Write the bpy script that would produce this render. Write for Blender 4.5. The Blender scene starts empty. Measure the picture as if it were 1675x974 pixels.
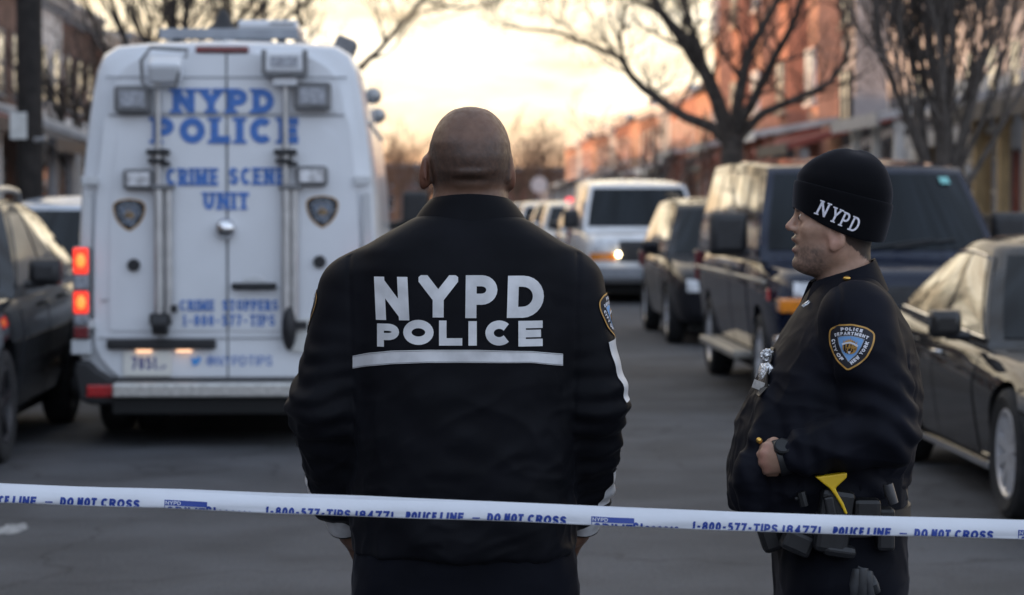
import bpy, bmesh, math, random
import numpy as np
from mathutils import Vector, Matrix
from mathutils.bvhtree import BVHTree

random.seed(7)
R = math.radians
sc = bpy.context.scene
col = sc.collection

# ------------------------------------------------------------------ camera
FPX = 3955.0                     # 85 mm on full frame, in photograph pixels
CAM_Z = 1.6
PITCH = math.atan((487 - 335) / FPX)
cam_d = bpy.data.cameras.new('camera')
cam = bpy.data.objects.new('camera', cam_d)
col.objects.link(cam)
cam_d.sensor_width = 36.0
cam_d.lens = 36.0 * FPX / 1675.0
cam.location = (0, 0, CAM_Z)
cam.rotation_euler = (math.pi / 2 - PITCH, 0, 0)
cam_d.clip_start = 0.1
cam_d.clip_end = 5000
cam_d.dof.use_dof = True
cam_d.dof.focus_distance = 4.95
cam_d.dof.aperture_fstop = 5.0
cam_d.dof.aperture_blades = 0
sc.camera = cam

# ------------------------------------------------------------------ view
sc.view_settings.view_transform = 'Standard'
sc.view_settings.look = 'None'
sc.view_settings.gamma = 1
sc.view_settings.exposure = 0.28
sc.view_settings.use_curve_mapping = False

# ------------------------------------------------------------------ sky and sun
SUN_EL, SUN_AZ = R(6.9), R(66)           # azimuth measured to the left of straight ahead
w = bpy.data.worlds.new('World')
sc.world = w
w.use_nodes = True
nt = w.node_tree
nt.nodes.clear()
N = nt.nodes.new
L = nt.links.new


def ramp(node_tree, stops, interp='EASE'):
    n = node_tree.nodes.new('ShaderNodeValToRGB')
    cr = n.color_ramp
    cr.interpolation = interp
    while len(cr.elements) < len(stops):
        cr.elements.new(0.5)
    for e, (p, c) in zip(cr.elements, stops):
        e.position = p
        e.color = (c[0], c[1], c[2], 1)
    return n


def build_world():
    out = N('ShaderNodeOutputWorld')
    sky = N('ShaderNodeTexSky')
    sky.sky_type = 'NISHITA'
    sky.sun_disc = False
    sky.sun_elevation = SUN_EL
    sky.sun_rotation = -SUN_AZ
    sky.air_density = 1.5
    sky.dust_density = 2.0
    bg1 = N('ShaderNodeBackground')
    bg1.inputs[1].default_value = 0.05
    L(sky.outputs[0], bg1.inputs[0])
    tc = N('ShaderNodeTexCoord')
    sep = N('ShaderNodeSeparateXYZ')
    L(tc.outputs['Generated'], sep.inputs[0])
    # elevation (sqrt spreads the low sky over the ramp)
    mx = N('ShaderNodeMath'); mx.operation = 'MAXIMUM'; mx.inputs[1].default_value = 0.0
    L(sep.outputs[2], mx.inputs[0])
    sq = N('ShaderNodeMath'); sq.operation = 'SQRT'
    L(mx.outputs[0], sq.inputs[0])
    warm = ramp(nt, [(0.0, (0.86, 0.38, 0.21)), (0.12, (1.08, 0.64, 0.40)), (0.18, (1.28, 1.00, 0.69)),
                     (0.24, (1.42, 1.24, 0.95)), (0.40, (1.45, 1.24, 0.92)), (0.62, (1.20, 1.02, 0.80)),
                     (0.85, (0.55, 0.60, 0.70)), (1.0, (0.48, 0.58, 0.74))], 'LINEAR')
    cool = ramp(nt, [(0.0, (0.42, 0.44, 0.54)), (0.25, (0.78, 0.88, 1.10)), (0.55, (0.84, 1.00, 1.32)),
                     (1.0, (0.48, 0.58, 0.74))], 'LINEAR')
    L(sq.outputs[0], warm.inputs[0])
    L(sq.outputs[0], cool.inputs[0])
    # how far the direction turns to the sunset (ahead and a little to the left)
    dot = N('ShaderNodeVectorMath'); dot.operation = 'DOT_PRODUCT'
    L(tc.outputs['Generated'], dot.inputs[0])
    dot.inputs[1].default_value = (-0.25, 0.97, 0.0)
    mr = N('ShaderNodeMapRange'); mr.interpolation_type = 'SMOOTHSTEP'
    mr.inputs[1].default_value = -0.25
    mr.inputs[2].default_value = 0.55
    L(dot.outputs['Value'], mr.inputs[0])
    mix = N('ShaderNodeMix'); mix.data_type = 'RGBA'
    L(mr.outputs[0], mix.inputs[0])
    L(cool.outputs[0], mix.inputs[6])
    L(warm.outputs[0], mix.inputs[7])
    # soft cloud bands
    mp = N('ShaderNodeMapping'); mp.inputs['Scale'].default_value = (14, 14, 55)
    L(tc.outputs['Generated'], mp.inputs[0])
    nz = N('ShaderNodeTexNoise'); nz.inputs['Scale'].default_value = 1.0
    nz.inputs['Detail'].default_value = 5.0
    nz.inputs['Roughness'].default_value = 0.55
    L(mp.outputs[0], nz.inputs[0])
    cr = ramp(nt, [(0.32, (0.72, 0.64, 0.58)), (0.50, (1.0, 0.98, 0.96)), (0.66, (1.30, 1.33, 1.40))])
    L(nz.outputs[0], cr.inputs[0])
    mul = N('ShaderNodeMix'); mul.data_type = 'RGBA'; mul.blend_type = 'MULTIPLY'
    mul.inputs[0].default_value = 1.0
    L(mix.outputs[2], mul.inputs[6])
    L(cr.outputs[0], mul.inputs[7])
    bg2 = N('ShaderNodeBackground')
    bg2.inputs[1].default_value = 0.95
    L(mul.outputs[2], bg2.inputs[0])
    add = N('ShaderNodeAddShader')
    L(bg1.outputs[0], add.inputs[0])
    L(bg2.outputs[0], add.inputs[1])
    L(add.outputs[0], out.inputs[0])


build_world()
sun_d = bpy.data.lights.new('sun', 'SUN')
sun_d.energy = 5.0
sun_d.angle = R(0.6)
sun_d.color = (1.0, 0.55, 0.30)
sun = bpy.data.objects.new('sun', sun_d)
col.objects.link(sun)
_to_sun = Vector((-math.sin(SUN_AZ) * math.cos(SUN_EL), math.cos(SUN_AZ) * math.cos(SUN_EL), math.sin(SUN_EL)))
sun.rotation_euler = _to_sun.to_track_quat('Z', 'Y').to_euler()
sun.location = _to_sun * 50

# ------------------------------------------------------------------ helpers
TH = 0.033                       # the street runs a touch to the left of the camera axis


def st(x, y, z=0.0):
    """street coordinates to world"""
    return Vector((x * math.cos(TH) - y * math.sin(TH), x * math.sin(TH) + y * math.cos(TH), z))


def at(px, py, Y):
    """world point on the plane Y seen at photograph pixel (px, py)"""
    dx, dy = (px - 837.5) / FPX, -(py - 487.0) / FPX
    c, s = math.cos(PITCH), math.sin(PITCH)
    fy = c + dy * s
    fz = -s + dy * c
    return Vector((dx / fy * Y, Y, CAM_Z + fz / fy * Y))


MATS = {}


def mat(name, color, rough=0.6, metal=0.0, spec=0.5, noise=None, bump=None, coat=0.0, emit=None, sheen=0.0, mix=None, alpha=None):
    """noise=(scale, amount); mix=(scale, other colour, lo, hi); bump=(scale, strength, distance)"""
    if name in MATS:
        return MATS[name]
    m = bpy.data.materials.new(name)
    m.use_nodes = True
    t = m.node_tree
    b = t.nodes['Principled BSDF']
    b.inputs['Base Color'].default_value = (*color, 1)
    b.inputs['Roughness'].default_value = rough
    b.inputs['Metallic'].default_value = metal
    b.inputs['Specular IOR Level'].default_value = spec
    b.inputs['Coat Weight'].default_value = coat
    b.inputs['Coat Roughness'].default_value = 0.06
    if sheen:
        b.inputs['Sheen Weight'].default_value = sheen
        b.inputs['Sheen Roughness'].default_value = 0.4
    if emit:
        b.inputs['Emission Color'].default_value = (*emit[0], 1)
        b.inputs['Emission Strength'].default_value = emit[1]
    if noise or mix or bump:
        tc = t.nodes.new('ShaderNodeTexCoord')
    if noise or mix:
        nz = t.nodes.new('ShaderNodeTexNoise')
        nz.inputs['Scale'].default_value = (noise or mix)[0]
        nz.inputs['Detail'].default_value = 6
        t.links.new(tc.outputs['Object'], nz.inputs[0])
        if noise:
            a = noise[1]
            lo = tuple(max(0, c * (1 - a)) for c in color)
            hi = tuple(min(1, c * (1 + a)) for c in color)
            r = ramp(t, [(0.3, lo), (0.7, hi)])
        else:
            r = ramp(t, [(mix[2], color), (mix[3], mix[1])])
        t.links.new(nz.outputs[0], r.inputs[0])
        t.links.new(r.outputs[0], b.inputs['Base Color'])
    if bump:
        n2 = t.nodes.new('ShaderNodeTexNoise')
        n2.inputs['Scale'].default_value = bump[0]
        n2.inputs['Detail'].default_value = 4
        t.links.new(tc.outputs['Object'], n2.inputs[0])
        bm = t.nodes.new('ShaderNodeBump')
        bm.inputs['Strength'].default_value = bump[1]
        bm.inputs['Distance'].default_value = bump[2] if len(bump) > 2 else 0.01
        t.links.new(n2.outputs[0], bm.inputs['Height'])
        t.links.new(bm.outputs[0], b.inputs['Normal'])
    MATS[name] = m
    return m


def tag(o, label=None, cat=None, group=None, kind=None):
    if label: o['label'] = label
    if cat: o['category'] = cat
    if group: o['group'] = group
    if kind: o['kind'] = kind
    return o


def empty(name, loc, rz=0.0, label=None, cat=None, group=None):
    o = bpy.data.objects.new(name, None)
    col.objects.link(o)
    o.location = loc
    o.rotation_euler = (0, 0, rz)
    o.empty_display_size = 0.2
    return tag(o, label, cat, group)


def link(name, me, parent=None, loc=None, rot=None):
    o = bpy.data.objects.new(name, me)
    col.objects.link(o)
    if parent: o.parent = parent
    if loc is not None: o.location = loc
    if rot is not None: o.rotation_euler = rot
    return o


def bevel(o, width=0.01, seg=2):
    m = o.modifiers.new('bevel', 'BEVEL')
    m.width = width
    m.segments = seg
    m.limit_method = 'ANGLE'
    m.angle_limit = R(35)
    return o


class MB:
    """collects shapes for one mesh"""
    def __init__(self):
        self.v = []; self.f = []

    def add(self, vs, fs):
        n = len(self.v)
        self.v += [tuple(p) for p in vs]
        self.f += [tuple(i + n for i in q) for q in fs]
        return self

    def box(self, c, s, rot=None):
        x, y, z = s[0] / 2, s[1] / 2, s[2] / 2
        vs = [Vector((a * x, b * y, d * z)) for a in (-1, 1) for b in (-1, 1) for d in (-1, 1)]
        if rot is not None: vs = [rot @ p for p in vs]
        c = Vector(c)
        return self.add([p + c for p in vs], [(0, 1, 3, 2), (4, 6, 7, 5), (0, 4, 5, 1), (2, 3, 7, 6), (0, 2, 6, 4), (1, 5, 7, 3)])

    def span(self, lo, hi):
        return self.box([(a + b) / 2 for a, b in zip(lo, hi)], [abs(b - a) for a, b in zip(lo, hi)])

    def rings(self, rs, close=True, cap0=True, cap1=True):
        n = len(rs[0]); vs = [p for r in rs for p in r]; fs = []
        for i in range(len(rs) - 1):
            for j in range(n if close else n - 1):
                k = (j + 1) % n
                fs.append((i * n + j, i * n + k, (i + 1) * n + k, (i + 1) * n + j))
        if cap0: fs.append(tuple(range(n - 1, -1, -1)))
        if cap1: fs.append(tuple((len(rs) - 1) * n + j for j in range(n)))
        return self.add(vs, fs)

    def tube(self, pts, r, n=8):
        pts = [Vector(p) for p in pts]
        if not isinstance(r, (list, tuple)): r = [r] * len(pts)
        rs = []; prev = None
        for i, p in enumerate(pts):
            t = (pts[min(i + 1, len(pts) - 1)] - pts[max(i - 1, 0)])
            t = t.normalized() if t.length > 1e-9 else Vector((0, 0, 1))
            if prev is None:
                a = Vector((1, 0, 0)) if abs(t.x) < 0.8 else Vector((0, 1, 0))
                u = t.cross(a).normalized()
            else:
                u = (prev - t * prev.dot(t))
                u = u.normalized() if u.length > 1e-6 else t.orthogonal().normalized()
            prev = u; v = t.cross(u)
            rs.append([p + (u * math.cos(2 * math.pi * k / n) + v * math.sin(2 * math.pi * k / n)) * r[i] for k in range(n)])
        return self.rings(rs)

    def lathe(self, prof, c=(0, 0, 0), axis='Z', n=24, cap=True):
        """prof: list of (radius, height)"""
        c = Vector(c); rs = []
        for r, h in prof:
            ring = []
            for k in range(n):
                a = 2 * math.pi * k / n
                x, y = r * math.cos(a), r * math.sin(a)
                p = {'Z': (x, y, h), 'X': (h, x, y), 'Y': (y, h, x)}[axis]
                ring.append(c + Vector(p))
            rs.append(ring)
        return self.rings(rs, True, cap, cap)

    def prism(self, poly, axis, lo, hi):
        """2D polygon extruded along an axis"""
        def p3(a, b, h): return {'X': (h, a, b), 'Y': (a, h, b), 'Z': (a, b, h)}[axis]
        n = len(poly)
        vs = [p3(a, b, lo) for a, b in poly] + [p3(a, b, hi) for a, b in poly]
        fs = [tuple(range(n - 1, -1, -1)), tuple(range(n, 2 * n))]
        fs += [(i, (i + 1) % n, n + (i + 1) % n, n + i) for i in range(n)]
        return self.add(vs, fs)

    def ball(self, c, r, n=16, m=10):
        c = Vector(c)
        if not isinstance(r, (list, tuple)): r = (r, r, r)
        rs = []
        for i in range(m + 1):
            a = math.pi * i / m
            rr = max(math.sin(a), 1e-3)
            rs.append([c + Vector((r[0] * rr * math.cos(2 * math.pi * k / n), r[1] * rr * math.sin(2 * math.pi * k / n), -r[2] * math.cos(a))) for k in range(n)])
        return self.rings(rs)

    def grid(self, g):
        """g: rows of points"""
        n = len(g[0])
        return self.add([p for r in g for p in r], [(i * n + j, i * n + j + 1, (i + 1) * n + j + 1, (i + 1) * n + j) for i in range(len(g) - 1) for j in range(n - 1)])

    def mesh(self, name, m, smooth=False, fix=True, org=None):
        me = bpy.data.meshes.new(name)
        vs = self.v if org is None else [(p[0] - org[0], p[1] - org[1], p[2] - org[2]) for p in self.v]
        me.from_pydata(vs, [], self.f)
        if fix:
            b = bmesh.new(); b.from_mesh(me)
            bmesh.ops.recalc_face_normals(b, faces=b.faces)
            b.to_mesh(me); b.free()
        if m: me.materials.append(m)
        if smooth:
            me.polygons.foreach_set('use_smooth', [True] * len(me.polygons))
            if smooth != 'all':
                me.set_sharp_from_angle(angle=R(smooth if not isinstance(smooth, bool) else 40))
        me.update()
        return me

    def build(self, name, m, parent=None, smooth=False, loc=None, rot=None, bev=None, fix=True, org=None):
        o = link(name, self.mesh(name, m, smooth, fix, org), parent, loc, rot)
        if bev: bevel(o, bev)
        return o


def bvh_of(vs, fs):
    return BVHTree.FromPolygons([Vector(p) for p in vs], fs)


# ------------------------------------------------------------------ stroke lettering
def rnd(pts, r=0.5, closed=False, n=6):
    """round the corners of a polyline"""
    out = []
    m = len(pts)
    for i in range(m):
        p = Vector(pts[i])
        if not closed and i in (0, m - 1):
            out.append(p); continue
        a, b = Vector(pts[i - 1]), Vector(pts[(i + 1) % m])
        la, lb = (a - p).length, (b - p).length
        q0 = p + (a - p) * (min(r, 0.5 * la if (closed or i > 1) else la) / la)
        q1 = p + (b - p) * (min(r, 0.5 * lb if (closed or i < m - 2) else lb) / lb)
        for k in range(n + 1):
            t = k / n
            c = 0.5523
            c0, c1 = q0 + (p - q0) * c, q1 + (p - q1) * c
            out.append(q0 * (1 - t) ** 3 + c0 * 3 * t * (1 - t) ** 2 + c1 * 3 * t * t * (1 - t) + q1 * t ** 3)
    return [tuple(p) for p in out]


def arc(a0, a1, n=18, cx=.5, cy=.5, rx=.5, ry=.5):
    return [(cx + rx * math.cos(R(a0 + (a1 - a0) * k / n)), cy + ry * math.sin(R(a0 + (a1 - a0) * k / n))) for k in range(n + 1)]


# per glyph: relative width, strokes [(points, closed, cap)], serif spots
GL = {
    'N': (.80, [([(0, 0), (0, 1)], 0, 1), ([(1, 0), (1, 1)], 0, 1), ([(0, 1), (1, 0)], 0, 1)], [(0, 0), (0, 1), (1, 1)]),
    'Y': (.82, [([(0, 1.03), (.5, .44), (1, 1.03)], 0, 1), ([(.5, 0), (.5, .44)], 0, 1)], [(0, 1), (1, 1), (.5, 0)]),
    'P': (.72, [([(0, 0), (0, 1)], 0, 1), (rnd([(0, 1), (1, 1), (1, .42), (0, .42)], .5), 0, 0)], [(0, 0), (0, 1)]),
    'D': (.78, [([(0, 0), (0, 1)], 0, 1), (rnd([(0, 1), (1, 1), (1, 0), (0, 0)], .62), 0, 0)], [(0, 0), (0, 1)]),
    'O': (.86, [(arc(0, 360, 28)[:-1], 1, 0)], []),
    'L': (.64, [([(0, 0), (0, 1)], 0, 1), ([(0, 0), (1.0, 0)], 0, 1)], [(0, 1), (0, 0)]),
    'I': (.0, [([(.5, 0), (.5, 1)], 0, 1)], [(.5, 0), (.5, 1)]),
    'C': (.80, [(arc(42, 318, 24, .53), 0, 0)], []),
    'E': (.64, [([(0, 0), (0, 1)], 0, 1), ([(0, 1), (1, 1)], 0, 1), ([(0, .5), (.9, .5)], 0, 1), ([(0, 0), (1, 0)], 0, 1)], [(0, 0), (0, 1)]),
    'F': (.60, [([(0, 0), (0, 1)], 0, 1), ([(0, 1), (1, 1)], 0, 1), ([(0, .5), (.9, .5)], 0, 1)], [(0, 0), (0, 1)]),
    'R': (.76, [([(0, 0), (0, 1)], 0, 1), (rnd([(0, 1), (.95, 1), (.95, .46), (0, .46)], .5), 0, 0), ([(.5, .46), (1, 0)], 0, 1)], [(0, 0), (0, 1), (1, 0)]),
    'S': (.70, [(rnd([(.98, .78), (.95, 1), (0, 1), (0, .53), (1, .48), (1, 0), (.03, 0), (0, .24)], .5), 0, 0)], []),
    'T': (.74, [([(.5, 0), (.5, 1)], 0, 1), ([(0, 1), (1, 1)], 0, 1)], [(.5, 0)]),
    'M': (.98, [([(0, 0), (0, 1)], 0, 1), ([(1, 0), (1, 1)], 0, 1), ([(0, 1), (.5, .12), (1, 1)], 0, 1)], [(0, 0), (1, 0), (0, 1), (1, 1)]),
    'U': (.76, [(rnd([(0, 1.1), (0, 0), (1, 0), (1, 1.1)], .55), 0, 1)], [(0, 1), (1, 1)]),
    'K': (.76, [([(0, 0), (0, 1)], 0, 1), ([(0, .4), (1, 1.04)], 0, 1), ([(.35, .6), (1, -.04)], 0, 1)], [(0, 0), (0, 1), (1, 0)]),
    'W': (1.1, [([(0, 1.03), (.26, 0)], 0, 1), ([(.26, 0), (.5, .95)], 0, 1), ([(.5, .95), (.74, 0)], 0, 1), ([(.74, 0), (1, 1.03)], 0, 1)], [(0, 1), (1, 1)]),
    'A': (.80, [([(0, -.03), (.5, 1.0), (1, -.03)], 0, 1), ([(.15, .28), (.85, .28)], 0, 0)], [(0, 0), (1, 0)]),
    '0': (.62, [(rnd([(0, 0), (1, 0), (1, 1), (0, 1)], .5, True), 1, 0)], []),
    '1': (.34, [([(.75, 0), (.75, 1)], 0, 1), ([(.75, .96), (0, .76)], 0, 0)], [(.75, 0)]),
    '4': (.66, [([(.72, 0), (.72, 1)], 0, 1), ([(.72, 1), (0, .26)], 0, 0), ([(0, .26), (1.05, .26)], 0, 0)], []),
    '5': (.62, [(rnd([(.95, 1), (.1, 1), (.04, .56)], .02) , 0, 0), (rnd([(.02, .56), (1, .66), (1, 0), (.03, 0), (0, .2)], .5), 0, 0)], []),
    '7': (.62, [([(0, 1), (1, 1)], 0, 1), ([(1, 1), (.34, -.05)], 0, 1)], []),
    '8': (.64, [(rnd([(.06, .53), (.94, .53), (.94, 1), (.06, 1)], .5, True), 1, 0), (rnd([(0, 0), (1, 0), (1, .53), (0, .53)], .5, True), 1, 0)], []),
    '-': (.52, [([(-.1, .42), (1.1, .42)], 0, 0)], []),
    '_': (.70, [([(0, .42), (1, .42)], 0, 0)], []),
    '(': (.22, [(arc(115, 245, 12, 1.0, .5, .95, .62), 0, 0)], []),
    ')': (.22, [(arc(65, -65, 12, 0, .5, .95, .62), 0, 0)], []),
    't': (.42, [([(.35, 0), (.35, .92)], 0, 1), ([(0, .68), (1, .68)], 0, 0)], []),
    'o': (.60, [(arc(0, 360, 20, .5, .34, .5, .34)[:-1], 1, 0)], []),
    'p': (.60, [([(0, -.28), (0, .68)], 0, 0), (arc(0, 360, 20, .5, .34, .5, .34)[:-1], 1, 0)], []),
    'e': (.60, [(arc(0, 315, 20, .5, .34, .5, .34), 0, 0), ([(0, .34), (1, .34)], 0, 0)], []),
    'r': (.38, [([(0, 0), (0, .68)], 0, 0), (arc(160, 50, 8, .6, .36, .6, .32), 0, 0)], []),
    's': (.52, [(rnd([(.95, .54), (.9, .68), (.05, .68), (.05, .36), (1, .32), (1, 0), (.03, 0), (0, .14)], .4), 0, 0)], []),
    '@': (.95, [(arc(-40, 290, 24), 0, 0), (arc(0, 360, 14, .5, .5, .2, .22)[:-1], 1, 0), ([(.74, .75), (.76, .35), (.95, .3)], 0, 0)], []),
}


def clip_y(poly, lo, hi):
    for sgn, lim in ((1, lo), (-1, -hi)):
        res = []
        for i in range(len(poly)):
            a, b = poly[i - 1], poly[i]
            da, db = sgn * a[1] - lim, sgn * b[1] - lim
            if (da >= 0) != (db >= 0):
                t = da / (da - db)
                res.append((a[0] + (b[0] - a[0]) * t, a[1] + (b[1] - a[1]) * t))
            if db >= 0: res.append(b)
        poly = res
        if len(poly) < 3: return []
    return poly


def stroke_polys(pts, t, closed=False, cap=0, maxlen=0.25, clip=None, across=1):
    """quads of a ribbon of width t along pts"""
    P = [Vector((p[0], p[1])) for p in pts]
    if cap and not closed:
        P[0] = P[0] + (P[0] - P[1]).normalized() * t * .5
        P[-1] = P[-1] + (P[-1] - P[-2]).normalized() * t * .5
    Q = []
    m = len(P)
    for i in range(m if closed else m - 1):
        a, b = P[i], P[(i + 1) % m]
        k = max(1, int(math.ceil((b - a).length / maxlen)))
        Q += [a + (b - a) * (j / k) for j in range(k)]
    if not closed: Q.append(P[-1])
    if closed: Q = [q for i, q in enumerate(Q) if (q - Q[i - 1]).length > 1e-6]
    else: Q = [q for i, q in enumerate(Q) if i == 0 or (q - Q[i - 1]).length > 1e-6]
    n = len(Q); Ls = []; Rs = []
    for i in range(n):
        if closed: d0, d1 = Q[i] - Q[i - 1], Q[(i + 1) % n] - Q[i]
        else: d0, d1 = Q[max(i, 1)] - Q[max(i, 1) - 1], Q[min(i + 1, n - 1)] - Q[min(i + 1, n - 1) - 1]
        d0 = d0.normalized() if d0.length > 1e-9 else Vector((1, 0)); d1 = d1.normalized() if d1.length > 1e-9 else d0
        n0, n1 = Vector((-d0.y, d0.x)), Vector((-d1.y, d1.x))
        nn = n0 + n1
        nn = nn / max(nn.length, 1e-6)
        sc_ = min(1.0 / max(nn.dot(n0), .35), 2.2)
        Ls.append(Q[i] + nn * t * .5 * sc_); Rs.append(Q[i] - nn * t * .5 * sc_)
    out = []
    for i in range(n if closed else n - 1):
        j = (i + 1) % n
        for k in range(across):
            u0, u1 = k / across, (k + 1) / across
            q = [Ls[i].lerp(Rs[i], u0), Ls[i].lerp(Rs[i], u1), Ls[j].lerp(Rs[j], u1), Ls[j].lerp(Rs[j], u0)]
            q = [tuple(p) for p in q]
            if clip: q = clip_y(q, *clip)
            if len(q) >= 3: out.append(q)
    return out


def glyph(ch, w, h, t, serif=0.0, maxlen=None, across=1):
    """polygons [(poly, layer)] of a glyph filling w x h with stroke t (all metres)"""
    wd, strokes, sf = GL[ch]
    out = []
    low = ch in 'p'
    box = ch in 'NMYKUE'
    for li, (pts, closed, cap) in enumerate(strokes):
        P = [(t / 2 + x * (w - t), t / 2 + y * (h - t)) for x, y in pts]
        clip = None if low or ch in '()' else (0, h)
        for q in stroke_polys(P, t, closed, cap, maxlen or h * .3, clip, across):
            if box:
                q = [(b_, a_) for a_, b_ in clip_y([(b_, a_) for a_, b_ in q], 0, w)]
                if len(q) < 3: continue
            out.append((q, li))
    if serif:
        st_ = serif * h
        for k, (x, y) in enumerate(sf):
            cx, cy = t / 2 + x * (w - t), y * (h - st_) + st_ / 2
            hw = t / 2 + serif * h * .9
            out.append(([(cx - hw, cy - st_ / 2), (cx + hw, cy - st_ / 2), (cx + hw, cy + st_ / 2), (cx - hw, cy + st_ / 2)], 4 + k % 2))
    return out


def text_polys(s, h, t, x0=0.0, width=None, gap=0.16, stretch=1.0, serif=0.0, maxlen=None, across=1, slant=0.0):
    """[(poly, layer)] for a line of text of cap height h; width squeezes the glyphs to fit"""
    adv = []
    for ch in s:
        adv.append(.36 if ch == ' ' else max(GL[ch][0] + t / h * .25, t / h))
    tot = sum(a * h for a in adv) + gap * h * (len(s) - 1)
    k = (width / tot) if width else stretch
    x = x0; out = []
    for ch, a in zip(s, adv):
        if ch != ' ':
            for q, li in glyph(ch, a * h * k, h, t, serif, maxlen, across):
                out.append(([(px + x + py * slant, py) for px, py in q], li))
        x += (a + gap) * h * k
    return out


def polys_mesh(polys, fn):
    """2D polygons with layers to an MB through fn(x, y, layer) -> 3D point"""
    mb = MB()
    for q, li in polys:
        mb.add([fn(x, y, li) for x, y in q], [tuple(range(len(q)))])
    return mb
# ------------------------------------------------------------------ materials of the street
M_asphalt = mat('asphalt', (0.060, 0.061, 0.067), 0.85, noise=(1.3, .28), bump=(70, .8, .012))


def asphalt_detail(m):
    t = m.node_tree; b = t.nodes['Principled BSDF']
    src = b.inputs['Base Color'].links[0].from_socket
    tc = [n for n in t.nodes if n.type == 'TEX_COORD'][0]
    n1 = t.nodes.new('ShaderNodeTexNoise'); n1.inputs['Scale'].default_value = 45; n1.inputs['Detail'].default_value = 8; n1.inputs['Roughness'].default_value = .7
    vo = t.nodes.new('ShaderNodeTexVoronoi'); vo.feature = 'DISTANCE_TO_EDGE'; vo.inputs['Scale'].default_value = .55
    wn = t.nodes.new('ShaderNodeTexNoise'); wn.inputs['Scale'].default_value = 1.5; wn.inputs['Detail'].default_value = 5
    vm = t.nodes.new('ShaderNodeVectorMath'); vm.operation = 'MULTIPLY_ADD'
    vm.inputs[1].default_value = (.8, .8, .8)
    t.links.new(tc.outputs['Object'], n1.inputs[0]); t.links.new(tc.outputs['Object'], wn.inputs[0])
    t.links.new(wn.outputs[1], vm.inputs[0]); t.links.new(tc.outputs['Object'], vm.inputs[2]); t.links.new(vm.outputs[0], vo.inputs['Vector'])
    r1 = ramp(t, [(.3, (.72, .72, .72)), (.7, (1.3, 1.3, 1.3))]); t.links.new(n1.outputs[0], r1.inputs[0])
    r2 = ramp(t, [(0, (.55, .55, .55)), (.012, (1, 1, 1))]); t.links.new(vo.outputs[0], r2.inputs[0])
    for r in (r1, r2):
        mx = t.nodes.new('ShaderNodeMix'); mx.data_type = 'RGBA'; mx.blend_type = 'MULTIPLY'; mx.inputs[0].default_value = 1
        t.links.new(src, mx.inputs[6]); t.links.new(r.outputs[0], mx.inputs[7]); src = mx.outputs[2]
    t.links.new(src, b.inputs['Base Color'])


asphalt_detail(M_asphalt)
M_ground = mat('ground_soil', (0.10, 0.09, 0.075), 0.95, noise=(.4, .3))
M_walk = mat('pavement_concrete', (0.24, 0.235, 0.22), 0.9, noise=(2, .2))
M_kerb = mat('kerb_stone', (0.27, 0.26, 0.25), 0.9, noise=(3, .2))
M_bark = mat('bark', (0.055, 0.045, 0.038), 0.95, noise=(9, .4), bump=(40, .8, .02))
M_bark_haze = mat('bark_haze_tint', (0.15, 0.095, 0.065), 0.95, noise=(9, .3))  # bark lightened, warm backlit haze of the far end put into the colour
M_bark_pale = mat('bark_pale', (0.10, 0.085, 0.075), 0.95, noise=(9, .3))
M_wood_dark = mat('pole_wood', (0.022, 0.018, 0.016), 0.9, noise=(6, .4), bump=(30, .5, .02))
M_tan_wood = mat('porch_tan_wood', (0.34, 0.23, 0.11), 0.7, noise=(5, .2))
M_white_trim = mat('white_trim', (0.72, 0.71, 0.68), 0.6, noise=(3, .08))
M_dark_trim = mat('dark_trim', (0.06, 0.055, 0.055), 0.6, noise=(4, .2))
M_grey_trim = mat('grey_trim', (0.34, 0.34, 0.35), 0.6, noise=(4, .15))
M_pane = mat('window_pane', (0.03, 0.035, 0.04), 0.03, spec=0.9, coat=1.0, noise=(1.2, .5))
M_brick = mat('brick_rust', (0.37, 0.175, 0.12), 0.9, noise=(2.0, .22))
M_brick2 = mat('brick_orange', (0.45, 0.25, 0.175), 0.9, noise=(2.0, .22))
M_brick3 = mat('brick_brown', (0.25, 0.13, 0.09), 0.9, noise=(2.0, .25))
M_brick4 = mat('brick_dull', (0.17, 0.105, 0.085), 0.9, noise=(2.0, .3))
M_sid_grey = mat('siding_grey', (0.36, 0.36, 0.37), 0.75, noise=(1.5, .12))
M_sid_white = mat('siding_white', (0.62, 0.61, 0.59), 0.75, noise=(1.5, .10))
M_sid_tan = mat('siding_tan', (0.40, 0.33, 0.25), 0.75, noise=(1.5, .12))
M_roof = mat('roof_shingle', (0.07, 0.065, 0.065), 0.9, noise=(5, .3))
M_roof_pale = mat('porch_roof_pale', (0.58, 0.57, 0.56), 0.7, noise=(2, .15))
M_roof_red = mat('porch_roof_red', (0.20, 0.05, 0.04), 0.8, noise=(3, .2))
M_galv = mat('galvanised', (0.45, 0.45, 0.46), 0.45, metal=.7, noise=(6, .2))

# ------------------------------------------------------------------ ground, road, pavements
KR, KL = 4.85, -4.60             # kerb lines, street coordinates
mb = MB(); mb.span((-1500, -300, -.5), (1500, 3000, -.02))
tag(mb.build('ground', M_ground), kind='structure')


def street_sheet(name, x0, x1, y0, y1, z0, z1, m):
    b = MB()
    ps = [st(x, y) for x, y in ((x0, y0), (x1, y0), (x1, y1), (x0, y1))]
    b.add([(p.x, p.y, z0) for p in ps] + [(p.x, p.y, z1) for p in ps], [(3, 2, 1, 0), (4, 5, 6, 7), (0, 1, 5, 4), (1, 2, 6, 5), (2, 3, 7, 6), (3, 0, 4, 7)])
    return tag(b.build(name, m), kind='structure')


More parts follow.
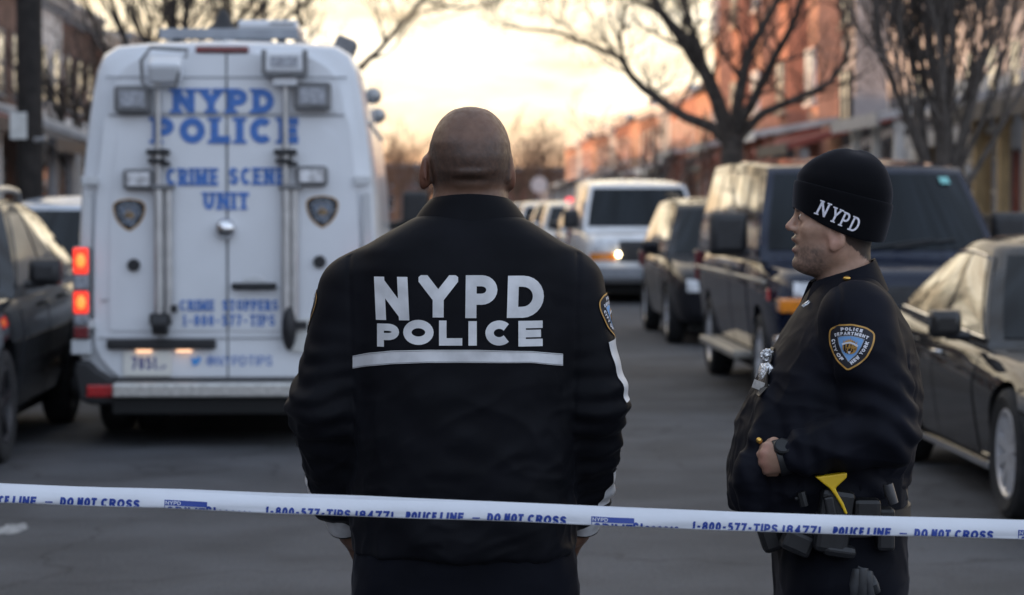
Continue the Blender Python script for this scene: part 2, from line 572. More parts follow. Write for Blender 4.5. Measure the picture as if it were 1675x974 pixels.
street_sheet('road', KL, KR, -40, 222, -.3, 0, M_asphalt)
street_sheet('road_crossing', -120, 120, 222, 231, -.3, -.001, M_asphalt)
street_sheet('kerb_right', KR, KR + .16, -40, 222, -.2, .13, M_kerb)
street_sheet('kerb_left', KL - .16, KL, -40, 222, -.2, .13, M_kerb)
street_sheet('pavement_right', KR + .16, 8.4, -40, 222, -.2, .126, M_walk)
street_sheet('pavement_left', -7.6, KL - .16, -40, 222, -.2, .126, M_walk)
street_sheet('yard_right', 8.4, 12.0, -40, 222, -.2, .11, M_ground)
street_sheet('yard_left', -10.5, -7.6, -40, 222, -.2, .11, M_ground)
# worn pale paint smear on the road
M_smear = mat('worn_paint', (0.30, 0.30, 0.30), 0.9, noise=(25, .4))
b = MB(); c0 = at(18, 869, 1.6 * FPX / (869 - 335))
b.add([(c0.x + (.075 + .02 * math.sin(3 * k)) * math.cos(k * .3307), c0.y + (.20 + .05 * math.sin(2.1 * k)) * math.sin(k * .3307), .004) for k in range(19)], [tuple(range(19))])
tag(b.build('road_marking', M_smear), kind='structure')


# ------------------------------------------------------------------ houses
def copy_tree(o, parent=None):
    c = o.copy(); col.objects.link(c)
    if parent: c.parent = parent
    for ch in [x for x in o.children]:
        copy_tree(ch, c)
    return c


_wcache = {}


def window_part(root, y, z, wd, h, trim, x=0.0):
    """window centred at y with its sill at z in the facade plane x; frame > pane, sill"""
    key = (round(wd, 2), round(h, 2), trim.name)
    if key not in _wcache:
        t = .07
        f = MB()
        f.span((-.025, -wd / 2, 0), (.10, -wd / 2 + t, h)); f.span((-.025, wd / 2 - t, 0), (.10, wd / 2, h))
        f.span((-.025, -wd / 2 + t, 0), (.10, wd / 2 - t, t)); f.span((-.025, -wd / 2 + t, h - t), (.10, wd / 2 - t, h))
        f.span((-.015, -wd / 2 + t, h / 2 - .03), (.09, wd / 2 - t, h / 2 + .03))
        p = MB(); p.span((.0, -wd / 2 + t, t), (.02, wd / 2 - t, h / 2 - .03)); p.span((-.012, -wd / 2 + t, h / 2 + .03), (.01, wd / 2 - t, h - t))
        s = MB(); s.span((-.08, -wd / 2 - .06, -.09), (.11, wd / 2 + .06, -.003))
        _wcache[key] = (f.mesh('window', trim), p.mesh('pane', M_pane), s.mesh('sill', trim))
    a, b_, c = _wcache[key]
    o = link('window', a, root, (x, y, z))
    link('pane', b_, o); link('sill', c, o)
    return o


def house(W, H, D, wallm, trim, rows, cols, porch=None, doorm=None, gable=False, cornice=True, bay=False, detail=True):
    root = empty('row_house', (0, 0, 0))
    ops = []; wins = []
    fh = (H - .5) / rows
    for r in range(rows):
        z0 = .9 + r * fh + (.25 if r == 0 else 0)
        hh = min(1.6, fh - 1.25)
        for c in range(cols):
            yc = W * (c + .5) / cols
            wd = min(1.0, W / cols * .55)
            if r == 0 and c == 0:
                ops.append((yc - .5, yc + .5, .55, 2.75)); wins.append(None)
            else:
                ops.append((yc - wd / 2, yc + wd / 2, z0, z0 + hh)); wins.append((yc, z0, wd, hh))
    ys = sorted({0, W} | {o[0] for o in ops} | {o[1] for o in ops})
    zs = sorted({0, H} | {o[2] for o in ops} | {o[3] for o in ops})
    m = MB()
    for i in range(len(ys) - 1):
        for j in range(len(zs) - 1):
            yc, zc = (ys[i] + ys[i + 1]) / 2, (zs[j] + zs[j + 1]) / 2
            if any(a < yc < b_ and c < zc < d for a, b_, c, d in ops): continue
            m.add([(0, ys[i], zs[j]), (0, ys[i + 1], zs[j]), (0, ys[i + 1], zs[j + 1]), (0, ys[i], zs[j + 1])], [(0, 3, 2, 1)])
    for a, b_, c, d in ops:
        dd = .16
        m.add([(0, a, c), (0, b_, c), (0, b_, d), (0, a, d), (dd, a, c), (dd, b_, c), (dd, b_, d), (dd, a, d)],
              [(0, 1, 5, 4), (1, 2, 6, 5), (2, 3, 7, 6), (3, 0, 4, 7), (4, 5, 6, 7)])
    m.add([(0, 0, 0), (D, 0, 0), (D, W, 0), (0, W, 0), (0, 0, H), (D, 0, H), (D, W, H), (0, W, H)],
          [(0, 1, 5, 4), (1, 2, 6, 5), (2, 3, 7, 6), (4, 5, 6, 7)])
    m.build('wall', wallm, root, fix=False)
    for wn in wins:
        if wn is None: continue
        window_part(root, wn[0], wn[1], wn[2], wn[3], trim)
    a, b_, c, d = ops[0]
    dm = MB(); dm.span((.06, a + .06, c + .02), (.11, b_ - .06, d - .06))
    dm.span((.045, a + .2, c + .3), (.062, b_ - .2, c + .9)); dm.span((.045, a + .2, c + 1.1), (.062, b_ - .2, d - .3))
    do = dm.build('door', doorm or M_dark_trim, root)
    if cornice:
        cm = MB()
        cm.span((-.28, -.02, H - .32), (.15, W + .02, H - .12)); cm.span((-.38, -.02, H - .117), (.15, W + .02, H + .06))
        k = int(W / .6)
        for i in range(k): cm.span((-.22, .2 + i * .6, H - .5), (-.003, .34 + i * .6, H - .323))
        cm.build('cornice', trim, root)
        rm = MB(); rm.span((.16, .05, H + .004), (D - .05, W - .05, H + .10)); rm.build('roof', M_roof, root)
    if gable:
        g = MB()
        g.prism([(-.35, H - .02), (D / 2, H + 2.0), (D + .35, H - .02), (D + .35, H + .10), (D / 2, H + 2.14), (-.35, H + .10)], 'Y', 0, W)
        # polygon is given in (x, z)
        ro = g.build('roof', M_roof, root)
        ch = MB(); ch.span((D / 2 - .3, W - 1.0, H + 1.6), (D / 2 + .3, W - .45, H + 2.9)); ch.build('chimney', M_brick4, ro)
    if bay:
        bm_ = MB(); z0, z1 = fh + .3, H - .6
        yb0, yb1 = W * .42, W * .92
        bm_.prism([(0, yb0), (-.75, yb0 + .55), (-.75, yb1 - .55), (0, yb1)], 'Z', z0, z1)
        bo = bm_.build('bay', wallm, root)
        for r in range(1, rows):
            zc = .9 + r * fh
            for yc in ((yb0 + yb1) / 2 - .42, (yb0 + yb1) / 2 + .42):
                wo = window_part(root, yc, zc, .62, min(1.6, fh - 1.2), trim, x=-.86)
            
    if porch:
        pd, pz, roofm, postm, npost, slope = porch[:6]
        fm = porch[6] if len(porch) > 6 else M_white_trim
        g_ = porch[7] if len(porch) > 7 else .02
        dk = MB(); dk.span((-pd, .15, .1), (-.004, W - .15, .55)); dk.build('porch', M_walk, root)
        sm = MB()
        for i in range(3): sm.span((-pd - .3 * (3 - i), .5, .1), (-pd - .3 * (2 - i), 1.9, .1 + .15 * (i + 1) - .005))
        sm.build('steps', M_kerb, root)
        pr = MB()
        pr.prism([(-pd - .35, pz), (-.004, pz + slope), (-.004, pz + slope + .18), (-pd - .35, pz + .16)], 'Y', g_, W - g_)
        pro = pr.build('porch_roof', roofm, root)
        fa = MB(); fa.span((-pd - .40, g_, pz - .10), (-pd - .353, W - g_, pz + .17)); fa.build('fascia', fm, pro)
        for i in range(npost):
            y = g_ + .33 + (W - 2 * g_ - .66) * i / max(1, npost - 1)
            q = MB(); q.span((-pd + .02, y - .09, .553), (-pd + .20, y + .09, pz + .06)); q.span((-pd - .01, y - .13, .555), (-pd + .23, y + .13, .70)); q.span((-pd - .01, y - .13, pz - .16), (-pd + .23, y + .13, pz - .02))
            q.build('post', postm, root)
        if detail:
            ra = MB(); ra.span((-pd + .08, 2.0, 1.38), (-pd + .14, W - .45, 1.44)); ra.span((-pd + .08, 2.0, .68), (-pd + .14, W - .45, .73))
            k = int((W - 2.5) / .14)
            for i in range(k): ra.span((-pd + .09, 2.05 + i * .14, .73), (-pd + .13, 2.09 + i * .14, 1.38))
            ra.build('railing', M_dark_trim if postm is not M_white_trim else M_white_trim, root)
    return root


def put_house(o, side, x, y, label, group=None):
    o.location = st(x, y)
    o.rotation_euler = (0, 0, TH + (math.pi if side == 'l' else 0))
    tag(o, label, 'house', group)


# right hand side, near: sided houses with deep porches
near_styles = [
    house(6.2, 7.6, 10, M_sid_tan, M_dark_trim, 2, 3, (2.6, 3.1, M_roof, M_tan_wood, 4, .9, M_dark_trim), M_dark_trim, gable=True, cornice=False),
    house(6.2, 8.2, 10, M_brick4, M_grey_trim, 2, 3, (2.2, 2.8, M_roof, M_tan_wood, 3, 1.2, M_grey_trim, .5), M_dark_trim),
    house(6.2, 8.6, 10, M_sid_grey, M_white_trim, 3, 3, (2.6, 3.3, M_roof_pale, M_white_trim, 3, .6, M_grey_trim, .3), M_roof_red),
    house(6.2, 8.4, 10, M_sid_white, M_grey_trim, 3, 2, (1.8, 2.7, M_roof, M_white_trim, 2, .9, M_white_trim, 1.2), M_dark_trim),
    house(6.2, 8.8, 10, M_sid_grey, M_dark_trim, 3, 2, (2.6, 3.0, M_roof_red, M_grey_trim, 3, .8, M_dark_trim, .4), M_dark_trim, bay=True),
]
near_lab = ['tan gabled house with brown wooden porch posts, nearest on the right',
            'dull brown brick house with tan porch posts beside the gabled tan house',
            'grey sided house with pale porch roof behind the upright twiggy tree',
            'white sided house between two grey houses behind the twiggy tree',
            'grey sided house with red porch roof next to the sunlit brick row']
for i, (o, l) in enumerate(zip(near_styles, near_lab)):
    put_house(o, 'r', 12.0, 36 + 6.25 * i, l, 'row houses along the right pavement')
# sunlit three-storey brick row
bs = [house(6.0, 11.6, 11, M_brick2, M_white_trim, 3, 3, (2.6, 3.5, M_roof_pale, M_brick, 3, .5, M_white_trim, .35), M_roof_red, bay=True),
      house(6.0, 11.4, 11, M_brick, M_sid_tan, 3, 3, (2.0, 2.9, M_roof_red, M_white_trim, 3, 1.0, M_dark_trim, .9), M_dark_trim, bay=True)]
ords = ['first', 'second', 'third', 'fourth', 'fifth', 'sixth']
for i in range(5):
    o = bs[i % 2] if i < 2 else copy_tree(bs[i % 2])
    put_house(o, 'r', 12.0, 67.3 + 6.05 * i, ('tall orange brick house with pale porch roof, %s of the sunlit row' if i % 2 == 0 else 'tall rust brick house with red porch roof, %s of the sunlit row') % ords[i], 'tall sunlit brick row houses on the right')
# lower row running away on the right
fs_ = [house(6.0, 6.9, 9, M_brick3, M_white_trim, 2, 2, (2.4, 3.0, M_roof, M_white_trim, 2, .6, M_dark_trim, .5), detail=False),
       house(6.0, 6.7, 9, M_sid_grey, M_white_trim, 2, 2, (1.8, 3.1, M_roof_pale, M_grey_trim, 2, .6, M_grey_trim, .4), detail=False),
       house(6.0, 7.0, 9, M_brick, M_white_trim, 2, 2, (2.4, 2.8, M_roof_red, M_white_trim, 2, .7, M_dark_trim, .8), detail=False),
       house(6.0, 6.6, 9, M_brick2, M_sid_tan, 2, 2, (2.4, 3.0, M_roof, M_white_trim, 2, .6), detail=False, gable=True, cornice=False)]
fl = ['brown brick low row house with dark porch roof, far along the right side', 'grey low row house with pale porch roof, far along the right side',
      'rust brick low row house with red porch roof, far along the right side', 'orange brick gabled row house, far along the right side']
for i in range(20):
    k = (i * 7 + i // 3) % 4
    o = copy_tree(fs_[k])
    put_house(o, 'r', 12.0, 97.8 + 6.02 * i, fl[k], 'far ' + fl[k].split(',')[0].replace('low ', '') + 's on the right')
for o in fs_:
    for ch in list(o.children_recursive): bpy.data.objects.remove(ch)
    bpy.data.objects.remove(o)
# left row, with unseen houses added to block the low sun
ls_ = [house(6.6, 7.3, 10, M_brick4, M_grey_trim, 2, 3, (2.4, 3.0, M_roof_pale, M_white_trim, 3, .9)),
       house(6.6, 7.0, 10, M_brick3, M_white_trim, 2, 3, (2.4, 2.8, M_roof, M_grey_trim, 3, 1.0, M_dark_trim, .5)),
       house(6.6, 7.4, 10, M_sid_white, M_grey_trim, 2, 3, (2.4, 3.0, M_roof_pale, M_white_trim, 3, .9)),
       house(6.6, 7.2, 10, M_brick3, M_dark_trim, 2, 2, (2.0, 3.1, M_roof_red, M_white_trim, 3, .9, M_dark_trim, .9))]
ll = ['dull brick house with pale porch roof', 'brown brick house with dark porch roof', 'white house with pale porch roof', 'brown brick house with red porch roof']
seen = {0: 0, 1: 0, 2: 0, 3: 0}
n = 0
for i in range(37):
    y = -30 + 6.62 * i
    k = [0, 2, 0, 1, 2, 3, 1][i % 7]
    o = copy_tree(ls_[k])
    vis = 58 < y < 100
    lab = ll[k] + (', %s past the pole on the left' % ['first', 'second', 'third', 'fourth', 'fifth', 'sixth', 'seventh', 'eighth'][n] if vis else ' out of view on the left, blocking the low sun')
    if vis: n += 1
    put_house(o, 'l', -10.5, y, lab, 'row houses along the left pavement' if vis else 'left row houses, ' + ll[k])
for o in ls_:
    for ch in list(o.children_recursive): bpy.data.objects.remove(ch)
    bpy.data.objects.remove(o)
# building across the end of the street
def end_block(x, W, H, m, lab):
    o = house(W, H, 12, m, M_grey_trim, 2, int(W / 2.6), None)
    o.name = 'apartment_building'
    o.location = st(x + W, 240); o.rotation_euler = (0, 0, TH + math.pi / 2)
    tag(o, lab, 'building')
end_block(-24, 24, 5.6, M_brick4, 'dark low building across the street end, left of the bald head')
end_block(.3, 22, 5.2, M_brick3, 'brown low building across the street end, behind the round sign')


# ------------------------------------------------------------------ trees
class Tree:
    def __init__(self, seed):
        self.r = random.Random(seed); self.trunk = MB(); self.crown = MB(); self.n = 0

    def limb(self, pts, r0, r1, mb=None, n=8):
        k = len(pts)
        (mb or self.trunk).tube(pts, [r0 + (r1 - r0) * (i / (k - 1)) ** .9 for i in range(k)], n)

    def grow(self, p, d, length, rad, depth, up=.15, spread=.7, kids=4, rmin=.004):
        r = self.r
        k = 5 if depth > 1 else 4
        pts = [Vector(p)]; d = Vector(d).normalized()
        for i in range(k):
            d = (d + Vector((r.uniform(-1, 1), r.uniform(-1, 1), r.uniform(-1, 1))) * .22 + Vector((0, 0, up * .35))).normalized()
            pts.append(pts[-1] + d * length / k)
        tip = max(rmin, rad * .35)
        self.limb(pts, rad, tip, self.crown, 6 if rad > .03 else (4 if rad > .012 else 3))
        self.n += 1
        if depth <= 0: return
        for j in range(kids):
            t = .25 + .75 * (j + r.random() * .8) / kids
            f = min(t, .999) * k; i = int(f)
            q = pts[i].lerp(pts[i + 1], f - i)
            ax = (pts[i + 1] - pts[i]).normalized()
            o = Vector((r.uniform(-1, 1), r.uniform(-1, 1), r.uniform(-.6, 1)))
            o = (o - ax * o.dot(ax))
            o = o.normalized() if o.length > 1e-3 else ax.orthogonal()
            nd = ax * (1 - spread * .6) + o * spread + Vector((0, 0, up))
            rr = max(rmin, rad * (1 - .65 * t) * .62)
            self.grow(q, nd, length * r.uniform(.45, .75) * (1.1 - .35 * t), rr, depth - 1, up, spread, kids, rmin)

    def done(self, label, base, m=None, group=None, name='bare_tree'):
        root = empty(name, base, 0, label, 'tree', group)
        if self.trunk.v: self.trunk.build('trunk', m or M_bark, root, smooth=60, fix=False, org=base)
        self.crown.build('crown', m or M_bark, root, fix=False, org=base)
        return root


def along(pts, t):
    f = t * (len(pts) - 1); i = min(int(f), len(pts) - 2)
    return pts[i].lerp(pts[i + 1], f - i), (pts[i + 1] - pts[i]).normalized()


def smooth_path(P, n=4):
    out = []
    for i in range(len(P) - 1):
        p0, p1, p2, p3 = P[max(i - 1, 0)], P[i], P[i + 1], P[min(i + 2, len(P) - 1)]
        for k in range(n):
            t = k / n
            out.append(.5 * ((2 * p1) + (p2 - p0) * t + (2 * p0 - 5 * p1 + 4 * p2 - p3) * t * t + (3 * p1 - p0 - 3 * p2 + p3) * t ** 3))
    out.append(P[-1]); return out


def big_tree(seed, base, trunk_px, limbs, Y, r_trunk, label, kids=(9, 4), twig=(1.3, .018), m=None, wander=.6, group=None, rmin=.005, depth=2):
    """limbs: [(pixel path, radius at start, radius at end, depth offset of the tip)]"""
    T = Tree(seed)
    tp = [base] + [at(x, y, Y) for x, y in trunk_px]
    T.limb(smooth_path(tp), r_trunk * 1.25, r_trunk * .9, n=12)
    for path, ra, rb, dy in limbs:
        n_ = len(path)
        P = [at(x, y, Y + dy * (i / (n_ - 1))) for i, (x, y) in enumerate(path)]
        P = smooth_path(P)
        P = [p + Vector((T.r.uniform(-1, 1), T.r.uniform(-1, 1), T.r.uniform(-1, 1))) * .03 * wander for p in P]
        T.limb(P, ra, rb, n=8)
        for j in range(kids[0]):
            t = .22 + .78 * (j + T.r.random()) / kids[0]
            p, ax = along(P, min(t, .999))
            o = Vector((T.r.uniform(-1, 1), T.r.uniform(-1, 1), T.r.uniform(-.3, 1))).normalized()
            T.grow(p, ax * .5 + o, twig[0] * T.r.uniform(.6, 1.3), max(rmin * 1.5, (ra + (rb - ra) * t) * .38), depth, .18, .75, kids[1], rmin)
    return T.done(label, base, m, group)


# large forked tree on the right pavement
Yt = 43.0
bt = at(1200, 335, Yt); bt.z = .12
big_tree(3, bt, [(1199, 335), (1198, 270), (1200, 222)], [
    ([(1192, 232), (1165, 210), (1110, 186), (1060, 150), (1030, 122), (1008, 92), (960, 72), (900, 52), (820, 44)], .12, .02, 2.0),
    ([(1193, 228), (1178, 180), (1155, 120), (1125, 70), (1085, 25), (1060, -20), (1040, -70)], .16, .05, -1.5),
    ([(1160, 130), (1140, 70), (1122, 20), (1105, -40)], .09, .03, 1.5),
    ([(1200, 228), (1208, 170), (1222, 100), (1250, 40), (1285, -30), (1300, -80)], .13, .04, 1.0),
    ([(1206, 215), (1235, 160), (1262, 105), (1292, 50), (1312, 0), (1330, -60)], .11, .04, -2.0),
    ([(1210, 225), (1250, 185), (1300, 162), (1350, 140), (1380, 100), (1382, 40), (1365, -20)], .10, .03, 1.0),
    ([(1030, 122), (1016, 70), (1022, 20), (1015, -40)], .04, .015, -1.0),
    ([(1085, 25), (1040, 0), (980, -30)], .05, .02, 1.0),
], Yt, .21, 'large bare tree forking low over the right pavement', kids=(13, 4), twig=(1.25, .02), depth=2, rmin=.006)

# upright twiggy tree nearer on the right
Y2 = 26.5
b2 = at(1540, 335, Y2); b2.z = .12
T = Tree(11)
top = at(1540, 268, Y2)
T.limb(smooth_path([b2, at(1541, 310, Y2), top]), .19, .15, n=12)
for j in range(26):
    a = 2 * math.pi * j / 26 * 4.1
    sp = .10 + .48 * (j / 26)
    d = Vector((math.cos(a) * sp, math.sin(a) * sp, 1))
    T.grow(top + Vector((math.cos(a) * .06, math.sin(a) * .06, -.25 - .35 * T.r.random())), d, T.r.uniform(2.4, 3.4), T.r.uniform(.022, .045), 3, .28, .46, 5, .004)
T.done('dense upright bare tree with many thin branches on the right pavement', b2, M_bark_pale)

# tree behind the police van
Y3 = 75.0
b3 = at(440, 335, Y3); b3.z = .12
big_tree(5, b3, [(440, 335), (438, 240), (445, 190)], [
    ([(445, 200), (500, 165), (560, 135), (605, 96), (645, 55), (690, 0), (720, -50)], .15, .05, -2),
    ([(605, 96), (640, 84), (690, 20), (790, 10), (830, -6)], .05, .02, 2),
    ([(445, 195), (470, 120), (490, 50), (487, 0), (500, -60)], .14, .05, 1),
    ([(440, 195), (435, 100), (432, 20), (440, -60)], .14, .05, 2),
    ([(440, 195), (400, 100), (378, 30), (370, -40)], .12, .04, -2),
    ([(438, 200), (370, 110), (320, 60), (280, 20), (250, -40)], .12, .04, 2),
    ([(690, 0), (760, 14), (830, 0)], .05, .02, 1),
], Y3, .24, 'bare tree whose branches rise behind the police van roof', kids=(12, 4), twig=(1.7, .02), rmin=.007)


def plain_tree(seed, px, Y, h, r, label, group=None, m=None, kids=4, spread=.6, depth=4, zb=.12, rmin=.008, first=.25, up=.2, nl=8):
    T = Tree(seed)
    b = at(px, 335, Y); b.z = zb
    p1 = b + Vector((T.r.uniform(-.1, .1), 0, h * first))
    T.limb([b, b.lerp(p1, .5), p1], r * 1.2, r * .85, n=9)
    for j in range(nl):
        a = 2.4 * j + T.r.random()
        s_ = T.r.uniform(.25, .85)
        T.grow(p1 + Vector((0, 0, -.1 * j * r)), Vector((math.cos(a) * s_, math.sin(a) * s_, 1)), h * T.r.uniform(.4, .6), r * T.r.uniform(.35, .55), depth - 1, up, spread, kids, rmin)
    return T.done(label, b, m, group)


plain_tree(21, 150, 60, 6.8, .22, 'dark bare tree between the utility pole and the police van', kids=4, nl=8, rmin=.009)
plain_tree(22, 232, 72, 6.4, .20, 'dark bare tree just left of the police van roof', kids=4, nl=9, rmin=.010)
plain_tree(27, 95, 74, 6.6, .20, 'dark bare tree close behind the utility pole', kids=4, nl=7, rmin=.009)
plain_tree(29, 288, 54, 11.5, .22, 'tall bare tree hidden behind the police van but for its top twigs', kids=4, nl=12, rmin=.007)
plain_tree(23, 1062, 62, 4.6, .10, 'small slender bare tree in front of the low grey houses', m=M_bark_pale, kids=4, nl=8, rmin=.006)
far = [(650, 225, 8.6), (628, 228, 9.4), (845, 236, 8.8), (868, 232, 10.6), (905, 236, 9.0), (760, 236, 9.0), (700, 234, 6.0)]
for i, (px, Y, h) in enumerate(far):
    plain_tree(40 + i, px, Y, h, .26, 'bare tree blurred at the far end of the street', 'bare trees at the far end of the street', m=M_bark_haze, kids=3, nl=8, depth=4, rmin=.016)

# ------------------------------------------------------------------ utility pole and signs
bp = at(50, 335, 31.3); bp.z = .1
up_ = empty('utility_pole', bp, 0, 'thick dark wooden utility pole on the left pavement with a pale notice', 'pole')
b = MB(); b.tube([(0, 0, 0), (0, 0, 4), (.02, 0, 10.5)], [.175, .168, .15], 16); b.build('post', M_wood_dark, up_, smooth=60)
b = MB(); b.span((-.21, -.24, 2.34), (.0, -.19, 2.68)); b.build('notice', mat('notice_paper', (.62, .62, .60), .7, noise=(8, .1)), up_, bev=.004)
b = MB(); b.tube([(.10, -.17, 2.33), (.20, -.24, 2.33), (.26, -.24, 2.35)], .035, 8); b.build('bracket', M_galv, up_, smooth=True)
b = MB(); b.span((-1.2, -.06, 9.4), (1.2, .06, 9.52)); b.build('crossarm', M_wood_dark, up_)

bs_ = at(882, 335, 117); bs_.z = .12
so = empty('stop_sign', bs_, 0, 'pale octagonal street sign seen from behind, far up the street', 'street sign')
b = MB(); b.prism([(.42 * math.cos(R(22.5 + 45 * k)), 2.43 + .42 * math.sin(R(22.5 + 45 * k))) for k in range(8)], 'Y', -.004, .004)
b.build('sign_plate', mat('sign_back', (.75, .66, .62), .5, noise=(4, .08)), so)
b = MB(); b.tube([(0, .035, 0), (0, .035, 2.9)], .03, 8); b.build('post', M_galv, so)
# ------------------------------------------------------------------ vehicle materials
M_tyre = mat('tyre_rubber', (0.018, 0.018, 0.019), 0.85, noise=(20, .3))
M_rim = mat('alloy_rim', (0.58, 0.58, 0.60), 0.32, metal=.35, spec=.8, coat=.5, noise=(8, .12))
M_glass = mat('tinted_glass', (0.012, 0.014, 0.016), 0.03, spec=0.9, coat=.6)
M_wind = mat('windscreen_glass', (0.010, 0.013, 0.016), 0.05, spec=0.18)
M_black_trim = mat('black_plastic', (0.016, 0.016, 0.018), 0.5, noise=(15, .2))
M_chrome = mat('chrome', (0.75, 0.75, 0.76), 0.12, metal=1.0)
M_under = mat('underbody', (0.012, 0.012, 0.012), 0.9)
M_lamp = mat('lamp_clear', (0.55, 0.56, 0.58), 0.10, spec=.9, coat=1.0, noise=(18, .4))
M_lamp_lit = mat('lamp_lit_warm', (0.9, 0.8, 0.6), 0.2, emit=((1.0, .82, .5), 14.0))
M_amber = mat('lamp_amber', (0.75, 0.24, 0.02), 0.15, spec=.8, coat=1.0, noise=(30, .2))
M_red = mat('lamp_red', (0.50, 0.012, 0.015), 0.18, spec=.7, coat=.8, noise=(30, .2))
M_red_dark = mat('lamp_dark_red', (0.16, 0.010, 0.014), 0.2, spec=.6, coat=.6, noise=(30, .2))
M_red_lit = mat('lamp_red_lit', (0.6, 0.03, 0.015), 0.2, emit=((1.0, .045, .022), 1.15))
M_plate = mat('plate_white', (0.70, 0.69, 0.64), 0.45)
M_int = mat('car_interior', (0.03, 0.03, 0.032), 0.9)


def paint(name, c, metal=.35, rough=.28):
    m = mat(name, c, .5, metal=0.0, spec=.0, coat=.85, noise=(3.0, .10))
    m.node_tree.nodes['Principled BSDF'].inputs['Coat Roughness'].default_value = .03
    return m


def shell(g, off, skirt, out):
    """grid of surface points pushed outwards by off along out(p), with a skirt going back in by skirt"""
    n, m = len(g), len(g[0])
    mb = MB()
    top = [[p + out(p) * off for p in r] for r in g]
    mb.grid(top)
    rim = [(0, j) for j in range(m)] + [(i, m - 1) for i in range(1, n)] + [(n - 1, j) for j in range(m - 2, -1, -1)] + [(i, 0) for i in range(n - 2, 0, -1)]
    a = [top[i][j] for i, j in rim]; b = [top[i][j] - out(g[i][j]) * skirt for i, j in rim]
    k = len(rim)
    mb.add(a + b, [(i, (i + 1) % k, k + (i + 1) % k, k + i) for i in range(k)])
    return mb


_wheel_cache = {}


def wheel(parent, x, y, r, width, side, spokes=10, rimm=None, name='wheel'):
    key = (round(r, 3), width, spokes, (rimm or M_rim).name)
    if key not in _wheel_cache:
        t = MB(); h = width / 2; ri = r * .68
        t.lathe([(ri, -h * .8), (r * .86, -h), (r * .97, -h * .82), (r, -h * .5), (r, h * .5), (r * .97, h * .82), (r * .86, h), (ri, h * .8)], axis='X', n=40, cap=False)
        q = MB()
        q.lathe([(ri + .004, -h * .7), (ri + .004, h * .80), (ri - .012, h * .83), (ri - .03, h * .70), (ri - .04, -h * .2)], axis='X', n=40, cap=False)
        q.lathe([(.001, h * .66), (.035, h * .66), (.055, h * .60), (.06, h * .2)], axis='X', n=20)
        for k in range(spokes):
            a = 2 * math.pi * k / spokes
            rot = Matrix.Rotation(a, 3, 'X')
            vs = [rot @ Vector((h * xx, yy, zz)) for xx, yy, zz in ((.62, -.022, .04), (.62, .022, .04), (.76, .026, ri - .02), (.76, -.026, ri - .02), (.3, -.022, .04), (.3, .022, .04), (.4, .026, ri - .02), (.4, -.026, ri - .02))]
            q.add(vs, [(0, 1, 2, 3), (4, 7, 6, 5), (0, 4, 5, 1), (1, 5, 6, 2), (2, 6, 7, 3), (3, 7, 4, 0)])
        d = MB(); d.lathe([(.001, -h * .1), (r * .45, -h * .1), (r * .45, -h * .2), (.001, -h * .2)], axis='X', n=24)
        q.add(d.v, d.f)
        _wheel_cache[key] = (t.mesh('tyre', M_tyre, 45), q.mesh('rim', rimm or M_rim, 35))
    o = empty(name, (x, y, r))
    o.parent = parent
    o.rotation_euler = (0, 0, 0 if side > 0 else math.pi)
    link('tyre', _wheel_cache[key][0], o); link('rim', _wheel_cache[key][1], o)
    return o


def cutter(y, x0, x1, r):
    mb = MB(); mb.lathe([(r, x0), (r, x1)], (0, y, r * .93), 'X', 36)
    return mb


def solid_body(stations, arches, m, name, parent, xin=.42):
    """stations: (y, z_under, z_top, half width); arches: (y, radius)"""
    W = max(s[3] for s in stations)
    rs = []
    for y, zb, zt, hw in stations:
        zm = zb + (zt - zb) * .60
        half = [(0, zb), (.78 * hw, zb), (.925 * hw, zb + .04), (.955 * hw, zb + .12 * (zt - zb) + .04), (1.0 * hw, zm), (1.0 * hw, zb + .70 * (zt - zb)),
                (.972 * hw, zt - .10 * min(1, (zt - zb) / .5)), (.925 * hw, zt - .03), (.82 * hw, zt - .004), (.4 * hw, zt + .018), (0, zt + .024)]
        ring = half + [(-x, z) for x, z in half[-2:0:-1]]
        rs.append([(x, y, z) for x, z in ring])
    mb = MB(); mb.rings(rs)
    o = mb.build(name, m, parent, smooth=True)
    ss = o.modifiers.new('s', 'SUBSURF'); ss.levels = 1; ss.render_levels = 1
    cs = []
    for y, r in arches:
        for sg in (-1, 1):
            c = cutter(y, sg * (W - .30), sg * (W + .4), r).build('cut', M_under)
            cs.append(c)
            bo = o.modifiers.new('b', 'BOOLEAN'); bo.object = c; bo.operation = 'DIFFERENCE'; bo.solver = 'EXACT'
            c.parent = parent
    bpy.context.view_layer.update()
    dg = bpy.context.evaluated_depsgraph_get()
    me = bpy.data.meshes.new_from_object(o.evaluated_get(dg))
    o.modifiers.clear()
    o.data = me
    me.polygons.foreach_set('use_smooth', [True] * len(me.polygons))
    me.set_sharp_from_angle(angle=R(38))
    me.materials.clear(); me.materials.append(m)
    for c in cs: bpy.data.objects.remove(c)
    return o


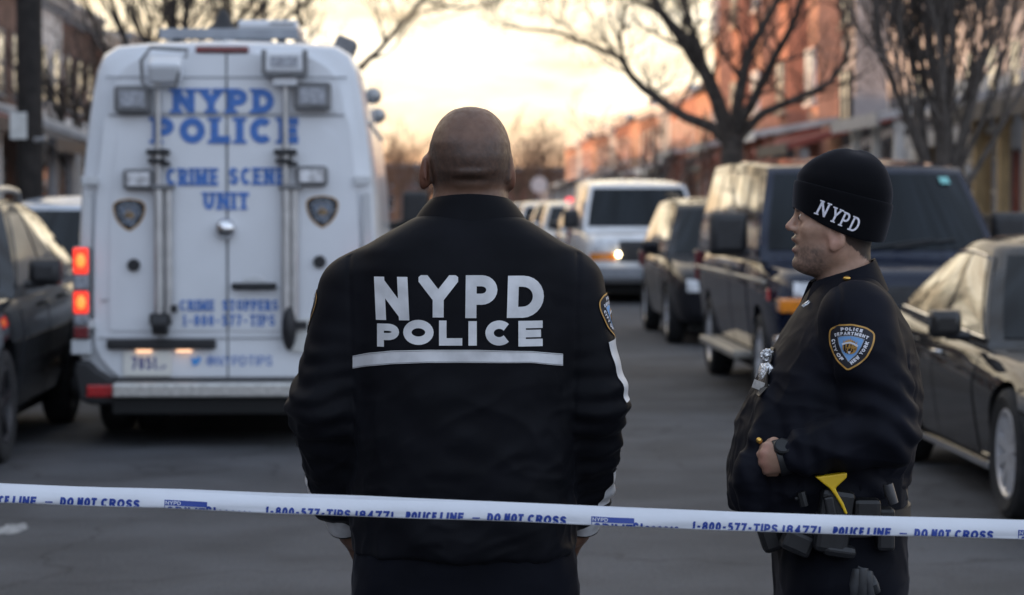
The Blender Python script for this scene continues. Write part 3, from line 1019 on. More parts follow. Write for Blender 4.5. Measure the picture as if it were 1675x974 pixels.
class Cabin:
    """greenhouse: base and roof outlines blended by t"""
    def __init__(s, y0, z0, y1, z1, y2, z2, y3, z3, wb, wt, bow=.16, bowr=.10):
        s.y0, s.z0, s.y1, s.z1, s.y2, s.z2, s.y3, s.z3, s.wb, s.wt, s.bow, s.bowr = y0, z0, y1, z1, y2, z2, y3, z3, wb, wt, bow, bowr

    def yf(s, t): return s.y0 + (s.y1 - s.y0) * t
    def yr(s, t): return s.y3 + (s.y2 - s.y3) * t
    def w(s, t): return s.wb + (s.wt - s.wb) * (max(t, 0) ** 1.25)

    def z(s, t, k):
        a = s.z0 + (s.z1 - s.z0) * t; b = s.z3 + (s.z2 - s.z3) * t
        return a + (b - a) * min(max(k, 0), 1) + .035 * t * math.sin(math.pi * min(max(k, 0), 1))

    def front(s, u, t):
        return Vector((s.w(t) * u, s.yf(t) + s.bow * abs(u) ** 2.4, s.z(t, 0)))

    def rear(s, u, t):
        return Vector((s.w(t) * u, s.yr(t) - s.bowr * abs(u) ** 2.4, s.z(t, 1)))

    def side(s, sg, k, t):
        ya, yb = s.yf(t) + s.bow, s.yr(t) - s.bowr
        bulge = .012 * math.sin(math.pi * k)
        return Vector((sg * (s.w(t) + bulge), ya + (yb - ya) * k, s.z(t, k)))

    def ring(s, t, n=9, m=16):
        p = [s.front(-1 + 2 * i / n, t) for i in range(n)]
        p += [s.side(1, i / m, t) for i in range(m)]
        p += [s.rear(1 - 2 * i / n, t) for i in range(n)]
        p += [s.side(-1, 1 - i / m, t) for i in range(m)]
        return p

    def mesh(s):
        mb = MB(); rs = [s.ring(t) for t in (-.08, 0, .2, .4, .6, .8, .92, 1.0)]
        top = rs[-1]
        cx = Vector((0, sum(p.y for p in top) / len(top), 0))
        for k, dz in ((.93, .022), (.75, .040), (.45, .05), (.1, .054)):
            rs.append([Vector((p.x * k, cx.y + (p.y - cx.y) * (k ** .8), p.z + dz)) for p in top])
        mb.rings(rs)
        return mb

    def side_win(s, sg, k0b, k1b, k0t, k1t, t0=.07, t1=.88, off=.006, n=8):
        g = []
        for i in range(5):
            q = i / 4; t = t0 + (t1 - t0) * q
            a, b = k0b + (k0t - k0b) * q, k1b + (k1t - k1b) * q
            g.append([s.side(sg, a + (b - a) * j / n, t) for j in range(n + 1)])
        return shell(g, off, .03, lambda p: Vector((sg * .96, 0, .28)))

    def front_win(s, u=.90, t0=.05, t1=.93, off=.006, rear=False, n=12):
        f = s.rear if rear else s.front
        g = [[f(-u + 2 * u * j / n, t0 + (t1 - t0) * i / 5) for j in range(n + 1)] for i in range(6)]
        return shell(g, off, .03, lambda p: Vector((0, .8 if rear else -.8, .6)))


def ray_grid(bv, sg, y0, y1, z0, z1, ny=10, nz=8, ytop=None):
    """body side sampled from outside"""
    g = []
    for i in range(nz + 1):
        z = z0 + (z1 - z0) * i / nz; row = []
        for j in range(ny + 1):
            y = y0 + (y1 - y0) * j / ny
            h = bv.ray_cast(Vector((sg * 3, y, z)), Vector((-sg, 0, 0)))
            row.append(h[0] if h[0] is not None else Vector((sg * .9, y, z)))
        g.append(row)
    return g


def front_patch(bv, x0, x1, z0, z1, off, skirt=.05, nx=8, nz=5, sgn=-1, y=-5, taper=0.0):
    """patch lying on the nose (sgn -1) or tail (sgn 1) of a body"""
    g = []
    for i in range(nz + 1):
        z = z0 + (z1 - z0) * i / nz; row = []
        for j in range(nx + 1):
            f = j / nx
            x = x0 + (x1 - x0) * f + taper * (i / nz)
            h = bv.ray_cast(Vector((x, sgn * 6, z)), Vector((0, -sgn, 0)))
            row.append(h[0] if h[0] is not None else Vector((x, sgn * 2.2, z)))
        g.append(row)
    return shell(g, off, skirt, lambda p: Vector((0, sgn, 0)))


def bvh_obj(o):
    me = o.data
    return BVHTree.FromPolygons([v.co for v in me.vertices], [p.vertices for p in me.polygons])


def mirror_part(parent, sg, x, y, z, m, size=(.13, .09, .15), arm=.12):
    b = MB(); b.box((sg * (x + arm), y, z), (size[0] * 1.3, size[1], size[2] * 1.12))
    b.v = [(sg * (x + arm) + (p[0] - sg * (x + arm)) * (.80 if p[1] < y else 1), p[1], z + (p[2] - z) * (.78 if p[1] < y else 1)) for p in b.v]
    o = b.build('wing_mirror', m, parent, smooth=50, bev=min(size) * .32)
    a = MB(); a.tube([(sg * (x - .03), y - .02, z - size[2] * .45), (sg * (x + arm), y, z - size[2] * .4)], .028, 8); a.build('mirror_arm', M_black_trim, o)
    g = MB(); g.box((sg * (x + arm), y + size[1] * .5 + .004, z + .01), (size[0] * 1.05, .006, size[2] * .85)); g.build('mirror_glass', M_chrome, o)
    return o


def car(name, spec, pm, label, cat, loc, rz, group=None):
    root = empty(name, loc, rz, label, cat, group)
    body = solid_body(spec['st'], spec['arch'], pm, 'body', root)
    bv = bvh_obj(body)
    cab = spec['cab']
    roof = cab.mesh().build('roof', spec.get('roofm', pm), root, smooth=38)
    # glass
    cab.front_win(spec.get('wu', .90)).build('windscreen', M_wind, root, smooth=30)
    cab.front_win(.86, .10, .88, rear=True).build('rear_window', M_glass, root, smooth=30)
    for sg in (-1, 1):
        for wdef in spec['wins']:
            cab.side_win(sg, *wdef).build('side_window', M_glass, root, smooth=30)
        for (y0, y1, z0, z1, hy, hz) in spec.get('doors', []):
            g = ray_grid(bv, sg, y0, y1, z0, z1)
            d = shell(g, .007, .03, lambda p: Vector((sg, 0, 0))).build('door', pm, root, smooth=30)
            h = bv.ray_cast(Vector((sg * 3, hy, hz)), Vector((-sg, 0, 0)))
            hx = abs(h[0].x) if h[0] is not None else .9
            hb = MB(); hb.tube([(sg * (hx + .012), hy - .09, hz), (sg * (hx + .038), hy - .07, hz + .004), (sg * (hx + .038), hy + .07, hz + .004), (sg * (hx + .012), hy + .09, hz)], .012, 6)
            hb.build('handle', spec.get('handm', pm), d, smooth=True)
        for (y, r) in spec['arch']:
            wheel(root, sg * (spec['tw']), y, spec['wr'], spec.get('ww', .21), sg, spec.get('spokes', 10), spec.get('rimm'))
        mx, my, mz = spec['mir'][:3]
        mirror_part(root, sg, mx, my, mz, spec.get('mirm', pm), *(spec['mir'][3:]))
    un = MB()
    ys = [s[0] for s in spec['st']]
    un.span((-spec['tw'] * .86, ys[0] + .3, .16), (spec['tw'] * .86, ys[-1] - .3, .40)); un.build('underbody', M_under, root)
    return root, body, bv, cab


# ------------------------------------------------------------------ dark sedan on the right
P_char = paint('paint_charcoal', (0.030, 0.029, 0.029), metal=.55, rough=.24)
sedan = dict(
    st=[(-2.40, .34, .56, .60), (-2.33, .26, .64, .76), (-2.10, .20, .71, .88), (-1.46, .19, .80, .91), (-.80, .19, .86, .915), (-.1, .19, .885, .915), (.8, .19, .92, .915),
        (1.5, .20, .955, .91), (1.95, .22, .97, .90), (2.25, .26, .96, .85), (2.38, .34, .90, .76), (2.42, .42, .82, .66)],
    arch=[(-1.45, .365), (1.38, .365)], wr=.335, tw=.80,
    cab=Cabin(-1.02, .86, -.22, 1.345, 1.00, 1.34, 1.72, .95, .83, .60, .24, .16),
    wins=[(.02, .40, .10, .425), (.425, .80, .452, .80), (.82, .95, .82, .86)],
    doors=[(-.78, .22, .27, .80, .10, .76), (.24, 1.12, .27, .84, .98, .80)],
    mir=(.90, -.52, .95, (.15, .10, .15), .10), handm=M_chrome, spokes=10)
root, body, bv, cab = car('parked_sedan', sedan, P_char, 'dark charcoal sedan with chrome window trim, parked nearest on the right', 'car', st(3.80, 13.62), TH)
for sg in (-1, 1):
    for t_, k0, k1, r_ in ((.045, .0, .97, .009), (.90, .08, .86, .010)):
        b = MB(); b.tube([cab.side(sg, k0 + (k1 - k0) * i / 14, t_) + Vector((sg * .012, 0, 0)) for i in range(15)], r_, 6); b.build('chrome_trim', M_chrome, root, smooth=True)
    b = MB(); b.tube([cab.front(sg * .985, .02 + .9 * i / 6) + Vector((sg * .012, 0, 0)) for i in range(7)], .011, 6); b.build('pillar_trim', P_char, root, smooth=True)
    h = front_patch(bv, sg * .52, sg * .80, .56, .66, .012); h.build('headlight', M_lamp, root, smooth=30)
    h = front_patch(bv, sg * .50, sg * .74, .72, .84, .012, sgn=1); h.build('tail_light', M_red_dark, root, smooth=30)
    b = MB(); b.span((sg * .835, -1.0, .205), (sg * .874, .98, .245)); b.build('sill_trim', M_chrome, root, bev=.005)
front_patch(bv, -.40, .40, .42, .60, .010).build('grille', M_black_trim, root)
front_patch(bv, -.62, .62, .30, .38, .010).build('bumper_intake', M_black_trim, root)

# ------------------------------------------------------------------ dark blue van on the right
P_navy = paint('paint_navy', (0.010, 0.014, 0.030), metal=.3, rough=.25)
van = dict(
    st=[(-2.80, .40, .98, .78), (-2.74, .34, 1.06, .90), (-2.55, .32, 1.12, .98), (-1.9, .32, 1.17, 1.0), (-1.2, .32, 1.22, 1.0), (0, .32, 1.24, 1.0), (1.4, .32, 1.24, 1.0), (2.6, .34, 1.22, .99), (2.78, .40, 1.15, .95), (2.82, .48, 1.08, .88)],
    arch=[(-1.80, .42), (1.70, .42)], wr=.37, tw=.87, ww=.23,
    cab=Cabin(-1.92, 1.20, -1.22, 1.90, 2.72, 1.96, 2.80, 1.22, .96, .80, .20, .10),
    wins=[(.02, .20, .085, .205), (.225, .44, .23, .44), (.465, .70, .465, .70), (.725, .96, .725, .95)],
    doors=[(-1.18, -.10, .42, 1.12, -.25, 1.05), (-.06, 1.1, .42, 1.12, .06, 1.05)],
    mir=(1.02, -1.32, 1.36, (.26, .12, .34), .14), mirm=M_black_trim, wu=.93, spokes=6)
root, body, bv, cab = car('conversion_van', van, P_navy, 'dark navy van with big black mirrors and running boards behind the capped officer', 'van', st(3.58, 21.0), TH)
M_board = mat('running_board', (0.42, 0.40, 0.36), .4, metal=.6, noise=(10, .2))
for sg in (-1, 1):
    b = MB(); b.span((sg * .93, -1.28, .34), (sg * 1.12, 1.18, .40)); b.build('running_board', M_board, root, bev=.012)
    front_patch(bv, sg * .56, sg * .84, .90, 1.01, .014).build('headlight', M_lamp, root, smooth=30)
    b = MB(); b.span((sg * .70, -2.80, .78), (sg * .955, -2.60, .89)); b.build('indicator', M_amber, root, bev=.02)
    b = MB(); b.span((sg * .985, -2.5, .86), (sg * 1.005, -2.40, .95)); b.build('red_block', M_red, root, bev=.006)  # small red block added on each flank near the nose
    b = MB(); b.span((sg * .90, 2.74, .85), (sg * .99, 2.84, 1.15)); b.build('tail_light', M_red_dark, root, bev=.015)
    b = MB(); b.tube([(sg * 1.004, y, 1.0) for y in (-2.3, -1, 0, 1.3, 2.5)], .018, 6); b.build('side_moulding', M_board, root)
front_patch(bv, -.54, .54, .66, .98, .012).build('grille', M_black_trim, root)
b = MB(); b.span((-1.0, -2.98, .42), (1.0, -2.74, .62)); b.build('bumper', M_chrome, root, bev=.04)
b = MB(); b.span((-.16, -2.99, .44), (.16, -2.983, .58)); b.build('licence_plate', M_plate, root)
b = MB(); g = [cab.front(.70 + .10 * j, .80 + .08 * i) for i in range(2) for j in range(2)]
b.add([p + Vector((0, -.02, .012)) for p in g], [(0, 1, 3, 2)]); b.build('inspection_sticker', mat('sticker_teal', (.20, .50, .48), .6), root)
for sg in (-1, 1):
    b = MB(); b.tube([cab.front(sg * .1, .07) + Vector((0, -.03, .01)), cab.front(sg * .1 + .55, .16) + Vector((0, -.03, .01))], .009, 5); b.build('wiper', M_black_trim, root)

# ------------------------------------------------------------------ black minivan behind it
P_black = paint('paint_black', (0.014, 0.014, 0.017), metal=.3, rough=.25)
mini = dict(
    st=[(-2.30, .36, .70, .66), (-2.24, .28, .80, .80), (-2.0, .22, .90, .90), (-1.42, .20, .99, .93), (-.9, .20, 1.03, .94), (.2, .20, 1.05, .94), (1.3, .20, 1.06, .93), (2.0, .24, 1.05, .91), (2.25, .34, 1.0, .86), (2.30, .42, .92, .80)],
    arch=[(-1.42, .38), (1.45, .38)], wr=.345, tw=.82,
    cab=Cabin(-1.36, 1.0, -.55, 1.58, 1.95, 1.62, 2.26, 1.04, .88, .68, .22, .12),
    wins=[(.03, .30, .12, .31), (.33, .60, .335, .60), (.63, .93, .63, .90)],
    doors=[(-.95, .02, .30, .98, -.1, .90), (.05, 1.0, .30, 1.0, .9, .92)],
    mir=(.93, -.75, 1.10, (.17, .11, .16), .10), spokes=5)
root, body, bv, cab = car('parked_minivan', mini, P_black, 'black minivan parked between the white van and the navy van', 'minivan', st(3.62, 29.3), TH)
for sg in (-1, 1):
    front_patch(bv, sg * .46, sg * .76, .62, .76, .014).build('headlight', M_lamp, root, smooth=30)
    b = MB(); b.tube([cab.side(sg, .1 + .8 * i / 10, 1.0) + Vector((-sg * .06, 0, .09)) for i in range(11)], .018, 6); b.build('roof_rail', M_black_trim, root, smooth=True)
    b = MB(); b.span((sg * .80, 2.1, .80), (sg * .92, 2.26, 1.0)); b.build('tail_light', M_red_dark, root, bev=.02)
front_patch(bv, -.42, .42, .54, .72, .012).build('grille', M_chrome, root)
front_patch(bv, -.60, .60, .30, .44, .012).build('bumper_intake', M_black_trim, root)
front_patch(bv, -.15, .15, .45, .53, .03).build('licence_plate', M_plate, root)

# ------------------------------------------------------------------ white cargo van
P_white = paint('paint_white', (0.70, 0.71, 0.72), metal=0.0, rough=.3)
wv = dict(van)
wv.update(cab=Cabin(-1.85, 1.20, -1.10, 1.92, 2.72, 1.98, 2.80, 1.22, .96, .80, .20, .10),
          wins=[(.03, .21, .10, .215), (.24, .45, .24, .45)], doors=[(-1.18, -.10, .42, 1.12, -.25, 1.05)],
          mir=(1.02, -1.25, 1.36, (.22, .12, .30), .12), spokes=5)
root, body, bv, cab = car('cargo_van', wv, P_white, 'white work van with black grille and amber turn lights', 'van', st(3.46, 41.6), TH)
for sg in (-1, 1):
    front_patch(bv, sg * .50, sg * .90, .84, 1.02, .016).build('headlight', M_lamp, root, smooth=30)
    front_patch(bv, sg * .50, sg * .92, .70, .82, .018).build('indicator', M_amber, root, smooth=30)
    b = MB(); b.tube([cab.front(sg * .1, .07) + Vector((0, -.03, .01)), cab.front(sg * .1 + .55, .16) + Vector((0, -.03, .01))], .012, 5); b.build('wiper', M_black_trim, root)
    b = MB(); b.span((sg * .90, 2.74, .85), (sg * .99, 2.84, 1.15)); b.build('tail_light', M_red_dark, root, bev=.015)
front_patch(bv, -.46, .46, .68, 1.02, .012).build('grille', M_black_trim, root)
b = MB(); b.span((-1.0, -2.98, .40), (1.0, -2.74, .60)); b.build('bumper', mat('bumper_grey', (.22, .23, .25), .5, noise=(6, .1)), root, bev=.04)
b = MB(); b.ball((-.47, -2.86, .80), (.036, .03, .036), 14, 8); b.build('lit_lamp', M_lamp_lit, root, smooth=True)

# ------------------------------------------------------------------ left SUV
P_grey = paint('paint_dark_grey', (0.028, 0.030, 0.033), metal=.5, rough=.26)
suv = dict(
    st=[(-2.30, .38, .78, .66), (-2.25, .30, .90, .82), (-2.02, .24, .98, .90), (-1.42, .22, 1.03, .935), (-.8, .22, 1.06, .935), (.2, .22, 1.07, .935), (1.3, .22, 1.09, .93), (1.9, .26, 1.09, .91), (2.20, .36, 1.05, .86), (2.28, .46, .98, .80)],
    arch=[(-1.40, .40), (1.40, .40)], wr=.355, tw=.82,
    cab=Cabin(-1.10, 1.04, -.35, 1.58, 1.30, 1.56, 2.12, 1.08, .875, .66, .22, .14),
    wins=[(.03, .36, .12, .37), (.395, .70, .40, .70), (.725, .93, .725, .86)],
    doors=[(-.86, .16, .32, 1.0, .02, .94), (.19, 1.05, .32, 1.02, .92, .96)],
    mir=(.93, -.62, 1.16, (.18, .12, .17), .10), mirm=M_black_trim, spokes=5, rimm=mat('dark_rim', (.06, .06, .065), .4, metal=.6))
root, body, bv, cab = car('parked_suv', suv, P_grey, 'dark grey crossover with silver roof rails on the left beside the police van', 'car', st(-3.55, 16.45), TH)
for sg in (-1, 1):
    b = MB(); b.tube([cab.side(sg, .04 + .8 * i / 12, 1.0) + Vector((-sg * .07, 0, .10 if 0 < i < 12 else .03)) for i in range(13)], .024, 8); b.build('roof_rail', mat('rail_silver', (.6, .6, .6), .3, metal=.8), root, smooth=True)
    front_patch(bv, sg * .44, sg * .80, .74, .86, .014).build('headlight', M_lamp, root, smooth=30)
    b = MB(); b.span((sg * .78, 2.05, .82), (sg * .92, 2.24, 1.02)); b.build('tail_light', M_red_dark, root, bev=.02)
front_patch(bv, -.42, .42, .56, .80, .012).build('grille', M_black_trim, root)
front_patch(bv, -.66, .66, .34, .48, .012).build('bumper_intake', M_black_trim, root)

# ------------------------------------------------------------------ cars further away
P_silver = paint('paint_silver', (0.42, 0.43, 0.45), metal=.5, rough=.3)
P_beige = paint('paint_pale_grey', (0.55, 0.54, 0.52), metal=.3, rough=.3)
P_blue = paint('paint_pale_blue', (0.50, 0.54, 0.60), metal=.2, rough=.3)


def far_car(spec, pm, label, x, y, lit=False, cat='car', name='parked_car'):
    s = dict(spec); s['doors'] = []
    root, body, bv, cab = car(name, s, pm, label, cat, st(x, y), TH)
    zt = spec['st'][1][2]
    for sg in (-1, 1):
        front_patch(bv, sg * .46, sg * .76, zt - .18, zt - .04, .014, nx=4, nz=2).build('headlight', M_lamp, root)
        if lit:
            b = MB(); b.ball((sg * .58, -2.34, zt - .12), (.035, .03, .035), 10, 6); b.build('lit_lamp', M_lamp_lit, root)
    front_patch(bv, -.40, .40, zt - .24, zt - .06, .012, nx=4, nz=2).build('grille', M_black_trim, root)
    return root


r_ = far_car(suv, P_silver, 'silver crossover with lit lamps and an added red light past the white van', 3.62, 52.0, lit=True)
b = MB(); b.ball((-.66, -.05, 1.70), (.10, .10, .05), 12, 8); b.build('added_red_light', mat('red_far_lit', (.6, .02, .03), .3, emit=((1, .10, .12), 1.6)), r_, smooth=True)  # distant red light of unclear source, added on this car
far_car(mini, P_beige, 'pale grey car second behind the white van', 3.55, 59.5)
r_ = far_car(suv, P_black, 'dark car third behind the white van', 3.6, 66.5)
far_car(mini, P_white, 'white car fourth behind the white van', 3.5, 74)
far_car(suv, P_silver, 'silver car fifth behind the white van, at the bald officer\'s collar', 3.4, 82)
far_car(mini, P_blue, 'pale blue car parked behind the dark grey crossover on the left', -3.6, 25.0, name='parked_minivan', cat='minivan')
# ------------------------------------------------------------------ police crime scene van (rear view)
P_van = mat('van_white_paint', (0.74, 0.76, 0.79), .32, coat=.6, noise=(1.6, .05), bump=(2.2, .12, .02))
M_pillar = mat('van_pillar_plastic', (0.60, 0.61, 0.62), .5, noise=(4, .06))
M_seal = mat('rubber_seal', (0.16, 0.17, 0.18), .8)
M_seam = mat('panel_seam', (0.40, 0.41, 0.43), .7)
M_blue = mat('lettering_blue', (0.06, 0.18, 0.52), .45, noise=(30, .12))
M_lgrey = mat('lamp_housing', (0.17, 0.17, 0.175), .5, noise=(12, .15))
M_lens = mat('lamp_lens', (0.30, 0.32, 0.36), .15, spec=.8, noise=(40, .3))
M_mast = mat('mast_aluminium', (0.55, 0.54, 0.53), .35, metal=.5, noise=(10, .1))
M_step = mat('step_plate', (0.62, 0.61, 0.58), .30, metal=.7, noise=(30, .15))
M_gold = mat('emblem_gold', (0.50, 0.27, 0.06), .5, noise=(60, .2))
M_bronze = mat('emblem_bronze', (0.36, 0.22, 0.08), .5, noise=(90, .4))
M_emb_black = mat('emblem_black', (0.012, 0.013, 0.02), .7)
M_emb_blue = mat('emblem_sky_blue', (0.17, 0.36, 0.66), .7)
M_emb_white = mat('emblem_white', (0.68, 0.68, 0.72), .7)
M_emb_grey = mat('emblem_grey', (0.30, 0.33, 0.38), .6)
M_emb_dull = mat('emblem_dull_blue', (0.17, 0.22, 0.29), .6, noise=(60, .5))

S_V = 244.0
VAN = empty('crime_scene_van', st(-1.365, 16.2), TH, 'white police crime scene van with brake lights on and two light masts', 'police van')


def vp(px, py): return ((px - 375) / S_V, CAM_Z - (py - 335) / S_V)


sec = [(.90, .38), (.985, .44), (1.0, .62), (1.005, 1.0), (.995, 1.4), (.975, 1.75), (.935, 2.1), (.895, 2.36), (.865, 2.50), (.82, 2.60), (.73, 2.655), (.5, 2.675)]
def van_ring(y, kw, top, cut=None):
    out = []
    for x, z in sec:
        z2 = .38 + (z - .38) * (top - .38) / (2.675 - .38)
        out.append((x * kw, z2))
    out.append((0, out[-1][1] + .015))
    half = [(0, .38)] + out
    return [(x, y, z) for x, z in half] + [(-x, y, z) for x, z in half[-2:0:-1]]
mb = MB()
mb.rings([van_ring(.02, .95, 2.63), van_ring(.035, .985, 2.66), van_ring(.09, 1.0, 2.68), van_ring(1.5, 1.0, 2.70), van_ring(3.5, 1.0, 2.70), van_ring(4.9, 1.0, 2.66),
          van_ring(5.3, .985, 2.48), van_ring(5.7, .97, 2.05), van_ring(6.15, .955, 1.45), van_ring(6.6, .93, 1.20), van_ring(6.85, .86, 1.0), van_ring(6.92, .78, .85)])
mb.build('body', P_van, VAN, smooth=40)
b = MB(); b.span((-.86, .25, .2), (.86, 6.6, .41)); b.build('underbody', M_under, VAN)
for sg in (-1, 1):
    b = MB(); b.span((sg * 1.003, .3, .42), (sg * 1.025, 6.4, .66)); b.build('side_trim', M_black_trim, VAN, bev=.008)
    b = MB(); b.tube([(sg * .925, y, 2.16) for y in (.25, 2.5, 4.8)], .02, 6); b.build('gutter', M_pillar, VAN)


def half_at(z):
    zs = [p[1] for p in sec]; return float(np.interp(z, zs, [p[0] for p in sec]))


DOORS = {}
for sg in (-1, 1):
    rows = []
    for z in np.linspace(.44, 2.60, 30):
        hw = half_at(z) * .985 - .105
        if z > 2.2: hw -= .02
        if z < .72: hw -= .16 * ((.72 - z) / .28) ** 2.2
        if z > 2.36: hw -= .16 * ((z - 2.36) / .24) ** 2.4
        x0, x1 = .007, hw
        rows.append([Vector((sg * (x0 + (x1 - x0) * j / 8), -.03, z)) for j in range(9)])
    d = shell(rows, 0, .05, lambda p: Vector((0, -1, 0))).build('rear_door', P_van, VAN, smooth=30)
    DOORS[sg] = d
    bevel(d, .012, 2)
    # raised lower and upper panels of the door
    for nm, z0, z1, k in (('door_panel', .76, 2.15, .10), ('window_panel', 2.215, 2.43, .07)):
        rows = []
        for z in np.linspace(z0, z1, 14):
            hw = half_at(z) * .985 - .105 - k
            t = (z - z0) / (z1 - z0)
            if nm == 'door_panel' and t > .9: hw -= .10 * ((t - .9) / .1) ** 2.2
            rows.append([Vector((sg * (.016 + (hw - .016) * j / 6), -.031, z)) for j in range(7)])
        bevel(shell(rows, .010, .009, lambda p: Vector((0, -1, 0))).build(nm, P_van, d, smooth=30), .006, 2)
    # hinge and pillar covers
    for pz in (CAM_Z - (297 - 335) / S_V, .80):
        x = sg * (half_at(pz) - .07)
        b = MB(); b.span((x - .055, -.075, pz - .025), (x + .055, -.02, pz + .035)); b.build('hinge', M_pillar, VAN, bev=.008)
    b = MB(); b.prism([(-.035, .80), (.035, .80), (.028, 1.68), (-.028, 1.68)], 'Y', -.03, -.004)
    b.v = [(p[0] + sg * (half_at(p[2]) - .052), p[1], p[2]) for p in b.v]
    b.build('corner_pillar', M_pillar, VAN, bev=.006)
# horizontal seams
x0, z = vp(160, 552)
b = MB(); b.span((-.86, -.0385, z - .007), (.86, -.0335, z + .007)); b.build('door_seam', M_seam, VAN)
b = MB(); b.span((-.80, -.0365, 2.437), (.80, -.0315, 2.452)); b.span((-.78, -.0365, 2.185), (.78, -.0315, 2.203)); b.build('panel_seam', M_seam, VAN)
b = MB(); b.span((-.006, -.028, .44), (.006, -.015, 2.6)); b.build('door_gap', M_seal, VAN)
x0, z = vp(170, 490); b = MB(); b.span((x0, -.040, z - .006), (x0 + .30, -.034, z + .006)); b.span((.52, -.040, z - .006), (.72, -.034, z + .006)); b.build('door_crease', M_seam, VAN)

# tail lights
for sg in (-1, 1):
    cx = sg * (.965)
    hz = [CAM_Z - (y - 335) / S_V for y in (403, 448, 474, 512, 530, 553, 578)]
    b = MB(); b.span((cx - .058, -.075, hz[5] - .0), (cx + .060, .12, hz[0])); h = b.build('tail_light', M_lgrey, VAN, bev=.018)
    for k, (m_) in enumerate([M_red_lit, M_lens, M_red_lit, M_lens, M_red_dark]):
        q = MB(); q.span((cx - .048, -.095, hz[k + 1] + .006), (cx + .050, -.0765, hz[k] - .008))
        q.build('lens', m_, h, bev=.012)
        if m_ is M_red_lit:
            q = MB(); zc_ = (hz[k] + hz[k + 1]) / 2; q.ball((cx + .002, -.097, zc_), (.030, .008, .046), 14, 8); q.build('bulb', mat('bulb_glow', (.9, .3, .05), .3, emit=((1.0, .24, .05), 1.25)), h, smooth=True)
    q = MB(); q.span((cx - .07, -.07, hz[6]), (cx + .06, .10, hz[5] - .006)); q.build('reflector_plate', mat('plate_pale', (.6, .62, .64), .5), VAN, bev=.008)

# bumper, step, reflectors
b = MB(); b.prism([(-1.02, .50), (-1.0, .56), (-.92, .56), (-.86, .50), (-.78, .45), (.78, .45), (.86, .50), (.92, .56), (1.0, .56), (1.02, .50), (.98, .30), (.90, .27), (-.90, .27), (-.98, .30)], 'Y', -.10, .10)
b.build('bumper', M_black_trim, VAN, bev=.02)
b = MB(); b.span((-.735, -.30, .335), (.735, -.101, .425)); b.build('rear_step', M_step, VAN, bev=.012)
b = MB(); b.span((-.74, -.26, .22), (.74, -.05, .331)); b.build('step_bracket', M_under, VAN, bev=.01)
for sg in (-1, 1):
    x, z = vp(375 + sg * 204, 637); b = MB(); b.span((x - .09, -.125, z - .038), (x + .09, -.1005, z + .042)); b.build('reflector', M_red, VAN, bev=.008)
for sg in (-1, 1):
    for y in (1.05, 5.6):
        wheel(VAN, sg * .86, y, .35, .22, sg, 8)
    if True:
        wheel(VAN, sg * .62, 1.05, .35, .20, sg, 8)

# lettering
def van_text(s, x0, x1, y0, y1, t=.24, serif=.11, yy=-.046, gap=.20, par=None, m=None):
    ax, az = vp(x0, y1); bx, bz = vp(x1, y0)
    h = bz - az
    P = text_polys(s, h, h * t, ax, bx - ax, gap=gap, serif=serif)
    return polys_mesh(P, lambda x, y, l: (x, yy - .0012 * (l + 1), az + y)).build('lettering', m or M_blue, par or VAN, fix=False)
van_text('NYPD', 288, 452, 147, 187, .30, .13)
van_text('POLICE', 255, 491, 194, 236, .30, .13)
van_text('CRIME', 277, 361, 276, 304, .22, .12, gap=.20)
van_text('SCENE', 379, 469, 275, 303, .22, .12, gap=.20)
van_text('UNIT', 337, 411, 315, 343, .23, .12, gap=.22)
van_text('CRIME', 298, 354, 490, 507, .20, .12, gap=.22)
van_text('STOPPERS', 367, 457, 490, 507, .20, .12, gap=.22)
van_text('1-800-577-TIPS', 303, 452, 514, 532, .18, .10, gap=.25)
van_text('@NYPDTIPS', 341, 447, 581, 597, .11, 0, gap=.22)
# little blue bird
bx, bz = vp(324, 590)
bird = [(-.95, -.62), (-.35, -.75), (.25, -.55), (.66, -.05), (.78, .42), (1.0, .68), (.72, .66), (.62, .86), (.34, .92), (.08, .72), (.02, .40), (-.42, .52), (-.82, .86), (-.92, .48), (-.72, .16), (-.92, .18), (-.66, -.18), (-.74, -.24), (-.42, -.44)]
b = MB(); b.prism([(bx + x * .038, bz + y * .036) for x, y in bird], 'Y', -.047, -.044); b.build('bird_logo', mat('logo_blue', (.06, .30, .72), .4), VAN)

# licence plate
ax, az = vp(206, 614); bx, bz = vp(284, 573)
b = MB(); b.span((ax, -.050, az), (bx, -.042, bz)); lp_ = b.build('licence_plate', M_plate, VAN, bev=.004)
h = .085
polys_mesh(text_polys('7051', h, h * .17, ax + .055, .165, gap=.22), lambda x, y, l: (x, -.0515 - .001 * l, az + .045 + y)).build('plate_number', mat('plate_blue', (.05, .06, .22), .5), lp_, fix=False)
polys_mesh(text_polys('LP', .03, .006, ax + .235, .05), lambda x, y, l: (x, -.0515 - .001 * l, az + .045 + y)).build('plate_suffix', MATS['plate_blue'], lp_, fix=False)
ax, az = vp(180, 570); bx, bz = vp(357, 553)
b = MB(); b.span((ax, -.085, az), (bx, -.04, bz)); gb = b.build('number_lamp_bar', M_black_trim, VAN, bev=.015)
for px in (240, 305):
    x, z = vp(px, 571); q = MB(); q.span((x - .05, -.08, z - .012), (x + .05, -.05, z - .001)); q.build('number_lamp', mat('number_lamp_lit', (.9, .7, .5), .4, emit=((1, .55, .30), 1.6)), gb)
# handle
ax, az = vp(386, 474); bx, bz = vp(452, 461)
b = MB(); b.tube([(ax, -.055, (az + bz) / 2), (ax + .03, -.085, (az + bz) / 2), (bx - .03, -.085, (az + bz) / 2), (bx, -.055, (az + bz) / 2)], .024, 8); b.build('handle', M_black_trim, DOORS[1], smooth=True)
b = MB(); x, z = vp(419, 462); b.ball((x, -.040, z), (.085, .014, .055), 18, 8); b.build('handle_recess', M_pillar, DOORS[1], smooth=True)
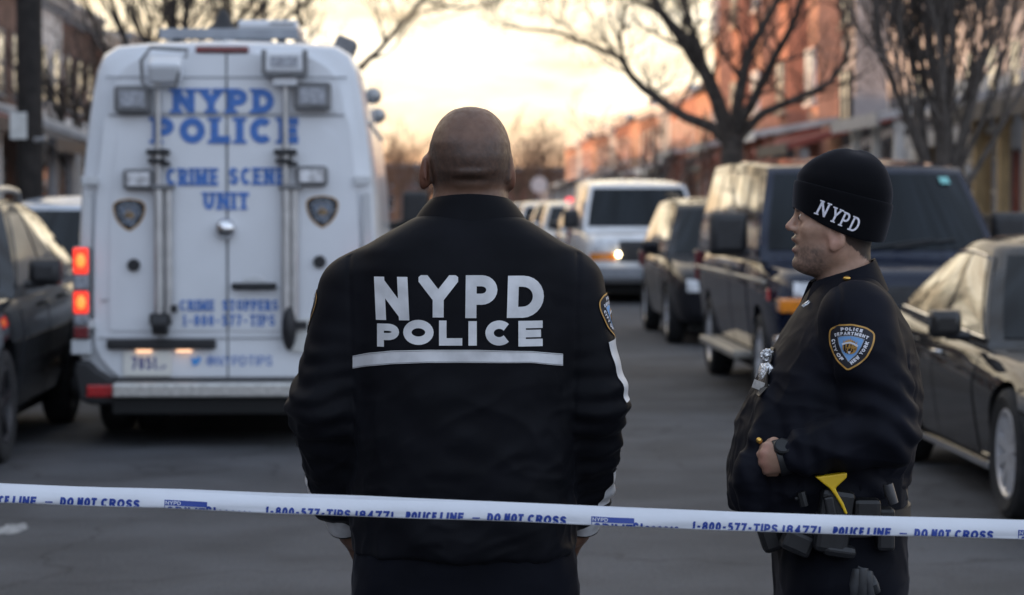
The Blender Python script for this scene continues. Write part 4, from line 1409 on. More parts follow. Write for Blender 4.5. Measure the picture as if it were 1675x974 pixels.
# mirror dome, black caps
x, z = vp(373, 374); b = MB(); b.ball((x, -.07, z), (.071, .055, .071), 24, 16); b.build('dome_mirror', M_chrome, VAN, smooth='all')
for px, py in ((224, 433), (525, 428)):
    x, z = vp(px, py); b = MB(); b.lathe([(.001, -.075), (.034, -.075), (.043, -.060), (.043, -.035)], (x, 0, z), 'Y', 20); b.build('black_cap', M_black_trim, VAN, smooth=40)


def housing(x0, x1, y0, y1, m, lens, dep=.09, inset=.03, rad=.02):
    ax, az = vp(x0, y1); bx, bz = vp(x1, y0)
    b = MB(); b.span((ax, -.04 - dep, az), (bx, -.04, bz)); o = b.build('work_lamp', m, VAN, bev=rad)
    q = MB(); q.span((ax + inset, -.045 - dep, az + inset), (bx - inset, -.0405 - dep, bz - inset)); q.build('lens', lens, o, bev=.004)
housing(196, 255, 143, 187, M_lgrey, M_lens, .10, .038)
housing(485, 545, 137, 182, M_lgrey, M_lens, .10, .038)
housing(209, 258, 277, 311, M_lgrey, M_lamp, .08, .025, .025)
housing(487, 539, 272, 305, M_lgrey, M_lamp, .08, .025, .025)

# masts with flood heads
for px, top, k in ((266, 135, 0), (471, 122, 1)):
    x, zt = vp(px, top); zl = vp(px, 308)[1]; zb = vp(px, 540)[1]
    mo = MB(); mo.tube([(x, -.11, zb), (x, -.11, zl)], .031, 12); mo.tube([(x + (.065 if k == 0 else -.0) + (.055 if k else 0), -.10, zb + .08), (x + (.065 if k == 0 else 0) + (.055 if k else 0), -.10, zl + .02)], .029, 12)
    mo.tube([(x, -.11, zl), (x, -.11, zt)], .021, 12)
    m_ = mo.build('light_mast', M_mast, VAN, smooth=50)
    b = MB(); b.box((x + .03, -.10, zl + .005), (.15, .09, .035)); b.build('collar', M_lgrey, m_, bev=.008)
    zc = vp(px, 250)[1]
    b = MB(); b.box((x, -.10, zc), (.15, .10, .035)); b.box((x - .01, -.10, zc - .06), (.11, .10, .03)); b.box((x + .05, -.11, zc - .08), (.06, .06, .03)); b.box((x, -.06, zc - .03), (.05, .06, .12)); b.build('clamp', M_black_trim, m_, bev=.006)
    zf = vp(px, 528)[1]
    b = MB()
    if k == 0: b.lathe([(.001, -.05), (.075, -.05), (.075, .05), (.001, .05)], (x + .01, -.12, zf), 'X', 20); b.box((x + .01, -.10, zf + .03), (.14, .10, .07)); b.box((x + .10, -.11, zf + .10), (.04, .05, .05)); b.box((x, -.1, zf + .09), (.05, .06, .06))
    else: b.ball((x + .02, -.12, zf - .03), (.05, .06, .15), 14, 10); b.box((x + .09, -.10, zf - .01), (.10, .03, .05))
    b.build('mast_foot', M_black_trim, m_, smooth=40)
    if k == 1:
        b = MB(); b.box((x + .125, -.06, zf - .08), (.18, .012, .22)); b.build('foot_plate', mat('foot_plate_pale', (.66, .66, .63), .4), m_)
# left flood head with wire guard
x, z = vp(280, 118)
b = MB(); b.box((x, -.16, z), (.22, .15, .15), Matrix.Rotation(R(28), 3, 'X')); fl_ = b.build('flood_lamp', P_van, VAN, bev=.03)
b = MB(); b.box((x + .02, -.20, z - .035), (.17, .02, .065), Matrix.Rotation(R(28), 3, 'X')); b.build('lens', M_black_trim, fl_, bev=.005)
b = MB()
pts = [vp(*p) for p in ((313, 100), (318, 88), (258, 84), (243, 105), (245, 140), (256, 148), (298, 147), (303, 122))]
b.tube([(p[0], -.22, p[1]) for p in pts], .013, 8); b.build('wire_guard', M_lgrey, fl_, smooth=True)
x, z = vp(471, 106)
b = MB(); b.box((x, -.14, z), (.26, .13, .13)); fl_ = b.build('flood_lamp', P_van, VAN, bev=.012)
b = MB(); b.box((x, -.208, z + .0), (.18, .008, .07)); b.build('lens', M_lens, fl_)
b = MB(); b.box((x, -.14, z - .075), (.275, .14, .035)); b.box((x - .135, -.14, z), (.03, .14, .16)); b.box((x + .135, -.14, z), (.03, .14, .16)); b.build('bracket', M_lgrey, fl_, bev=.005)
b = MB(); b.box((x, -.12, z - .125), (.16, .10, .06)); b.build('neck', P_van, fl_, bev=.01)

# roof: brake light, ladder rail, boxes, beacons
ax, az = vp(325, 88); bx, bz = vp(411, 80)
b = MB(); b.span((ax, -.04, az - .005), (bx, .05, bz + .008)); b.build('brake_light', M_red_dark, VAN, bev=.012)
ax, az = vp(256, 60); bx, bz = vp(486, 43)
b = MB(); b.span((ax, .35, az), (bx, .42, bz)); b.span((ax, .352, az + .012), (ax + .05, 4.4, bz - .01)); b.span((bx - .05, .352, az + .012), (bx, 4.4, bz - .01))
rr = b.build('roof_rack', mat('rack_grey', (.30, .32, .35), .45, metal=.4, noise=(8, .1)), VAN, bev=.008)
for px in (285, 458):
    x, z = vp(px, 70); q = MB(); q.span((x - .03, .36, 2.66), (x + .03, .42, az - .002)); q.build('rack_foot', M_black_trim, rr)
x, z = vp(392, 70); b = MB(); b.span((x - .20, .45, 2.68), (x + .20, .8, 2.735)); b.build('roof_box', P_van, VAN, bev=.012)
ax, az = vp(384, 45); bx, bz = vp(484, 27)
b = MB(); b.span((ax, .45, az + .01), (bx, 1.3, bz)); rb = b.build('roof_box', P_van, VAN, bev=.02)
q = MB(); q.span((ax + .22, .44, az + .045), (bx - .02, .449, az + .055)); q.build('box_seam', M_lgrey, rb)
x, z = vp(357, 30); b = MB(); b.lathe([(.001, -.02), (.10, -.02), (.11, .01), (.07, .05), (.045, .11), (.02, .14), (.001, .145)], (x, .6, z - .05), 'Z', 20); b.tube([(x, .6, 2.68), (x, .6, z - .06)], .03, 8); b.build('roof_horn', M_black_trim, VAN, smooth=40)
x, z = vp(352, 74); b = MB(); b.ball((x + .09, .25, 2.69), (.05, .05, .03), 12, 8); b.build('roof_lens', M_lens, VAN, smooth=True)
x, z = vp(562, 75)
b = MB(); b.box((x + .0, .6, z + .02), (.15, .30, .13), Matrix.Rotation(R(22), 3, 'Y')); b.build('roof_beacon', M_lgrey, VAN, bev=.03)
for px, py, y in ((607, 158, 1.6), (630, 190, 3.2)):
    s_ = FPX / (16.2 + y); x = (px - 837.5) / s_; z = CAM_Z - (py - 335) / s_
    w_ = Vector((x, 16.2 + y, z)); l_ = VAN.matrix_basis.inverted() @ w_
    b = MB(); b.ball((.935, y, l_.z), (.062, .10, .062), 14, 10); b.build('side_lamp', mat('side_lamp_grey', (.36, .37, .38), .35, metal=.3), VAN, smooth=True)
# wing mirrors
for sg in (-1, 1):
    b = MB(); b.span((sg * 1.10, 5.55, 1.42), (sg * 1.33, 5.70, 1.72)); o = b.build('wing_mirror', M_black_trim, VAN, bev=.04)
    q = MB(); q.tube([(sg * .97, 5.75, 1.40), (sg * 1.15, 5.68, 1.44)], .035, 8); q.build('mirror_arm', M_black_trim, o)


# shields, shared with the shoulder patches
SHIELD = [(-1.0, .66), (-.62, .88), (0, .97), (.62, .88), (1.0, .66), (1.03, .35), (.97, -.02), (.80, -.42), (.50, -.78), (0, -1.12), (-.50, -.78), (-.80, -.42), (-.97, -.02), (-1.03, .35)]


def shield_rows(k, dy=0.0, n=22, top=None):
    ys = np.linspace(-1.12 * k + .004, .97 * k - .004, n)
    P = [(x * k, y * k) for x, y in SHIELD]
    rows = []
    for y in ys:
        xs = []
        for i in range(len(P)):
            a, b_ = P[i - 1], P[i]
            if (a[1] - y) * (b_[1] - y) < 0:
                xs.append(a[0] + (b_[0] - a[0]) * (y - a[1]) / (b_[1] - a[1]))
        if len(xs) >= 2: rows.append((y + dy, min(xs), max(xs)))
    return rows


def rows_mesh(rows, fn, layer, m=10):
    mb = MB(); mb.grid([[fn(x0 + (x1 - x0) * j / m, y, layer) for j in range(m + 1)] for y, x0, x1 in rows]); return mb


def emblem(name, fn, parent, s, org=None, old=False, label=None):
    """shoulder shield of half width s; fn(u, v, layer) maps the flat emblem to a surface"""
    f = lambda x, y, l: fn(x * s, y * s, l)
    base = rows_mesh(shield_rows(1.0), f, 1).build(name, M_emb_black, parent, fix=False, org=org, smooth='all')
    pl = [(q, 2) for q in stroke_polys(rnd(SHIELD, .12, True, 3), .075, True, 0, .2)]
    polys_mesh(pl, f).build('border', M_gold, base, fix=False, org=org)
    inner = [(-.60, .34), (-.3, .42), (0, .45), (.3, .42), (.60, .34), (.50, .0), (.32, -.36), (0, -.74), (-.32, -.36), (-.50, .0)]
    rows = []
    for y in np.linspace(-.735, .445, 16):
        xs = []
        for i in range(len(inner)):
            a, b_ = inner[i - 1], inner[i]
            if (a[1] - y) * (b_[1] - y) < 0: xs.append(a[0] + (b_[0] - a[0]) * (y - a[1]) / (b_[1] - a[1]))
        if len(xs) >= 2: rows.append((y, min(xs), max(xs)))
    rows_mesh(rows, f, 3).build('shield_field', M_emb_dull if old else M_emb_blue, base, fix=False, org=org)
    pl = [(q, 4) for q in stroke_polys(inner, .03, True, 0, .2)]
    polys_mesh(pl, f).build('field_edge', M_emb_grey, base, fix=False, org=org)
    # round seal: gold fringe, dark figures, white ribbon
    pl = []
    cy, rr = -.06, .34
    for k in range(18):
        a0, a1 = 2 * math.pi * k / 18, 2 * math.pi * (k + 1) / 18
        pl.append(([(0, cy), (rr * math.cos(a0), cy + rr * .95 * math.sin(a0)), (rr * math.cos(a1), cy + rr * .95 * math.sin(a1))], 5))
    for k in range(7):
        x = -.27 + .09 * k
        pl.append(([(x - .04, .20 - abs(x) * .5), (x + .04, .20 - abs(x) * .5), (x * 1.15, .37 - abs(x) * .45)], 5.5))
    polys_mesh(pl, f).build('seal', M_bronze if old else M_gold, base, fix=False, org=org)
    pl = []
    r_ = random.Random(4)
    for k in range(30):
        x, y = r_.uniform(-.26, .26), r_.uniform(-.34, .20)
        if x * x + (y + .06) ** 2 > .085: continue
        w_, h_ = r_.uniform(.02, .045), r_.uniform(.035, .09)
        pl.append(([(x - w_, y - h_), (x + w_, y - h_ * .6), (x + w_ * .6, y + h_), (x - w_ * .7, y + h_ * .8)], 6 + (k % 5) * .12))
    polys_mesh(pl, f).build('seal_figures', M_emb_black, base, fix=False, org=org)
    pl = [(q, 7) for q in stroke_polys([(-.36, .02), (-.2, .10), (0, .15), (.2, .10), (.36, .02)], .085, False, 0, .12)]
    polys_mesh(pl, f).build('seal_ribbon', M_emb_grey if old else M_emb_white, base, fix=False, org=org)
    polys_mesh([([(-.06, -.24), (.06, -.24), (.05, -.33), (0, -.37), (-.05, -.33)], 7)], f).build('seal_shield', M_emb_white, base, fix=False, org=org)

    def word(s_, path, h, t, k=1.0):
        """letters spaced along a polyline path, tops to its left"""
        P = [Vector(p) for p in path]
        L_ = [0]
        for i in range(1, len(P)): L_.append(L_[-1] + (P[i] - P[i - 1]).length)
        adv = [(.45 if c == ' ' else GL[c][0] + .25 * t / h + (t / h if c == 'I' else 0)) for c in s_]
        g_ = .17
        tot = sum(adv) + g_ * (len(adv) - 1)
        u = L_[-1] / tot; pos = 0; pl = []
        for c, a in zip(s_, adv):
            m_ = (pos + a / 2) * u
            i = max(0, min(len(P) - 2, int(np.searchsorted(L_, m_) - 1)))
            d = (P[i + 1] - P[i]).normalized(); o = P[i] + d * (m_ - L_[i]); n_ = Vector((-d.y, d.x))
            if c != ' ':
                wd = a * u
                for q, l in glyph(c, wd, h, t, maxlen=.2):
                    pl.append(([tuple(o + d * (x - wd / 2) + n_ * y) for x, y in q], 8 + l * .2))
            pos += a + g_
        return polys_mesh(pl, f).build('patch_lettering', M_emb_grey if old else M_emb_white, base, fix=False, org=org)
    ar = lambda cx, cy, r, a0, a1: [(cx + r * math.cos(R(a0 + (a1 - a0) * i / 16)), cy + r * math.sin(R(a0 + (a1 - a0) * i / 16))) for i in range(17)]
    word('POLICE', ar(0, -1.5, 2.18, 102.5, 77.5), .155, .05)
    word('DEPARTMENT', ar(0, -1.5, 1.985, 112, 68), .150, .045)
    word('CITY', [(-.90, .20), (-.85, .0), (-.76, -.20), (-.66, -.37)], .165, .050)
    word('OF', [(-.60, -.46), (-.45, -.64), (-.32, -.77)], .165, .050)
    word('NEW', [(.17, -.87), (.30, -.74), (.45, -.58), (.52, -.48)], .165, .050)
    word('YORK', [(.58, -.38), (.70, -.18), (.77, .0), (.83, .22)], .165, .050)
    return base


for px, py in ((217, 350), (529.5, 345)):
    x, z = vp(px, py)
    emblem('shield_decal', lambda u, v, l, x=x, z=z: (x + u, -.0435 - .0008 * l, z + v), VAN, .102, old=True)
# ------------------------------------------------------------------ signed distance bodies
def s_min(a, b, k):
    h = np.clip(.5 + .5 * (b - a) / k, 0, 1)
    return b + (a - b) * h - k * h * (1 - h)


def s_max(a, b, k): return -s_min(-a, -b, k)


def cone(p, a, b, ra, rb, sq=(1, 1, 1)):
    """tapered capsule"""
    q = np.array(sq, dtype=np.float32)
    a = np.array(a, dtype=np.float32) * q; b = np.array(b, dtype=np.float32) * q
    pp = p * q
    ab = b - a
    t = np.clip(((pp - a) @ ab) / max(float(ab @ ab), 1e-9), 0, 1)
    d = np.linalg.norm(pp - a - t[:, None] * ab, axis=1)
    return (d - (ra + (rb - ra) * t)) / max(sq)


def ell(p, c, r):
    c = np.array(c, dtype=np.float32); r = np.array(r, dtype=np.float32)
    k = np.linalg.norm((p - c) / r, axis=1)
    return (k - 1) * float(min(r))


def rell(p, c, r, M):
    """ellipsoid in rotated axes (rows of M)"""
    c = np.array(c, dtype=np.float32); r = np.array(r, dtype=np.float32)
    q = (p - c) @ np.array(M, dtype=np.float32).T
    return (np.linalg.norm(q / r, axis=1) - 1) * float(min(r))


def stack(p, T, n=2.2, cap=.01):
    """stack of super-ellipses: rows (z, cx, cy, a, b) with rising z"""
    T = np.array(sorted(T), dtype=np.float32)
    z = p[:, 2]
    cx, cy, a, b = [np.interp(z, T[:, 0], T[:, i]) for i in (1, 2, 3, 4)]
    k = ((np.abs(p[:, 0] - cx) / a) ** n + (np.abs(p[:, 1] - cy) / b) ** n + 1e-12) ** (1 / n)
    d = (k - 1) * np.minimum(a, b)
    return s_max(s_max(d, T[0, 0] - z, cap), z - T[-1, 0], cap)


def mesh_sdf(f, lo, hi, h, coarse=6):
    lo = np.array(lo, dtype=np.float32); hi = np.array(hi, dtype=np.float32)
    nb = np.ceil((hi - lo) / (h * coarse)).astype(int)
    g = nb * coarse + 1
    H = h * coarse
    cc = np.stack(np.meshgrid(*[np.arange(n) for n in nb], indexing='ij'), -1).reshape(-1, 3)
    ctr = (lo + (cc + .5) * H).astype(np.float32)
    dc = f(ctr)
    val = np.where(dc.reshape(nb) < 0, -1.0, 1.0).astype(np.float32)
    V = np.ones(g, dtype=np.float32)
    V[:-1, :-1, :-1] = np.repeat(np.repeat(np.repeat(val, coarse, 0), coarse, 1), coarse, 2)
    near = cc[np.abs(dc) < H * 1.75]
    off = np.stack(np.meshgrid(*[np.arange(coarse + 1)] * 3, indexing='ij'), -1).reshape(-1, 3)
    for i in range(0, len(near), 1500):
        idx = (near[i:i + 1500, None, :] * coarse + off[None]).reshape(-1, 3)
        V[idx[:, 0], idx[:, 1], idx[:, 2]] = f((lo + idx * h).astype(np.float32))
    ins = V < 0
    s = np.zeros(tuple(n - 1 for n in g), dtype=np.int8)
    for dx in (0, 1):
        for dy in (0, 1):
            for dz in (0, 1):
                s += ins[dx:g[0] - 1 + dx, dy:g[1] - 1 + dy, dz:g[2] - 1 + dz]
    act = np.argwhere((s > 0) & (s < 8))
    acc = np.zeros((len(act), 3), dtype=np.float64); cnt = np.zeros(len(act))
    for ax in range(3):
        o = [a for a in range(3) if a != ax]
        for u in (0, 1):
            for v in (0, 1):
                d = np.zeros(3, int); d[o[0]] = u; d[o[1]] = v
                e = np.zeros(3, int); e[ax] = 1
                p0 = act + d; p1 = p0 + e
                a = V[p0[:, 0], p0[:, 1], p0[:, 2]]; b = V[p1[:, 0], p1[:, 1], p1[:, 2]]
                m = (a < 0) != (b < 0)
                t = np.where(m, a / np.where(a == b, 1, a - b), 0)
                q = p0.astype(np.float64); q[:, ax] += t
                acc[m] += q[m]; cnt[m] += 1
    vs = lo + acc / cnt[:, None] * h
    ix = -np.ones(s.shape, dtype=np.int64)
    ix[act[:, 0], act[:, 1], act[:, 2]] = np.arange(len(act))
    F = []
    for ax in range(3):
        b, c = (ax + 1) % 3, (ax + 2) % 3
        sl0 = [slice(None)] * 3; sl1 = [slice(None)] * 3
        sl0[ax] = slice(0, -1); sl1[ax] = slice(1, None)
        A, B = ins[tuple(sl0)], ins[tuple(sl1)]
        e = np.argwhere(A != B)
        e = e[(e[:, b] > 0) & (e[:, c] > 0) & (e[:, b] < g[b] - 1) & (e[:, c] < g[c] - 1)]
        if not len(e): continue
        def at_(db, dc_):
            q = e.copy(); q[:, b] += db; q[:, c] += dc_
            return ix[q[:, 0], q[:, 1], q[:, 2]]
        q = np.stack([at_(-1, -1), at_(0, -1), at_(0, 0), at_(-1, 0)], 1)
        fl = ~A[e[:, 0], e[:, 1], e[:, 2]]
        q[fl] = q[fl][:, ::-1]
        F.append(q)
    F = np.concatenate(F)
    F = F[(F >= 0).all(1)]
    return vs, F


def edges_of(F):
    e = np.concatenate([F[:, [0, 1]], F[:, [1, 2]], F[:, [2, 3]], F[:, [3, 0]]])
    e.sort(1); return np.unique(e, axis=0)


def relax(vs, F, it=2, k=.5):
    E = edges_of(F); n = len(vs)
    for _ in range(it):
        s = np.zeros_like(vs); c = np.zeros(n)
        for a, b in ((0, 1), (1, 0)):
            for d in range(3): s[:, d] += np.bincount(E[:, a], vs[E[:, b], d], n)
            c += np.bincount(E[:, a], minlength=n)
        vs = vs + (s / np.maximum(c, 1)[:, None] - vs) * k
    return vs


def normals(vs, F):
    d1 = vs[F[:, 2]] - vs[F[:, 0]]; d2 = vs[F[:, 3]] - vs[F[:, 1]]
    fn = np.cross(d1, d2); n = np.zeros_like(vs)
    for k in range(4):
        for d in range(3): n[:, d] += np.bincount(F[:, k], fn[:, d], len(vs))
    return n / np.maximum(np.linalg.norm(n, axis=1), 1e-9)[:, None]


def vnoise(p, seed=0):
    """value noise in -1..1 on (N,3) points"""
    i = np.floor(p).astype(np.int64); f = p - i
    f = f * f * f * (f * (f * 6 - 15) + 10)
    out = 0
    for dx in (0, 1):
        for dy in (0, 1):
            for dz in (0, 1):
                h = (i[:, 0] + dx) * 374761393 + (i[:, 1] + dy) * 668265263 + (i[:, 2] + dz) * 2147483647 + seed * 1274126177
                h = (h ^ (h >> 13)) * 1274126177
                h = (h ^ (h >> 16)) & 0xffff
                wgt = (f[:, 0] if dx else 1 - f[:, 0]) * (f[:, 1] if dy else 1 - f[:, 1]) * (f[:, 2] if dz else 1 - f[:, 2])
                out = out + wgt * (h / 32767.5 - 1)
    return out


def folds(p, dirs, freq, seed, warp=.6):
    """soft ridges running along dirs"""
    d = np.array(dirs, dtype=float); d /= np.linalg.norm(d)
    q = p - np.outer(p @ d, d) * .78                      # stretched along the fold direction
    q = q * freq + np.stack([vnoise(p * freq * .35, seed + 5), vnoise(p * freq * .35, seed + 6), vnoise(p * freq * .35, seed + 7)], 1) * warp
    a = vnoise(q, seed)
    return 1 - 2 * np.abs(a) ** .8


def np_obj(name, vs, F, m, parent, org, colors=None):
    me = bpy.data.meshes.new(name)
    v = (vs - np.array(org)).astype(np.float32)
    me.vertices.add(len(v)); me.vertices.foreach_set('co', v.ravel())
    me.loops.add(F.size); me.loops.foreach_set('vertex_index', F.ravel().astype(np.int32))
    me.polygons.add(len(F)); me.polygons.foreach_set('loop_start', np.arange(0, F.size, 4, dtype=np.int32))
    me.polygons.foreach_set('loop_total', np.full(len(F), 4, dtype=np.int32))
    me.polygons.foreach_set('use_smooth', np.ones(len(F), dtype=bool))
    me.update(calc_edges=True); me.validate()
    if colors is not None:
        at_ = me.color_attributes.new('tone', 'FLOAT_COLOR', 'POINT')
        c = np.concatenate([colors, np.ones((len(colors), 1))], 1).astype(np.float32)
        at_.data.foreach_set('color', c.ravel())
    me.materials.append(m)
    return link(name, me, parent)


def np_bvh(vs, F):
    return BVHTree.FromPolygons([Vector(v) for v in vs.tolist()], F.tolist())


def fabric(name, c, rough=.62, sheen=.25, scale=900, strength=.25, crease=.42):
    m = bpy.data.materials.new(name); m.use_nodes = True
    t = m.node_tree; b = t.nodes['Principled BSDF']
    b.inputs['Roughness'].default_value = rough
    b.inputs['Specular IOR Level'].default_value = .06
    b.inputs['Sheen Weight'].default_value = sheen
    b.inputs['Sheen Roughness'].default_value = .45
    b.inputs['Sheen Tint'].default_value = (.75, .8, 1, 1)
    tc = t.nodes.new('ShaderNodeTexCoord')
    n1 = t.nodes.new('ShaderNodeTexNoise'); n1.inputs['Scale'].default_value = 7; n1.inputs['Detail'].default_value = 8
    t.links.new(tc.outputs['Object'], n1.inputs[0])
    r = ramp(t, [(.3, tuple(x * .75 for x in c)), (.7, tuple(x * 1.3 for x in c))])
    t.links.new(n1.outputs[0], r.inputs[0]); t.links.new(r.outputs[0], b.inputs['Base Color'])
    n2 = t.nodes.new('ShaderNodeTexNoise'); n2.inputs['Scale'].default_value = scale; n2.inputs['Detail'].default_value = 2
    t.links.new(tc.outputs['Object'], n2.inputs[0])
    bp_ = t.nodes.new('ShaderNodeBump'); bp_.inputs['Strength'].default_value = strength; bp_.inputs['Distance'].default_value = .0008
    t.links.new(n2.outputs[0], bp_.inputs['Height'])
    n3 = t.nodes.new('ShaderNodeTexNoise'); n3.noise_type = 'RIDGED_MULTIFRACTAL'; n3.inputs['Scale'].default_value = 5.5; n3.inputs['Detail'].default_value = 3; n3.inputs['Distortion'].default_value = .9
    n3.inputs['Roughness'].default_value = .42
    mp = t.nodes.new('ShaderNodeMapping'); mp.inputs['Scale'].default_value = (.8, 1.0, 1.5); mp.inputs['Rotation'].default_value = (.2, .35, .1)
    t.links.new(tc.outputs['Object'], mp.inputs[0]); t.links.new(mp.outputs[0], n3.inputs[0])
    b3 = t.nodes.new('ShaderNodeBump'); b3.inputs['Strength'].default_value = crease; b3.inputs['Distance'].default_value = .012
    t.links.new(n3.outputs[0], b3.inputs['Height']); t.links.new(bp_.outputs[0], b3.inputs['Normal'])
    t.links.new(b3.outputs[0], b.inputs['Normal'])
    MATS[name] = m
    return m


def skin_mat(name):
    m = bpy.data.materials.new(name); m.use_nodes = True
    t = m.node_tree; b = t.nodes['Principled BSDF']
    va = t.nodes.new('ShaderNodeVertexColor'); va.layer_name = 'tone'
    tc = t.nodes.new('ShaderNodeTexCoord')
    n1 = t.nodes.new('ShaderNodeTexNoise'); n1.inputs['Scale'].default_value = 60; n1.inputs['Detail'].default_value = 6
    t.links.new(tc.outputs['Object'], n1.inputs[0])
    r = ramp(t, [(.3, (.92, .90, .89)), (.7, (1.07, 1.07, 1.07))])
    t.links.new(n1.outputs[0], r.inputs[0])
    mx = t.nodes.new('ShaderNodeMix'); mx.data_type = 'RGBA'; mx.blend_type = 'MULTIPLY'; mx.inputs[0].default_value = 1
    t.links.new(va.outputs[0], mx.inputs[6]); t.links.new(r.outputs[0], mx.inputs[7])
    t.links.new(mx.outputs[2], b.inputs['Base Color'])
    rr = ramp(t, [(.3, (.36, .36, .36)), (.7, (.60, .60, .60))])
    n4 = t.nodes.new('ShaderNodeTexNoise'); n4.inputs['Scale'].default_value = 90; n4.inputs['Detail'].default_value = 5
    t.links.new(tc.outputs['Object'], n4.inputs[0]); t.links.new(n4.outputs[0], rr.inputs[0]); t.links.new(rr.outputs[0], b.inputs['Roughness'])
    b.inputs['Specular IOR Level'].default_value = .45
    b.inputs['Subsurface Weight'].default_value = .06
    b.inputs['Subsurface Radius'].default_value = (.010, .004, .002)
    b.inputs['Subsurface Scale'].default_value = .6
    n2 = t.nodes.new('ShaderNodeTexNoise'); n2.inputs['Scale'].default_value = 420; n2.inputs['Detail'].default_value = 3
    t.links.new(tc.outputs['Object'], n2.inputs[0])
    bp_ = t.nodes.new('ShaderNodeBump'); bp_.inputs['Strength'].default_value = .4; bp_.inputs['Distance'].default_value = .0008
    t.links.new(n2.outputs[0], bp_.inputs['Height']); t.links.new(bp_.outputs[0], b.inputs['Normal'])
    return m


M_jacket = fabric('jacket_black_nylon', (0.0072, 0.0075, 0.0098), .50, .02)
M_jacket2 = fabric('jacket_navy_cloth', (0.0084, 0.0090, 0.0135), .6, .01)
M_trouser = fabric('trouser_navy_cloth', (0.0055, 0.006, 0.009), .75, .06)
M_knit = fabric('knit_black', (0.0045, 0.0045, 0.0055), .9, .12, 500, .5, .08)
M_skin = skin_mat('skin')
M_reflect = mat('reflective_silver', (0.62, 0.62, 0.63), .45, spec=.5, noise=(16, .16), bump=(22, .5, .004))
M_leather = mat('duty_leather', (0.008, 0.008, 0.009), .45, noise=(30, .3))
M_polymer = mat('black_polymer', (0.010, 0.0105, 0.012), .45, noise=(30, .2))
M_yellow = mat('yellow_plastic', (0.72, 0.46, 0.01), .4, noise=(20, .1))
M_brass = mat('brass_button', (0.70, 0.42, 0.10), .25, metal=.9)
M_silver = mat('silver_badge', (0.72, 0.72, 0.72), .22, metal=.9, noise=(150, .5), bump=(260, .8, .004))
M_thread = mat('white_thread', (0.72, 0.70, 0.76), .7, noise=(300, .15))
M_shoe = mat('boot_leather', (0.012, 0.012, 0.012), .4, noise=(20, .3))
M_eye = mat('eye_white', (.55, .5, .47), .2)
M_hairdark = mat('hair_dark', (.010, .008, .007), .8, noise=(80, .4))


def px3(x, y, Y=5.07):
    p = at(x, y, Y); return p


def surf_map(bv, c, nrm, up, off=.0016, reach=.5, dirn=None):
    """flat emblem coordinates (u, v) at centre c to points lying on a surface"""
    n = Vector(nrm).normalized(); up = Vector(up); up = (up - n * up.dot(n)).normalized(); right = up.cross(n).normalized()
    d = (Vector(dirn).normalized() if dirn else n)

    def f(u, v, l):
        p = Vector(c) + right * u + up * v
        h = bv.ray_cast(p + d * reach, -d)
        if h[0] is None:
            k = bv.find_nearest(p); return k[0] + k[1] * (off + .0003 * l)
        q = h[1] if h[1].dot(d) > 0 else -h[1]
        return h[0] + q * (off + .0003 * l)
    return f


# ================================================================== bald officer, seen from behind
O1 = Vector((-.095, 5.07, 0.0))


def p1(x, y, dy=0.0):
    q = at(x, y, 5.07 + dy); return (q.x, q.y, q.z)


def head1(p):
    rows = []
    for y, hw, cyo, b in ((175, .020, .02, .026), (179, .0365, .02, .044), (184, .046, .02, .056), (190, .0550, .019, .066), (197, .0635, .018, .075), (207, .0715, .016, .083), (217, .0775, .015, .089), (235, .0840, .012, .098), (258, .0840, .010, .100), (280, .0800, .012, .098),
                          (296, .0765, .018, .088), (310, .0750, .020, .078), (325, .0785, .016, .072), (345, .083, .010, .074)):
        q = at(769, y, 5.07); rows.append((q.z, q.x, 5.07 + cyo, hw, b))
    q = at(769, 174.0, 5.07); rows.append((q.z, q.x, 5.09, .008, .010))
    d = stack(p, rows, 2.1, .012)
    # jaw, chin and nose on the far side
    d = s_min(d, cone(p, p1(769, 330, .095), p1(769, 300, .06), .050, .06), .04)
    d = s_min(d, cone(p, p1(769, 275, .105), p1(769, 292, .118), .010, .016), .02)
    # ears
    for sg, cx in ((-1, 696), (1, 833)):
        c = p1(cx, 283, .012)
        M = Matrix.Rotation(sg * R(8), 3, 'Y') @ Matrix.Rotation(-sg * R(24), 3, 'Z')
        e = rell(p, c, (.0112, .021, .038), M)
        e = s_min(e, cone(p, p1(cx - sg * 1.5, 262, .02), p1(cx - sg * 3, 300, .004), .0085, .0065), .010)
        e = s_min(e, cone(p, p1(cx + sg * 1.0, 262, -.005), p1(cx - sg * 1.0, 296, -.012), .0045, .0035), .006)
        d = s_min(d, e, .012)
    # crease across the nape
    z0 = at(769, 296, 5.07).z
    wx = np.clip(1 - (np.abs(p[:, 0] - at(769, 0, 5.07).x) / .045) ** 2, 0, 1)
    d = d + .0045 * wx * np.exp(-((p[:, 2] - z0 - .002) / .0045) ** 2) * (p[:, 1] < 5.07)
    d = d - .0045 * wx * np.exp(-((p[:, 2] - z0 - .013) / .008) ** 2) * (p[:, 1] < 5.07)
    d = d - .0030 * wx * np.exp(-((p[:, 2] - z0 + .012) / .007) ** 2) * (p[:, 1] < 5.07)
    d = d + .0022 * wx * np.exp(-((p[:, 2] - z0 - .026) / .004) ** 2) * (p[:, 1] < 5.07)
    return d


